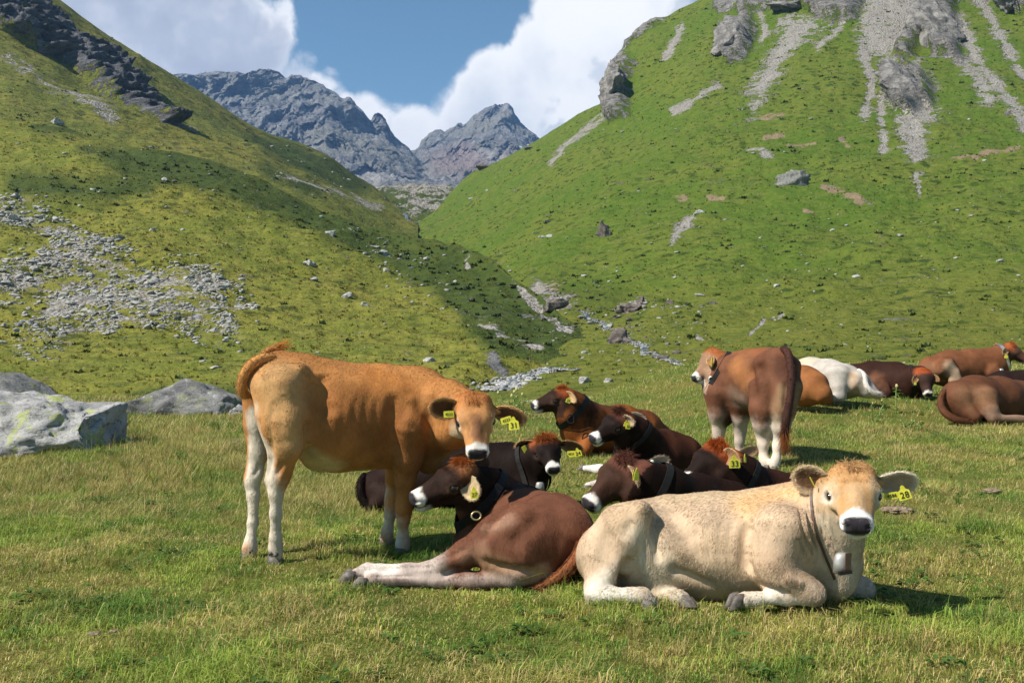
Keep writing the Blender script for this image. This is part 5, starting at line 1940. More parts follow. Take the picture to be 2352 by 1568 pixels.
        for nm, m_, mt, ch in self.parts:
            o = obj(nm, m_, mt, root)
            for cn, cm, cmt in ch:
                c_ = obj(cn, cm, cmt)
                c_.parent = o
                c_.matrix_parent_inverse = (root.matrix_basis @ o.matrix_parent_inverse).inverted() if False else Matrix.Identity(4)
        for (cc, ax, a, b, width, mt, gap, n, extra) in getattr(self, 'post', []):
            o = obj('collar', self._collar_mesh(cc, ax, a, b, width, gap, n), mt, root)
            for cn, cm, cmt in extra:
                c_ = obj(cn, cm, cmt)
                c_.parent = o
        self._fur(root, V, Q, C, N, bald)
        return root

    def _fur(self, root, V, Q, C, N, bald):
        pts, cols, rad = [], [], []
        fl = unit(-0.75 * self.h + np.array([0, 0, -0.75]))

        def grow(V, Q, C, Nv, count, ln, flow, bal=None, headflow=False, lift=0.055, jit=0.09):
            fn, ar = face_normals(V, Q)
            wts = ar.copy()
            if bal is not None:
                wts = wts * np.clip(1 - bal[Q].mean(1), 0, 1)
                wts = wts * np.where(fn @ unit(np.array([0, 0, EYE]) - V.mean(0)) > -0.25, 1.0, 0.15)   # few on the far side
            cdf = np.cumsum(wts)
            i = np.searchsorted(cdf, RS.uniform(0, cdf[-1], count))
            i = np.minimum(i, len(Q) - 1)
            u, v = RS.uniform(size=(2, count))
            q = Q[i]
            w4 = np.stack([(1 - u) * (1 - v), u * (1 - v), u * v, (1 - u) * v], 1)
            pos = (V[q] * w4[..., None]).sum(1)
            cl = (C[q] * w4[..., None]).sum(1)
            nv = (Nv[q] * w4[..., None]).sum(1)
            fw = np.tile(flow, (count, 1)).astype(float)
            L = ln * RS.uniform(0.55, 1.25, count)
            if headflow and self.heads:
                H = ((pos - self.A) @ self.R.T) / self.s
                hd = (np.abs(H[:, 0] - 0.2) < 0.24) & (np.abs(H[:, 1]) < 0.18) & (H[:, 2] > -0.28) & (H[:, 2] < 0.1)
                hf = unit(self.R.T @ np.array([-0.8, 0, -0.4]))
                fw[hd] = hf
                up_ = hd & (H[:, 0] < 0.16) & (H[:, 2] > -0.08)
                fw[up_] = (self.R.T @ np.array([0.8, 0, 0.25]))
                L[hd] *= 0.62
                L[up_] *= 1.9
            sw = 0.16 * fbm(pos[:, 0] * 5, pos[:, 1] * 5, pos[:, 2] * 5 + 9, 2)
            fw = fw + RS.normal(size=(count, 3)) * jit + np.stack([sw, -sw, 0.4 * sw], 1) * 0.9
            fw = fw - nv * (fw * nv).sum(1)[:, None]
            fw = fw / (np.linalg.norm(fw, axis=1)[:, None] + 1e-9)
            lf = lift * np.exp(RS.normal(size=count) * 0.45) * (1 + 1.2 * sstep(0.45, 0.9, nv[:, 2]))
            d0 = fw + nv * lf[:, None]
            d0 = d0 / np.linalg.norm(d0, axis=1)[:, None]
            d1 = fw + nv * (lf * 0.35)[:, None] + np.array([0, 0, -0.15])
            d1 = d1 / np.linalg.norm(d1, axis=1)[:, None]
            p0 = pos - nv * 0.001
            p1 = p0 + d0 * (L * 0.5)[:, None]
            p2 = p1 + d1 * (L * 0.5)[:, None]
            pts.append(np.stack([p0, p1, p2], 1))
            cols.append(np.clip(cl * (RS.uniform(0.82, 1.18, count) * (1 + 0.22 * fbm(pos[:, 0] * 40, pos[:, 1] * 40, pos[:, 2] * 12, 2)))[:, None], 0, 0.95))
            rad.append(np.tile([0.00055, 0.00045, 0.0002], (count, 1)))
        if self.fur:
            grow(V, Q, C, N, self.fur, self.furlen, fl, bald, True)
        if self.ears:
            ne = max(1200, self.fur // 26)
            for (v, q, c, nn, ed) in self.ears:
                grow(v, q, c * 1.1, nn, ne if self.fur else 500, 0.022, ed, None, False, 0.32, 0.3)
        if self.strands:
            pts.append(np.array([s[0] for s in self.strands]))
            cols.append(np.clip(np.array([s[1] for s in self.strands]), 0, 0.95))
            rad.append(np.array([[s[2], s[2] * 0.8, s[2] * 0.3] for s in self.strands]))
        if not pts:
            return
        pts, cols, rad = np.concatenate(pts), np.concatenate(cols), np.concatenate(rad)
        n = len(pts)
        cu = bpy.data.hair_curves.new('fur')
        cu.add_curves([3] * n)
        cu.attributes['position'].data.foreach_set('vector', pts.astype(np.float32).ravel())
        ra = cu.attributes.get('radius') or cu.attributes.new('radius', 'FLOAT', 'POINT')
        ra.data.foreach_set('value', rad.astype(np.float32).ravel())
        at = cu.attributes.new('coat', 'FLOAT_COLOR', 'CURVE')
        at.data.foreach_set('color', np.concatenate([cols, np.ones((n, 1))], 1).astype(np.float32).ravel())
        cu.materials.append(M_FUR)
        obj('fur', cu, None, root)


def ring_mesh(name, c, nrm_, r, tube, up=(0, 0, 1), sx=1.0, sz=1.0, n=20, square=False):
    nrm_ = unit(nrm_)
    a = unit(np.cross(up, nrm_))
    b = np.cross(nrm_, a)
    V, Fc = [], []
    for i in range(n):
        an = 2 * math.pi * i / n
        ca, sa = math.cos(an), math.sin(an)
        if square:
            mx = max(abs(ca), abs(sa)) ** 0.75
            ca, sa = ca / mx, sa / mx
        o = c + (a * ca * sx + b * sa * sz) * r
        rad_ = unit(o - c)
        for k in range(6):
            t = 2 * math.pi * k / 6
            V.append(o + tube * (rad_ * math.cos(t) + nrm_ * math.sin(t)))
    for i in range(n):
        for k in range(6):
            Fc.append((i * 6 + k, i * 6 + (k + 1) % 6, ((i + 1) % n) * 6 + (k + 1) % 6, ((i + 1) % n) * 6 + k))
    return pymesh(name, V, Fc)


def box_mesh(name, c, rt, up, fw, sx, sy, sz):
    rt, up, fw = unit(rt), unit(up), unit(fw)
    V = [c + rt * sx * i + up * sz * k + fw * sy * j for i in (-.5, .5) for j in (-.5, .5) for k in (-.5, .5)]
    return pymesh(name, V, [(0, 1, 3, 2), (4, 6, 7, 5), (0, 4, 5, 1), (2, 3, 7, 6), (0, 2, 6, 4), (1, 5, 7, 3)], False)


def bell_mesh(name, c, s):
    """flattened sheet-metal cow bell, open below"""
    prof = [(0.012, 0.5), (0.30, 0.47), (0.40, 0.36), (0.47, 0.0), (0.50, -0.5), (0.46, -0.5), (0.42, 0.0), (0.30, 0.33)]
    n = 20
    V, Fc = [], []
    for r, z in prof:
        for k in range(n):
            an = 2 * math.pi * k / n
            V.append(c + s * np.array([r * math.cos(an), 0.72 * r * math.sin(an), z]))
    for i in range(len(prof) - 1):
        for k in range(n):
            Fc.append((i * n + k, i * n + (k + 1) % n, (i + 1) * n + (k + 1) % n, (i + 1) * n + k))
    return pymesh(name, V, Fc)
M_BROWN = plain('brown leather', (0.10, 0.055, 0.035), 0.5)


# ---------------------------------------------------------------- 1: tan cow standing at the front left
TAN = (0.38, 0.165, 0.052)
PALE = np.array([0.66, 0.56, 0.42])
c = Cow('tan cow standing side-on with raised tail and its face turned to the camera', (0.80, 0.60), TAN, 0.011, 150000, 0.015, dmid=5.8, seed=1)
c.trunk([(604, 860, 5.76, 36), (645, 884, 5.80, 70), (705, 908, 5.85, 82), (772, 956, 5.91, 122), (860, 957, 5.99, 113), (925, 957, 6.04, 106), (968, 950, 6.08, 94), (1005, 965, 6.08, 70)], 0.78)
c.limb([(640, 828, 5.80, 18), (705, 840, 5.85, 16), (790, 856, 5.93, 16), (880, 862, 6.0, 16), (955, 868, 6.06, 20)], 0.06)
c.ball(692, 850, 5.68, 15, 0.05)
c.ball(612, 866, 5.66, 15, 0.05)
c.limb([(975, 922, 6.06, 66), (1030, 928, 5.92, 52), (1080, 938, 5.76, 40)], 0.06)
c.limb([(985, 985, 6.06, 66), (1040, 985, 5.90, 42), (1082, 980, 5.76, 30)], 0.06)
c.limb([(990, 1010, 6.08, 52), (985, 1055, 6.05, 32)], 0.06)
# near hind leg
c.limb([(645, 895, 5.66, 58), (652, 975, 5.60, 46), (664, 1025, 5.57, 33)], 0.06)
c.limb([(690, 950, 5.66, 36), (692, 1005, 5.62, 22)], 0.05)
c.limb([(612, 890, 5.66, 32), (616, 955, 5.63, 26), (628, 1040, 5.60, 13)], 0.04)
c.limb([(662, 1025, 5.57, 31), (648, 1085, 5.59, 22), (641, 1105, 5.60, 21), (635, 1135, 5.60, 17), (633, 1180, 5.60, 13.5), (633, 1235, 5.61, 13), (633, 1258, 5.62, 16.5), (636, 1276, 5.61, 14)], 0.022)
c.limb([(627, 1040, 5.60, 10), (617, 1104, 5.63, 9), (624, 1130, 5.62, 8)], 0.02)
# far hind leg
c.limb([(590, 895, 5.92, 36), (590, 975, 5.92, 30), (592, 1040, 5.90, 23), (586, 1085, 5.88, 18), (580, 1105, 5.87, 17), (582, 1140, 5.85, 13), (581, 1200, 5.83, 11.5), (576, 1243, 5.80, 12.5), (574, 1260, 5.79, 15.5), (575, 1274, 5.78, 13)], 0.025)
c.limb([(578, 1040, 5.90, 9), (569, 1094, 5.89, 8), (574, 1120, 5.87, 7)], 0.02)
# front legs
c.limb([(940, 985, 5.90, 56), (936, 1050, 5.90, 34), (931, 1105, 5.93, 23), (928, 1150, 5.95, 17.5), (928, 1172, 5.95, 18), (927, 1195, 5.95, 13.5), (926, 1232, 5.97, 12), (925, 1250, 5.98, 15), (927, 1262, 5.97, 12.5)], 0.035)
c.limb([(912, 1045, 6.14, 34), (905, 1095, 6.15, 18), (901, 1140, 6.16, 14), (900, 1156, 6.16, 14.5), (896, 1180, 6.16, 11), (891, 1216, 6.16, 10.5), (888, 1234, 6.15, 13.5), (888, 1246, 6.14, 11)], 0.035)
c.limb([(725, 1060, 5.84, 18), (692, 1010, 5.74, 20)], 0.05)
c.dent([(722, 858), (742, 905), (752, 965)], 22, 0.030)
c.dent([(692, 846)], 13, -0.014)
c.dent([(613, 862)], 13, -0.012)
c.dent([(697, 848), (732, 890), (768, 938)], 9, -0.010)
c.dent([(704, 960), (706, 1035)], 11, 0.026)
c.dent([(908, 895), (898, 970), (906, 1045)], 14, 0.022)
c.dent([(945, 900), (940, 985)], 12, -0.010)
c.dent([(1003, 888), (988, 950), (992, 1010)], 15, 0.022)
c.dent([(650, 900), (640, 950), (650, 1010)], 16, 0.008)
c.dent([(628, 915), (622, 980), (632, 1050)], 8, 0.010)
c.dent([(652, 1055), (632, 1098)], 7, 0.014)
c.dent([(648, 1108)], 8, -0.006)
c.dent([(929, 1172)], 9, -0.005)
c.dent([(600, 1060), (582, 1098)], 6, 0.010)
c.dent([(642, 1150), (640, 1235)], 5, 0.004)
c.dent([(940, 1080), (934, 1140)], 7, 0.006)
for rx in (795, 820, 845, 870):
    c.dent([(rx, 900), (rx - 8, 960), (rx, 1020)], 7, 0.0042)
for fx in (1020, 1032, 1044):
    c.dent([(fx, 900), (fx - 8, 950), (fx - 10, 1000)], 4, 0.004)
pal = dict(face=(0.42, 0.20, 0.075), side=(0.40, 0.20, 0.085), blaze=(0.16, 0.075, 0.04), blaze_amt=0.85, crown=(0.37, 0.13, 0.035), crown_amt=0.6, eyering=(0.66, 0.58, 0.47), jaw=(0.55, 0.42, 0.28), muz=0.365)
c.head((1090, 908, 5.66), (1098, 1052, 5.49), (0.06, -1, 0.35), pal, 1.20)
c.topknot(500, 0.045, (0.37, 0.14, 0.04), 0.07, 0.8)
c.ear((1052, 938, 5.68), (990, 936, 5.64), (-0.15, -1, -0.15), 0.064, (0.45, 0.21, 0.07), (0.16, 0.075, 0.035), (0.52, 0.30, 0.13), 0.5)
c.ear((1138, 944, 5.68), (1204, 953, 5.68), (0.10, -1, -0.55), 0.058, (0.45, 0.21, 0.07), (0.22, 0.10, 0.05), (0.55, 0.33, 0.16), 0.6, 0.035)
c.tag(1031, 951, 5.60, 0.058, 0.036, '4533', 0.05, 0.1, 'rect')
c.tag(1163, 965, 5.62, 0.062, 0.038, '4533', 0.30, -0.1, 'rect')
c.tag(1180, 972, 5.60, 0.060, 0.072, '31', 0.10, -0.1)
c.tail([(648, 826, 5.78, 9), (608, 823, 5.70, 12), (575, 841, 5.66, 12), (558, 872, 5.67, 11), (557, 900, 5.70, 10), (570, 905, 5.80, 8), (588, 850, 5.98, 8), (610, 812, 6.02, 8), (640, 797, 6.03, 7)], 260, 0.10, (0.46, 0.17, 0.035), (0.47, 0.22, 0.07))
ws = (0.56, 0.49, 0.39)
c.col((598, 880, 5.7), (590, 1000, 5.75), 24, 30, ws, 0.4, 0.95)
c.col((592, 960, 5.80), (580, 1270, 5.82), 34, 30, ws, 0.3, 0.97)
c.col((600, 930, 5.60), (622, 1050, 5.58), 14, 22, ws, 0.5, 0.9)
c.col((622, 1090, 5.58), (636, 1280, 5.60), 26, 32, ws, 0.5, 0.92)
c.col((925, 1190, 6.0), (926, 1265, 6.0), 30, 34, ws, 0.4, 0.85)
c.col((898, 1130, 6.2), (890, 1250, 6.2), 30, 32, ws, 0.4, 0.9)
c.col((740, 1078, 5.75), (700, 1030, 5.68), 46, 26, (0.56, 0.44, 0.22), 0.5, 0.8)
c.col((780, 1085, 5.9), (880, 1080, 6.0), 30, 24, (0.45, 0.30, 0.14), 0.5, 0.6)
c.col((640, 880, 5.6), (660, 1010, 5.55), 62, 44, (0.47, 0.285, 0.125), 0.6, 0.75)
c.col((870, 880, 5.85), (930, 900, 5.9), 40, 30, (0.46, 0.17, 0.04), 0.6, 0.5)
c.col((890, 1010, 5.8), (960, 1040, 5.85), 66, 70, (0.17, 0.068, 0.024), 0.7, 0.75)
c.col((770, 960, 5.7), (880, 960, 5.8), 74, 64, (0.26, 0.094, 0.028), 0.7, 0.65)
c.col((605, 872, 5.62), (600, 900, 5.62), 7, 6, (0.25, 0.12, 0.09), 0.4, 0.8)
for dx_, dy_, dd_ in ((622, 1270, 5.585), (634, 1273, 5.575), (564, 1262, 5.765), (576, 1265, 5.755)):
    vv, ff = ico(2)
    c.parts.append(('dewclaw', mesh_from('dewclaw', vv * np.array([0.014, 0.016, 0.013]) + P(dx_, dy_, dd_), ff.ravel(), np.full(len(ff), 3)), M_HOOF, []))
c.hoof(637, 1288, 5.60, (0.6, -0.3, 0), 0.95)
c.hoof(573, 1283, 5.78, (0.6, -0.3, 0), 0.95)
c.hoof(929, 1267, 5.96, (0.7, -0.2, 0), 0.9)
c.hoof(889, 1253, 6.14, (0.6, -0.3, 0), 0.9)
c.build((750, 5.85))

# ---------------------------------------------------------------- 2: dark cow lying with its rump to the camera and a hind leg stretched out
DK = (0.013, 0.0062, 0.0038)
c = Cow('dark brown cow lying in front, hind leg stretched left, head under the tan cow', (-0.45, 0.9), (0.128, 0.052, 0.029), 0.011, 140000, 0.016, dmid=5.4, seed=2)
c.trunk([(1318, 1240, 5.28, 48), (1275, 1232, 5.42, 92), (1222, 1228, 5.72, 98), (1192, 1212, 6.0, 92), (1172, 1200, 6.2, 80)], 1.0, 0.08)
c.limb([(1150, 1185, 6.15, 66), (1110, 1140, 5.98, 54), (1082, 1112, 5.90, 42)], 0.07)
c.limb([(1180, 1150, 6.15, 40), (1130, 1105, 5.98, 26)], 0.07)
c.limb([(1120, 1200, 6.1, 52), (1085, 1165, 5.92, 38)], 0.07)
# thigh and stretched hind leg
c.limb([(1285, 1240, 5.25, 78), (1190, 1238, 5.18, 78), (1135, 1238, 5.16, 50)], 0.08)
c.limb([(1290, 1290, 5.2, 52), (1200, 1285, 5.12, 46), (1130, 1275, 5.12, 34)], 0.07)
c.limb([(1135, 1240, 5.16, 48), (1068, 1272, 5.14, 31), (1015, 1297, 5.14, 22), (985, 1308, 5.15, 20), (935, 1308, 5.17, 14), (872, 1308, 5.19, 13), (842, 1309, 5.20, 15.5), (818, 1315, 5.20, 12.5)], 0.022)
c.limb([(1050, 1302, 5.14, 12), (996, 1322, 5.13, 8)], 0.02)
# other hind leg lying below
c.limb([(1270, 1322, 5.12, 26), (1180, 1328, 5.10, 24), (1080, 1334, 5.10, 19), (1000, 1333, 5.12, 14), (900, 1331, 5.13, 12), (855, 1332, 5.13, 14), (838, 1334, 5.13, 11)], 0.03)
c.limb([(1120, 1190, 6.0, 40), (1070, 1245, 5.9, 30)], 0.05)
c.dent([(1095, 1282), (1160, 1304), (1250, 1318)], 11, 0.030)
c.dent([(1160, 1165), (1135, 1190), (1118, 1225)], 15, 0.024)
c.dent([(1122, 1208)], 20, -0.014)
c.dent([(1240, 1150)], 24, -0.010)
c.dent([(1322, 1228), (1305, 1285), (1270, 1318)], 12, 0.016)
c.dent([(1250, 1180), (1205, 1220), (1170, 1262)], 20, 0.020)
c.dent([(1080, 1255), (1020, 1285)], 8, 0.006)
c.dent([(1000, 1300), (960, 1302), (880, 1304)], 5, 0.004)
c.dent([(1064, 1300), (1010, 1322)], 7, 0.022)
c.dent([(975, 1324), (900, 1322), (850, 1321)], 4, 0.010)
for fx in (1130, 1145, 1160):
    c.dent([(fx, 1108), (fx - 14, 1140), (fx - 30, 1170)], 5, 0.005)
pal = dict(face=(0.022, 0.0115, 0.0085), side=(0.034, 0.018, 0.013), crown=(0.33, 0.13, 0.05), crown_amt=0.55, eyering=(0.15, 0.085, 0.05), jaw=(0.03, 0.016, 0.012), muz=0.375)
c.head((1072, 1060, 5.84), (941, 1153, 5.72), (0.25, -0.10, 1), pal, 1.15)
c.topknot(700, 0.075, (0.30, 0.085, 0.022), 0.06, 0.1)
c.ear((1066, 1092, 5.78), (1090, 1142, 5.70), (-0.25, -1, 0.15), 0.055, (0.40, 0.26, 0.13), (0.60, 0.46, 0.27), (0.66, 0.52, 0.32), 0.25)
c.ear((1085, 1068, 5.97), (1118, 1062, 6.12), (0.1, 1, 0), 0.05, (0.10, 0.05, 0.03), (0.3, 0.2, 0.1), (0.2, 0.1, 0.05), 0.4)
c.tag(1089, 1131, 5.66, 0.044, 0.066, '27', 0.10, 0.05)
c.tail([(1344, 1212, 5.22, 12), (1342, 1240, 5.12, 14), (1326, 1280, 5.06, 14), (1292, 1318, 5.04, 13), (1245, 1344, 5.05, 11), (1215, 1353, 5.08, 9)], 350, 0.16, (0.34, 0.13, 0.035), (0.21, 0.075, 0.03))
c.collar((1118, 1128, 5.98), (-0.55, -0.15, 0.55), 0.05, extra=[
    ('buckle', ring_mesh('buckle', P(1094, 1184, 5.70), (0.1, -1, 0.25), 0.026, 0.0055, sx=1.05, sz=0.9), M_BRASS)])
c.col((1085, 1110, 5.9), (1160, 1170, 6.0), 66, 88, DK, 0.35, 0.97)
c.col((1140, 1110, 6.0), (1230, 1140, 6.2), 40, 36, (0.075, 0.030, 0.018), 0.5, 0.9)
c.col((1000, 1310, 5.15), (800, 1318, 5.2), 44, 40, (0.46, 0.38, 0.33), 0.45, 0.85)
c.col((900, 1305, 5.15), (840, 1308, 5.2), 20, 16, (0.68, 0.62, 0.55), 0.5, 0.7)
c.col((1250, 1325, 5.0), (900, 1336, 5.05), 26, 22, (0.42, 0.32, 0.27), 0.5, 0.85)
c.col((1120, 1290, 5.05), (1240, 1310, 5.05), 26, 22, (0.33, 0.185, 0.10), 0.6, 0.8)
c.col((1110, 1210, 5.05), (1160, 1190, 5.05), 16, 20, (0.33, 0.19, 0.125), 0.7, 0.7)
c.col((1060, 1280, 5.05), (1100, 1265, 5.05), 20, 20, (0.30, 0.16, 0.10), 0.7, 0.6)
c.col((1180, 1150, 5.6), (1300, 1165, 5.4), 24, 24, (0.11, 0.038, 0.02), 0.7, 0.6)
c.hoof(797, 1322, 5.20, (-1, -0.1, -0.05), 0.95)
c.hoof(824, 1338, 5.12, (-1, 0.0, -0.05), 0.9)
c.build((1220, 5.5))

# ---------------------------------------------------------------- 3: cream cow lying front right
CR = (0.455, 0.330, 0.220)
c = Cow('cream coloured cow lying at the front right with a bell, looking into the camera', (1, 0.02), CR, 0.0105, 170000, 0.018, dmid=4.9, seed=3)
c.trunk([(1378, 1282, 4.98, 54), (1440, 1262, 5.0, 92), (1520, 1262, 5.02, 108), (1620, 1262, 5.03, 116), (1720, 1258, 5.03, 118), (1800, 1248, 5.0, 118), (1868, 1262, 4.96, 96), (1908, 1300, 4.92, 66)], 1.0, 0.08)
c.limb([(1440, 1185, 5.02, 22), (1540, 1166, 5.03, 20), (1640, 1160, 5.03, 20), (1740, 1154, 5.03, 20), (1815, 1142, 5.0, 24)], 0.06)
c.ball(1378, 1282, 4.92, 46, 0.06)
# near hind leg: thigh up to the stifle, down to the hock, cannon forward along the ground
c.limb([(1392, 1262, 4.90, 58), (1430, 1212, 4.88, 52), (1464, 1184, 4.85, 34)], 0.05)
c.limb([(1472, 1178, 4.84, 26), (1440, 1240, 4.82, 34), (1408, 1300, 4.80, 28), (1376, 1348, 4.78, 23), (1362, 1366, 4.76, 18)], 0.03)
c.limb([(1378, 1300, 4.86, 44), (1360, 1345, 4.80, 20)], 0.04)
c.limb([(1362, 1367, 4.76, 20), (1410, 1367, 4.73, 17), (1455, 1366, 4.70, 17), (1478, 1368, 4.69, 20), (1494, 1380, 4.68, 15)], 0.022)
c.limb([(1468, 1190, 4.86, 26), (1502, 1262, 4.84, 16), (1520, 1330, 4.86, 20)], 0.05)
# other hind leg emerging beneath the belly
c.limb([(1480, 1362, 4.86, 16), (1530, 1370, 4.80, 14), (1560, 1373, 4.76, 16), (1574, 1377, 4.75, 14)], 0.03)
# near foreleg, folded
c.limb([(1795, 1225, 4.80, 76), (1780, 1300, 4.74, 52), (1800, 1330, 4.70, 36), (1850, 1352, 4.68, 27), (1872, 1362, 4.67, 24)], 0.055)
c.limb([(1872, 1362, 4.67, 23), (1810, 1372, 4.68, 16), (1740, 1374, 4.68, 13), (1712, 1376, 4.68, 15), (1698, 1378, 4.68, 12)], 0.03)
# far foreleg
c.limb([(1890, 1310, 5.08, 52), (1940, 1345, 5.0, 32), (1982, 1352, 4.98, 27)], 0.05)
c.limb([(1982, 1354, 4.98, 25), (1920, 1366, 5.05, 18)], 0.03)
# neck
c.limb([(1815, 1215, 4.98, 90), (1870, 1195, 4.92, 84), (1925, 1150, 4.80, 58), (1945, 1120, 4.76, 48)], 0.07)
c.limb([(1870, 1260, 4.92, 74), (1920, 1225, 4.84, 56), (1950, 1185, 4.76, 40)], 0.07)
c.limb([(1915, 1270, 4.84, 42), (1925, 1340, 4.82, 26), (1915, 1362, 4.85, 18)], 0.06)
for fx, fy in ((1836, 1150), (1850, 1145), (1864, 1150), (1878, 1158), (1892, 1165)):      # neck folds
    c.dent([(fx, fy), (fx + 8, fy + 60), (fx + 30, fy + 130)], 5, 0.013)
    c.dent([(fx + 7, fy), (fx + 15, fy + 60), (fx + 37, fy + 130)], 5, -0.008)
c.dent([(1514, 1162), (1504, 1225), (1516, 1300)], 11, 0.036)
c.dent([(1450, 1270), (1430, 1320), (1412, 1350)], 11, 0.036)
c.dent([(1392, 1235), (1380, 1290)], 20, 0.010)
c.dent([(1722, 1180), (1712, 1260), (1730, 1330)], 13, 0.026)
c.dent([(1735, 1332), (1770, 1350), (1820, 1364)], 8, 0.026)
c.dent([(1545, 1178), (1582, 1228)], 28, 0.034)
c.dent([(1478, 1160)], 16, -0.014)
c.dent([(1800, 1322), (1850, 1345)], 9, -0.010)
c.dent([(1530, 1300), (1585, 1322), (1650, 1348)], 12, 0.022)
c.dent([(1540, 1250), (1590, 1280), (1640, 1320)], 16, -0.008)
c.dent([(1800, 1240), (1790, 1290)], 26, -0.012)
c.dent([(1838, 1225), (1846, 1290)], 13, 0.014)
c.dent([(1455, 1190), (1425, 1240)], 9, 0.006)
for rx in (1612, 1636, 1660, 1684):
    c.dent([(rx, 1185), (rx - 8, 1235), (rx - 2, 1290)], 8, 0.006)
pal = dict(face=(0.42, 0.235, 0.10), side=(0.44, 0.31, 0.185), blaze=(0.44, 0.29, 0.16), blaze_amt=0.7, crown=(0.43, 0.235, 0.095), crown_amt=0.6, eyering=(0.60, 0.54, 0.46), jaw=(0.50, 0.41, 0.30), muz=0.352, white=(0.66, 0.63, 0.60))
c.head((1957, 1070, 4.76), (1970, 1218, 4.45), (-0.27, -0.9, 0.5), pal, 1.24)
c.topknot(700, 0.05, (0.44, 0.25, 0.11), 0.075, 0.35)
c.ear((1898, 1108, 4.76), (1826, 1094, 4.80), (-0.25, -1, -0.05), 0.068, (0.58, 0.40, 0.22), (0.20, 0.105, 0.055), (0.62, 0.46, 0.29), 0.55)
c.ear((2018, 1108, 4.76), (2103, 1103, 4.80), (0.10, -1, -0.35), 0.060, (0.64, 0.53, 0.40), (0.50, 0.36, 0.24), (0.66, 0.55, 0.42), 0.5, 0.015)
c.tag(2048, 1138, 4.72, 0.062, 0.030, '4586', 0.22, -0.15, 'rect')
c.tag(2076, 1131, 4.70, 0.058, 0.066, '28', 0.30, -0.2)
c.tag(1866, 1107, 4.73, 0.004, 0.055, '', 0.5, 0.2, 'rect')
c.collar((1903, 1190, 4.86), (0.72, -0.55, 0.22), 0.011, M_BROWN, 0.0002, extra=[
    ('bell', bell_mesh('bell', P(1936, 1291, 4.56), 0.092), M_BELL),
    ('bell_strap', box_mesh('bell_strap', P(1948, 1288, 4.515), (1, 0.25, 0), (0.05, 0, 1), (0.25, -1, 0), 0.030, 0.006, 0.075), M_BROWN),
    ('buckle', box_mesh('buckle', P(1941, 1314, 4.51), (1, 0.1, 0.12), (0, 0.05, 1), (0.1, -1, 0), 0.060, 0.014, 0.016), M_STRAP)])
for a_, b_, r0, r1, cc_, sf, am in [
        ((1480, 1185, 4.72), (1495, 1215, 4.72), 26, 18, (0.27, 0.165, 0.095), 0.6, 0.8),
        ((1450, 1165, 4.8), (1420, 1190, 4.8), 30, 30, (0.42, 0.29, 0.175), 0.7, 0.6),
        ((1395, 1330, 4.65), (1362, 1380, 4.7), 44, 44, (0.62, 0.55, 0.45), 0.45, 0.9),
        ((1362, 1372, 4.7), (1500, 1380, 4.7), 34, 30, (0.62, 0.56, 0.47), 0.4, 0.9),
        ((1540, 1372, 4.75), (1575, 1380, 4.75), 26, 22, (0.60, 0.53, 0.44), 0.4, 0.9),
        ((1480, 1240, 4.75), (1520, 1340, 4.75), 40, 46, (0.56, 0.46, 0.33), 0.6, 0.75),
        ((1600, 1370, 4.8), (1740, 1370, 4.85), 36, 30, (0.50, 0.34, 0.20), 0.6, 0.6),
        ((1700, 1378, 4.68), (1860, 1372, 4.66), 22, 20, (0.74, 0.66, 0.55), 0.5, 0.85),
        ((1820, 1310, 4.62), (1760, 1290, 4.62), 30, 30, (0.42, 0.28, 0.18), 0.7, 0.55),
        ((1870, 1360, 4.62), (1880, 1350, 4.62), 24, 24, (0.50, 0.38, 0.28), 0.6, 0.7),
        ((1540, 1148, 5.0), (1720, 1140, 5.0), 26, 26, (0.52, 0.39, 0.24), 0.7, 0.7),
        ((1730, 1160, 4.9), (1830, 1140, 4.9), 50, 50, (0.58, 0.36, 0.16), 0.7, 0.7),
        ((1620, 1280, 4.75), (1680, 1290, 4.75), 60, 60, (0.52, 0.37, 0.23), 0.8, 0.5),
        ((1920, 1240, 4.75), (1930, 1370, 4.8), 40, 36, (0.54, 0.44, 0.33), 0.6, 0.7),
        ((1980, 1350, 4.95), (1990, 1360, 4.95), 34, 30, (0.45, 0.37, 0.31), 0.5, 0.7)]:
    c.col(a_, b_, r0, r1, cc_, sf, am)
c.hoof(1499, 1393, 4.66, (0.75, -0.55, -0.35), 1.0)
c.hoof(1584, 1382, 4.735, (0.9, -0.5, 0.1), 0.95, (0.2, 0.3, 1))
c.hoof(1686, 1380, 4.67, (-0.8, -0.35, -0.2), 0.9)
c.build((1640, 5.0))

# ---------------------------------------------------------------- 4: black-brown cow behind, facing the camera
c = Cow('blackish cow lying behind the tan cow legs, face to the camera, white muzzle', (1, 0.05), (0.010, 0.0055, 0.004), 0.013, 30000, 0.016, seed=4)
c.trunk([(868, 1124, 7.75, 46), (925, 1112, 7.82, 62), (1000, 1102, 7.85, 70), (1090, 1092, 7.85, 73), (1165, 1090, 7.82, 70), (1205, 1096, 7.76, 56)], 1.0, 0.08)
c.limb([(1185, 1075, 7.76, 50), (1225, 1052, 7.64, 40), (1250, 1036, 7.56, 32)], 0.07)
c.limb([(1205, 1100, 7.7, 44), (1245, 1075, 7.58, 26)], 0.07)
c.limb([(1215, 1110, 7.6, 30), (1235, 1140, 7.5, 18), (1190, 1150, 7.5, 14)], 0.05)
c.limb([(875, 1130, 7.6, 34), (905, 1140, 7.5, 24), (860, 1160, 7.5, 14)], 0.05)
pal = dict(face=(0.010, 0.006, 0.005), side=(0.016, 0.009, 0.007), crown=(0.24, 0.062, 0.016), crown_amt=0.85, eyering=(0.06, 0.035, 0.028), muz=0.37)
c.head((1253, 1003, 7.55), (1273, 1085, 7.32), (0.0, -0.9, 0.55), pal, 1.2)
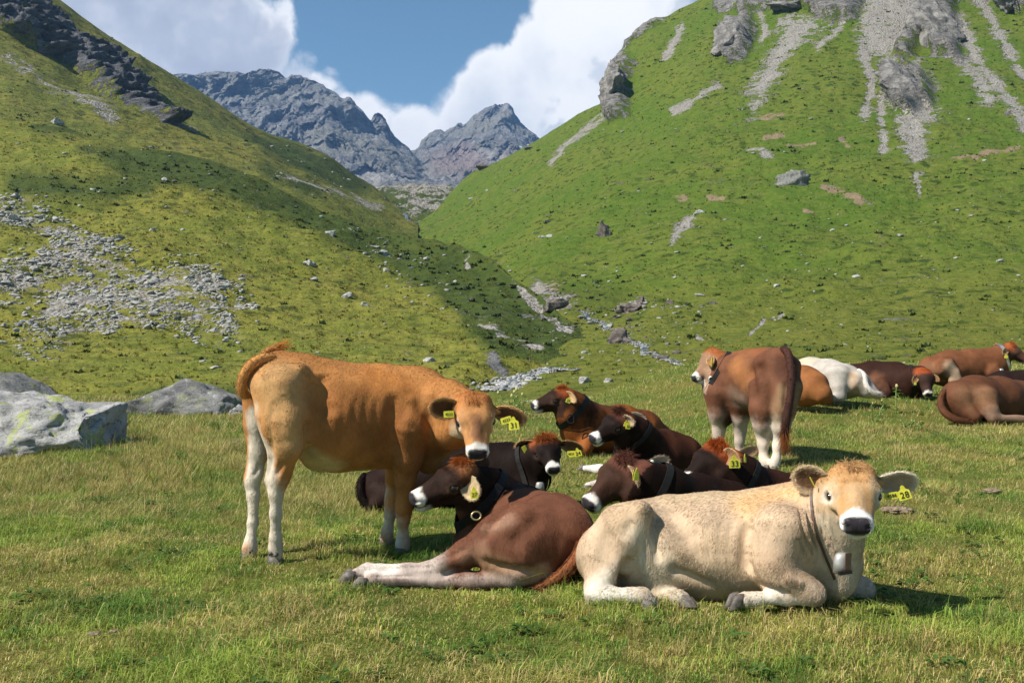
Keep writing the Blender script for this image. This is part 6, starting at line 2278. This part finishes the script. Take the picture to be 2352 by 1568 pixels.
c.topknot(500, 0.10, (0.26, 0.07, 0.018), 0.07, 0.0)
c.ear((1226, 1020, 7.56), (1185, 1022, 7.6), (-0.2, -1, -0.5), 0.055, (0.36, 0.20, 0.09), (0.15, 0.075, 0.04), (0.42, 0.25, 0.12), 0.6, 0.02)
c.ear((1290, 1018, 7.56), (1338, 1030, 7.6), (0.2, -1, -0.5), 0.052, (0.36, 0.20, 0.09), (0.2, 0.10, 0.05), (0.42, 0.25, 0.12), 0.6, 0.02)
c.tag(1205, 1031, 7.52, 0.034, 0.05, '', 0.5, 0.3, 'rect')
c.tag(1312, 1042, 7.52, 0.06, 0.045, '4533', 0.1, -0.1, 'rect')
c.tag(1327, 1038, 7.50, 0.055, 0.062, '24', 0.25, -0.1)
c.collar((1222, 1062, 7.66), (0.75, -0.55, 0.35), 0.04, extra=[('bell', bell_mesh('bell', P(1240, 1117, 7.42), 0.07), M_BELL)])
c.tail([(838, 1090, 7.72, 8), (828, 1115, 7.62, 9), (832, 1145, 7.56, 9), (850, 1166, 7.52, 8)], 120, 0.12, (0.03, 0.018, 0.014))
c.col((868, 1120, 7.6), (900, 1120, 7.6), 60, 50, (0.022, 0.011, 0.008), 0.6, 0.9)
c.build((1040, 7.8))

# ---------------------------------------------------------------- 5: orange-brown cow lying furthest back of the middle group
c = Cow('orange-brown cow lying furthest back of the middle group, dark head in profile', (-0.8, -0.35), (0.21, 0.066, 0.016), 0.014, 22000, 0.016, seed=5)
c.trunk([(1512, 1000, 12.2, 30), (1475, 990, 12.1, 46), (1425, 984, 11.9, 52), (1375, 985, 11.65, 52), (1330, 988, 11.45, 44)], 1.0, 0.09)
c.limb([(1350, 960, 11.5, 42), (1318, 932, 11.35, 30), (1303, 918, 11.3, 25)], 0.08)
c.limb([(1330, 985, 11.4, 36), (1303, 950, 11.3, 26), (1290, 932, 11.28, 20)], 0.08)
c.limb([(1350, 1010, 11.3, 26), (1345, 1032, 11.15, 13), (1315, 1034, 11.2, 9)], 0.05)
pal = dict(face=(0.026, 0.013, 0.009), side=(0.042, 0.021, 0.014), crown=(0.26, 0.06, 0.015), crown_amt=0.9, eyering=(0.14, 0.075, 0.045), muz=0.375)
c.head((1296, 893, 11.30), (1219, 935, 11.22), (0.35, -0.05, 1), pal, 1.15)
c.topknot(300, 0.09, (0.27, 0.065, 0.016), 0.06, 0.0)
c.ear((1299, 905, 11.22), (1322, 914, 11.1), (-0.3, -1, -0.2), 0.055, (0.40, 0.24, 0.11), (0.50, 0.33, 0.17), (0.55, 0.38, 0.22), 0.35, 0.03)
c.tag(1306, 918, 11.08, 0.055, 0.068, '29', -0.35, 0.1)
c.collar((1318, 942, 11.36), (-0.75, -0.2, 0.75), 0.075, extra=[('buckle', ring_mesh('buckle', P(1311, 962, 11.12), (0.1, -1, 0.1), 0.045, 0.006, sx=0.8, sz=1.0, square=True), M_STRAP)])
c.col((1300, 925, 11.3), (1335, 955, 11.4), 40, 46, (0.014, 0.007, 0.005), 0.45, 0.95)
c.col((1330, 925, 11.4), (1400, 945, 11.7), 26, 26, (0.08, 0.03, 0.015), 0.6, 0.9)
c.col((1470, 955, 12), (1515, 985, 12.1), 24, 24, (0.085, 0.03, 0.016), 0.6, 0.8)
c.build((1410, 11.8))

# ---------------------------------------------------------------- 6: dark cow in the middle of the group
c = Cow('dark brown cow lying mid-group with a pale foreleg stretched to the left', (-0.85, -0.2), (0.044, 0.016, 0.009), 0.013, 28000, 0.015, seed=6)
c.trunk([(1600, 1062, 10.0, 28), (1570, 1052, 9.95, 48), (1525, 1048, 9.9, 60), (1485, 1046, 9.85, 56), (1455, 1050, 9.75, 42)], 1.0, 0.08)
c.limb([(1490, 1022, 9.75, 42), (1460, 995, 9.6, 36), (1438, 975, 9.5, 30)], 0.07)
c.limb([(1460, 1035, 9.7, 40), (1435, 1005, 9.55, 28)], 0.07)
c.limb([(1450, 1065, 9.7, 26), (1420, 1077, 9.85, 13), (1375, 1078, 9.9, 10), (1345, 1075, 9.95, 8)], 0.04)
c.limb([(1470, 1085, 9.5, 30), (1430, 1103, 9.0, 16), (1380, 1113, 8.85, 12), (1352, 1117, 8.8, 11)], 0.04)
pal = dict(face=(0.013, 0.0075, 0.006), side=(0.020, 0.011, 0.0085), crown=(0.09, 0.03, 0.016), eyering=(0.09, 0.055, 0.04), muz=0.372)
c.head((1428, 945, 9.5), (1357, 1013, 9.38), (0.35, -0.1, 1), pal, 1.15)
c.topknot(350, 0.10, (0.07, 0.028, 0.018), 0.055, -0.2)
c.ear((1434, 965, 9.42), (1455, 960, 9.22), (-0.35, -1, -0.1), 0.058, (0.42, 0.30, 0.18), (0.46, 0.34, 0.22), (0.58, 0.44, 0.30), 0.45, 0.04)
c.ear((1452, 955, 9.58), (1482, 958, 9.75), (0.1, -0.6, 0.5), 0.05, (0.45, 0.34, 0.22), (0.40, 0.28, 0.18), (0.60, 0.48, 0.34), 0.4)
c.tag(1443, 976, 9.2, 0.045, 0.072, '30', -0.15, 0.2)
c.tag(1437, 972, 9.22, 0.030, 0.06, '', -0.3, 0.2)
c.collar((1462, 1000, 9.62), (-0.7, -0.2, 0.7), 0.045)
c.col((1435, 980, 9.5), (1470, 1020, 9.6), 44, 52, (0.011, 0.0056, 0.004), 0.45, 0.95)
c.col((1420, 1078, 9.85), (1340, 1075, 10), 30, 26, (0.70, 0.63, 0.56), 0.35, 0.95)
c.col((1410, 1108, 8.9), (1350, 1118, 8.8), 32, 26, (0.55, 0.46, 0.40), 0.35, 0.95)
c.hoof(1336, 1073, 9.98, (-1, 0, 0), 0.85)
c.hoof(1344, 1120, 8.78, (-1, 0, 0), 0.9)
c.build((1530, 9.9))

# ---------------------------------------------------------------- 7: brown cow whose head shows left of the cream cow's back
c = Cow('dark brown cow lying just behind the cream cow, round white button in its ear', (-0.85, -0.15), (0.018, 0.0078, 0.0048), 0.012, 34000, 0.015, seed=7)
c.trunk([(1730, 1200, 7.0, 50), (1680, 1188, 6.9, 62), (1610, 1178, 6.8, 66), (1560, 1178, 6.72, 62)], 1.0, 0.08)
c.limb([(1590, 1150, 6.75, 56), (1530, 1122, 6.64, 48), (1478, 1098, 6.55, 44)], 0.07)
c.limb([(1560, 1180, 6.7, 50), (1500, 1145, 6.6, 46), (1455, 1125, 6.52, 40)], 0.07)
c.limb([(1600, 1110, 6.8, 24), (1690, 1130, 6.92, 24)], 0.06)
pal = dict(face=(0.046, 0.022, 0.014), side=(0.060, 0.029, 0.019), crown=(0.13, 0.05, 0.032), eyering=(0.06, 0.032, 0.024), jaw=(0.045, 0.023, 0.018), muz=0.378)
c.head((1440, 1052, 6.55), (1347, 1166, 6.42), (0.45, -0.1, 1), pal, 1.12)
c.topknot(500, 0.075, (0.12, 0.045, 0.03), 0.05, -0.1)
c.ear((1452, 1085, 6.46), (1462, 1085, 6.26), (-0.5, -1, -0.1), 0.066, (0.36, 0.22, 0.12), (0.42, 0.28, 0.16), (0.52, 0.38, 0.24), 0.4, 0.06)
c.ear((1480, 1078, 6.6), (1536, 1055, 6.72), (-0.1, -1, 0.1), 0.052, (0.26, 0.16, 0.10), (0.40, 0.27, 0.17), (0.50, 0.36, 0.24), 0.4)
c.tag(1462, 1089, 6.20, 0.036, 0.075, '', -0.08, 0.4)
c.tag(1456, 1091, 6.21, 0.020, 0.065, '', 0.1, 0.5)
c.tag(1498, 1076, 6.52, 0.05, 0.018, '', -0.6, 0.1, 'rect')
vv, ff = ico(2)
c.parts.append(('tag_button', mesh_from('tag_button', vv * np.array([0.014, 0.006, 0.014]) + P(1498, 1060, 6.55), ff.ravel(), np.full(len(ff), 3)), M_BTN, []))
c.collar((1505, 1118, 6.60), (-0.8, -0.15, 0.5), 0.05)
c.col((1490, 1100, 6.5), (1600, 1130, 6.7), 54, 50, (0.012, 0.006, 0.004), 0.5, 0.9)
c.col((1530, 1082, 6.6), (1570, 1092, 6.7), 10, 10, (0.22, 0.09, 0.03), 0.7, 0.7)
c.build((1620, 6.8))

# ---------------------------------------------------------------- 8: dark cow with a red crown behind
c = Cow('dark cow with a bright rust-red crown lying behind the cream cow, lowered head', (-0.85, -0.2), (0.038, 0.0135, 0.008), 0.013, 28000, 0.015, seed=8)
c.trunk([(1880, 1150, 7.85, 40), (1830, 1140, 7.75, 50), (1775, 1138, 7.62, 54), (1735, 1140, 7.52, 48)], 1.0, 0.08)
c.limb([(1750, 1115, 7.55, 40), (1705, 1085, 7.45, 36), (1675, 1062, 7.4, 34)], 0.07)
c.limb([(1735, 1140, 7.5, 42), (1685, 1110, 7.4, 38), (1655, 1090, 7.36, 34)], 0.07)
pal = dict(face=(0.014, 0.008, 0.006), side=(0.022, 0.012, 0.009), crown=(0.30, 0.062, 0.014), crown_amt=0.95, eyering=(0.06, 0.03, 0.022), muz=0.372)
c.head((1655, 1020, 7.40), (1568, 1115, 7.26), (0.5, -0.1, 1), pal, 1.15)
c.topknot(650, 0.08, (0.32, 0.068, 0.014), 0.055, 0.1)
c.ear((1664, 1048, 7.32), (1700, 1045, 7.10), (-0.3, -1, 0.1), 0.070, (0.30, 0.15, 0.07), (0.36, 0.20, 0.10), (0.46, 0.28, 0.15), 0.35, 0.04)
c.ear((1695, 1048, 7.5), (1740, 1030, 7.6), (-0.2, -1, 0.1), 0.045, (0.30, 0.17, 0.09), (0.34, 0.2, 0.11), (0.48, 0.3, 0.17), 0.4)
c.tag(1687, 1060, 7.08, 0.080, 0.088, '33', 0.05, 0.05)
c.tag(1711, 1052, 7.12, 0.018, 0.06, '', 0.05, 0.4)
c.collar((1705, 1095, 7.46), (-0.7, -0.2, 0.6), 0.045)
c.col((1640, 1060, 7.3), (1730, 1120, 7.5), 54, 54, (0.011, 0.0055, 0.0038), 0.45, 0.9)
c.build((1790, 7.65))

# ---------------------------------------------------------------- 9: brown cow standing, seen from behind
BR = (0.128, 0.053, 0.028)
c = Cow('brown cow standing on the right, seen from behind with a long dark tail', (-0.52, 0.86), BR, 0.013, 34000, 0.014, dmid=10.4, seed=9)
c.trunk([(1800, 858, 10.1, 31), (1784, 860, 10.2, 58), (1764, 866, 10.4, 63), (1740, 872, 10.55, 69), (1714, 874, 10.7, 67), (1692, 878, 10.85, 63), (1675, 882, 10.95, 58)], 0.82, 0.06)
c.limb([(1796, 812, 10.15, 13), (1765, 815, 10.4, 12), (1725, 818, 10.6, 12), (1685, 826, 10.9, 13)], 0.06)
c.ball(1745, 832, 10.2, 14, 0.06)
c.ball(1822, 838, 10.1, 14, 0.06)
c.limb([(1660, 860, 10.95, 48), (1645, 838, 11.0, 34), (1638, 828, 11.0, 27)], 0.07)
c.limb([(1660, 900, 10.95, 44), (1637, 868, 10.98, 28)], 0.07)
c.limb([(1662, 940, 10.95, 32), (1668, 960, 10.9, 18)], 0.05)
c.limb([(1760, 888, 10.15, 41), (1753, 940, 10.1, 32), (1752, 975, 10.1, 22), (1754, 998, 10.14, 16), (1753, 1020, 10.12, 12), (1754, 1050, 10.1, 9.5), (1758, 1062, 10.08, 11), (1760, 1070, 10.07, 9)], 0.04)
c.limb([(1806, 888, 10.02, 37), (1798, 940, 10.0, 29), (1794, 980, 10.02, 20), (1790, 1003, 10.06, 14.5), (1787, 1025, 10.04, 11), (1783, 1052, 10.0, 9), (1779, 1064, 9.98, 10.5), (1778, 1072, 9.97, 9)], 0.04)
c.limb([(1655, 905, 10.85, 38), (1651, 950, 10.85, 22), (1651, 988, 10.9, 14), (1650, 1010, 10.9, 11), (1649, 1040, 10.9, 9), (1648, 1052, 10.88, 9)], 0.05)
c.limb([(1702, 930, 10.72, 30), (1701, 960, 10.75, 18), (1700, 988, 10.8, 13), (1698, 1012, 10.8, 10), (1697, 1042, 10.8, 8.5), (1696, 1055, 10.78, 9)], 0.05)
pal = dict(face=(0.24, 0.14, 0.085), side=(0.28, 0.17, 0.105), crown=(0.30, 0.09, 0.025), crown_amt=0.9, eyering=(0.05, 0.03, 0.02), jaw=(0.32, 0.22, 0.16), muz=0.372)
c.head((1638, 808, 11.0), (1592, 874, 10.9), (-0.25, -0.1, 1), pal, 1.15)
c.topknot(350, 0.10, (0.36, 0.12, 0.03), 0.06, 0.0)
c.ear((1632, 818, 10.9), (1632, 838, 10.75), (-0.5, -1, 0.1), 0.05, (0.38, 0.19, 0.07), (0.36, 0.2, 0.08), (0.48, 0.29, 0.13), 0.35)
c.tag(1635, 832, 10.7, 0.018, 0.10, '', -0.1, 0.7, 'rect')
c.collar((1648, 852, 10.99), (-0.75, 0.15, 0.45), 0.045, extra=[('buckle', ring_mesh('buckle', P(1634, 871, 10.78), (-0.4, -1, 0.1), 0.028, 0.010), M_METAL)])
c.dent([(1722, 832), (1728, 880), (1738, 930)], 12, 0.040)
c.dent([(1806, 872), (1802, 950)], 7, 0.020)
c.dent([(1700, 850), (1702, 920)], 10, 0.010)
c.dent([(1668, 845), (1662, 900)], 10, 0.014)
c.dent([(1762, 850)], 24, 0.014)
c.dent([(1748, 830)], 11, -0.022)
c.dent([(1824, 836)], 11, -0.020)
c.tail([(1797, 800, 10.12, 7), (1810, 812, 9.98, 9), (1818, 860, 9.88, 9), (1815, 910, 9.84, 9), (1807, 955, 9.84, 10), (1803, 985, 9.85, 9), (1802, 1005, 9.86, 6)], 420, 0.20, (0.26, 0.085, 0.025), (0.055, 0.024, 0.018))
for a_, b_, r0, r1, cc_, sf, am in [
        ((1753, 960, 10.1), (1758, 1075, 10.1), 24, 26, (0.60, 0.50, 0.40), 0.5, 0.9), ((1792, 965, 10.0), (1778, 1075, 10.0), 24, 26, (0.62, 0.54, 0.44), 0.5, 0.92),
        ((1651, 940, 10.85), (1649, 1055, 10.9), 22, 26, (0.56, 0.45, 0.36), 0.5, 0.85), ((1700, 965, 10.75), (1696, 1055, 10.8), 22, 24, (0.50, 0.41, 0.34), 0.5, 0.85),
        ((1796, 890, 9.9), (1788, 960, 9.95), 11, 18, (0.36, 0.24, 0.13), 0.95, 0.6), ((1832, 890, 9.9), (1812, 955, 9.95), 12, 14, (0.40, 0.28, 0.17), 0.9, 0.75),
        ((1690, 915, 10.5), (1735, 925, 10.45), 24, 26, (0.30, 0.20, 0.145), 0.8, 0.6), ((1700, 840, 10.5), (1740, 880, 10.3), 26, 26, (0.30, 0.12, 0.045), 0.7, 0.6),
        ((1760, 815, 10.3), (1690, 820, 10.8), 18, 18, (0.24, 0.085, 0.03), 0.6, 0.7), ((1662, 960, 10.9), (1675, 968, 10.8), 22, 18, (0.035, 0.02, 0.017), 0.5, 0.9),
        ((1650, 890, 10.8), (1655, 925, 10.7), 30, 26, (0.12, 0.05, 0.03), 0.7, 0.6), ((1660, 845, 10.9), (1668, 855, 10.85), 20, 16, (0.05, 0.025, 0.02), 0.6, 0.7),
        ((1752, 835, 10.15), (1745, 880, 10.1), 22, 18, (0.085, 0.030, 0.015), 0.9, 0.6), ((1790, 825, 10.0), (1800, 870, 9.9), 16, 16, (0.060, 0.024, 0.014), 0.8, 0.7),
        ((1690, 835, 10.5), (1712, 880, 10.35), 20, 18, (0.30, 0.125, 0.045), 0.9, 0.7), ((1720, 890, 10.3), (1722, 930, 10.3), 14, 12, (0.24, 0.11, 0.055), 0.9, 0.6),
        ((1830, 850, 9.95), (1832, 930, 9.95), 24, 22, (0.070, 0.028, 0.016), 0.8, 0.6)]:
    c.col(a_, b_, r0, r1, cc_, sf, am)
for hx, hy, hd in ((1760, 1073, 10.05), (1778, 1076, 9.95), (1648, 1054, 10.87), (1696, 1057, 10.77)):
    c.hoof(hx, hy, hd, (-0.5, 0.8, 0), 0.95)
c.build((1745, 10.5))

# ---------------------------------------------------------------- far group on the right
c = Cow('orange-brown cow lying curled, its rump showing just right of the standing brown cow', (0.2, 0.9), (0.23, 0.088, 0.030), 0.018, 8000, 0.016, seed=10)
c.trunk([(1864, 890, 14.3, 40), (1846, 886, 14.5, 45), (1828, 884, 14.8, 42)], 1.0, 0.09)
c.limb([(1872, 895, 14.2, 32), (1890, 906, 14.1, 20), (1903, 916, 14.1, 11)], 0.08)
c.limb([(1826, 868, 14.9, 24), (1806, 856, 15.0, 18)], 0.06)
pal = dict(face=(0.10, 0.05, 0.03), crown=(0.25, 0.07, 0.02))
c.head((1800, 846, 15.0), (1778, 880, 15.0), (0.2, -0.2, 1), pal, 1.15)
c.build((1850, 14.5))

c = Cow('white cow lying in the far group seen from behind, tail curled over its hip', (-0.75, 0.6), (0.40, 0.36, 0.31), 0.019, 14000, 0.016, seed=11)
c.trunk([(1972, 882, 15.0, 28), (1940, 876, 15.15, 38), (1900, 868, 15.4, 42), (1860, 862, 15.7, 40), (1835, 860, 15.9, 32)], 1.0, 0.09)
c.limb([(1925, 868, 14.95, 32), (1925, 892, 14.85, 18), (1930, 910, 14.8, 12), (1912, 915, 14.75, 9)], 0.06)
c.limb([(1968, 880, 14.9, 30), (1990, 895, 14.85, 18), (2018, 908, 14.8, 9)], 0.06)
c.limb([(1835, 850, 15.9, 22), (1818, 838, 16.1, 17)], 0.06)
c.head((1812, 830, 16.1), (1790, 860, 16.1), (0.2, -0.2, 1), dict(face=(0.6, 0.54, 0.47)), 1.15)
c.tail([(1972, 850, 14.95, 4.5), (1984, 862, 14.78, 5), (1990, 885, 14.70, 5), (2004, 900, 14.68, 5), (2022, 905, 14.7, 4.5)], 80, 0.10, (0.62, 0.56, 0.48), (0.68, 0.62, 0.55))
c.col((1958, 862, 14.8), (1965, 895, 14.75), 12, 12, (0.42, 0.28, 0.17), 0.7, 0.8)
c.col((1835, 830, 15.6), (1870, 835, 15.5), 14, 12, (0.56, 0.43, 0.28), 0.7, 0.7)
c.build((1900, 15.3))

c = Cow('dark brown cow lying in the far group, red-crowned head lowered to the grass', (0.9, -0.25), (0.030, 0.0125, 0.008), 0.020, 12000, 0.016, seed=12)
c.trunk([(1950, 876, 17.2, 40), (2005, 876, 17.0, 45), (2055, 878, 16.8, 45), (2090, 884, 16.6, 38)], 1.0, 0.09)
c.limb([(2092, 872, 16.55, 34), (2112, 868, 16.35, 26), (2124, 872, 16.2, 22)], 0.07)
c.limb([(2020, 890, 16.6, 28), (2035, 905, 16.4, 14)], 0.06)
c.head((2125, 850, 16.2), (2134, 910, 16.0), (0.05, -1, 0.4), dict(face=(0.045, 0.024, 0.018), crown=(0.28, 0.06, 0.016), muz=0.38), 1.2)
c.topknot(200, 0.08, (0.28, 0.065, 0.018), 0.07, 0.2)
c.ear((2108, 862, 16.15), (2098, 878, 16.1), (-0.2, -1, 0), 0.05, (0.30, 0.16, 0.07), (0.26, 0.15, 0.07), (0.4, 0.25, 0.12), 0.4)
c.ear((2142, 862, 16.15), (2156, 874, 16.1), (0.2, -1, 0), 0.045, (0.30, 0.16, 0.07), (0.26, 0.15, 0.07), (0.4, 0.25, 0.12), 0.4)
c.tag(2102, 880, 16.0, 0.04, 0.05, '')
c.collar((2098, 878, 16.5), (0.8, -0.3, 0.1), 0.05)
c.col((2010, 870, 16.6), (2035, 900, 16.5), 18, 18, (0.17, 0.075, 0.04), 0.7, 0.7)
c.build((2020, 16.9))

c = Cow('brown cow lying furthest back at far right, head raised, wearing collar and bell', (1, 0.1), (0.15, 0.058, 0.026), 0.020, 12000, 0.016, seed=13)
c.trunk([(2140, 850, 17.0, 32), (2180, 846, 17.05, 40), (2230, 843, 17.1, 41), (2270, 838, 17.1, 36), (2292, 838, 17.05, 28)], 1.0, 0.09)
c.limb([(2280, 825, 17.05, 26), (2300, 812, 17.0, 20), (2316, 804, 16.95, 17)], 0.07)
c.limb([(2172, 845, 16.75, 26), (2190, 858, 16.7, 15), (2200, 872, 16.65, 9), (2184, 876, 16.65, 7)], 0.05)
c.limb([(2280, 855, 16.85, 20), (2305, 868, 16.75, 10)], 0.05)
c.head((2322, 790, 16.9), (2366, 832, 16.8), (-0.4, -0.1, 1), dict(face=(0.075, 0.036, 0.024), crown=(0.28, 0.07, 0.022), muz=0.38), 1.15)
c.topknot(200, 0.08, (0.30, 0.08, 0.02), 0.06)
c.ear((2314, 803, 16.85), (2304, 812, 16.7), (-0.3, -1, 0), 0.05, (0.34, 0.19, 0.09), (0.3, 0.17, 0.08), (0.45, 0.28, 0.14), 0.4)
c.ear((2306, 798, 17.0), (2284, 792, 17.05), (-0.3, -1, 0), 0.042, (0.34, 0.19, 0.09), (0.3, 0.17, 0.08), (0.45, 0.28, 0.14), 0.4)
c.tag(2311, 818, 16.65, 0.06, 0.065, '')
c.tag(2288, 797, 16.98, 0.06, 0.03, '')
c.collar((2300, 815, 17.0), (0.85, 0, 0.3), 0.05, M_METAL, extra=[('bell', bell_mesh('bell', P(2300, 852, 16.75), 0.09), M_BELL)])
c.col((2185, 845, 16.6), (2195, 875, 16.6), 16, 14, (0.42, 0.30, 0.20), 0.6, 0.8)
c.col((2120, 855, 16.8), (2160, 860, 16.8), 22, 20, (0.25, 0.13, 0.07), 0.6, 0.7)
c.build((2220, 17.0))

c = Cow('brown cow lying curled at the right frame edge with rough dusty flank', (0.85, 0.5), (0.105, 0.042, 0.021), 0.019, 16000, 0.020, seed=14)
c.trunk([(2200, 914, 13.3, 40), (2240, 914, 13.45, 50), (2290, 918, 13.65, 52), (2340, 924, 13.9, 48), (2385, 925, 14.1, 42)], 1.0, 0.09)
c.limb([(2260, 920, 13.2, 36), (2275, 945, 13.05, 18), (2280, 960, 13.0, 10), (2350, 962, 13.0, 9)], 0.06)
c.limb([(2215, 940, 13.2, 26), (2240, 958, 13.05, 14)], 0.06)
c.limb([(2390, 905, 14.1, 28), (2420, 885, 14.1, 22)], 0.07)
c.head((2432, 870, 14.1), (2475, 900, 14.0), (-0.3, -0.1, 1), dict(face=(0.08, 0.04, 0.025), crown=(0.2, 0.06, 0.02)), 1.15)
c.tail([(2170, 895, 13.25, 5), (2160, 920, 13.15, 7), (2168, 945, 13.05, 8), (2195, 963, 12.98, 8), (2225, 968, 12.95, 5)], 120, 0.12, (0.10, 0.045, 0.026))
c.col((2230, 905, 13.0), (2270, 905, 13.0), 30, 28, (0.22, 0.115, 0.06), 0.8, 0.8)
c.col((2280, 950, 13.0), (2350, 965, 13.0), 18, 16, (0.30, 0.20, 0.14), 0.6, 0.7)
c.build((2270, 13.6))

c = Cow('nearly black cow behind the curled brown cow at the right frame edge, grey collar', (0.9, 0.1), (0.018, 0.010, 0.008), 0.018, 7000, 0.016, seed=15)
c.trunk([(2262, 892, 15.2, 24), (2300, 888, 15.2, 34), (2345, 888, 15.2, 36), (2385, 888, 15.2, 32)], 1.0, 0.09)
c.limb([(2375, 878, 15.2, 26), (2405, 862, 15.2, 20)], 0.07)
c.head((2412, 846, 15.2), (2450, 878, 15.1), (-0.3, -0.1, 1), dict(face=(0.03, 0.017, 0.014), crown=(0.1, 0.03, 0.014)), 1.15)
c.collar((2375, 878, 15.2), (0.85, 0, 0.2), 0.05, M_METAL)
c.build((2330, 15.2))
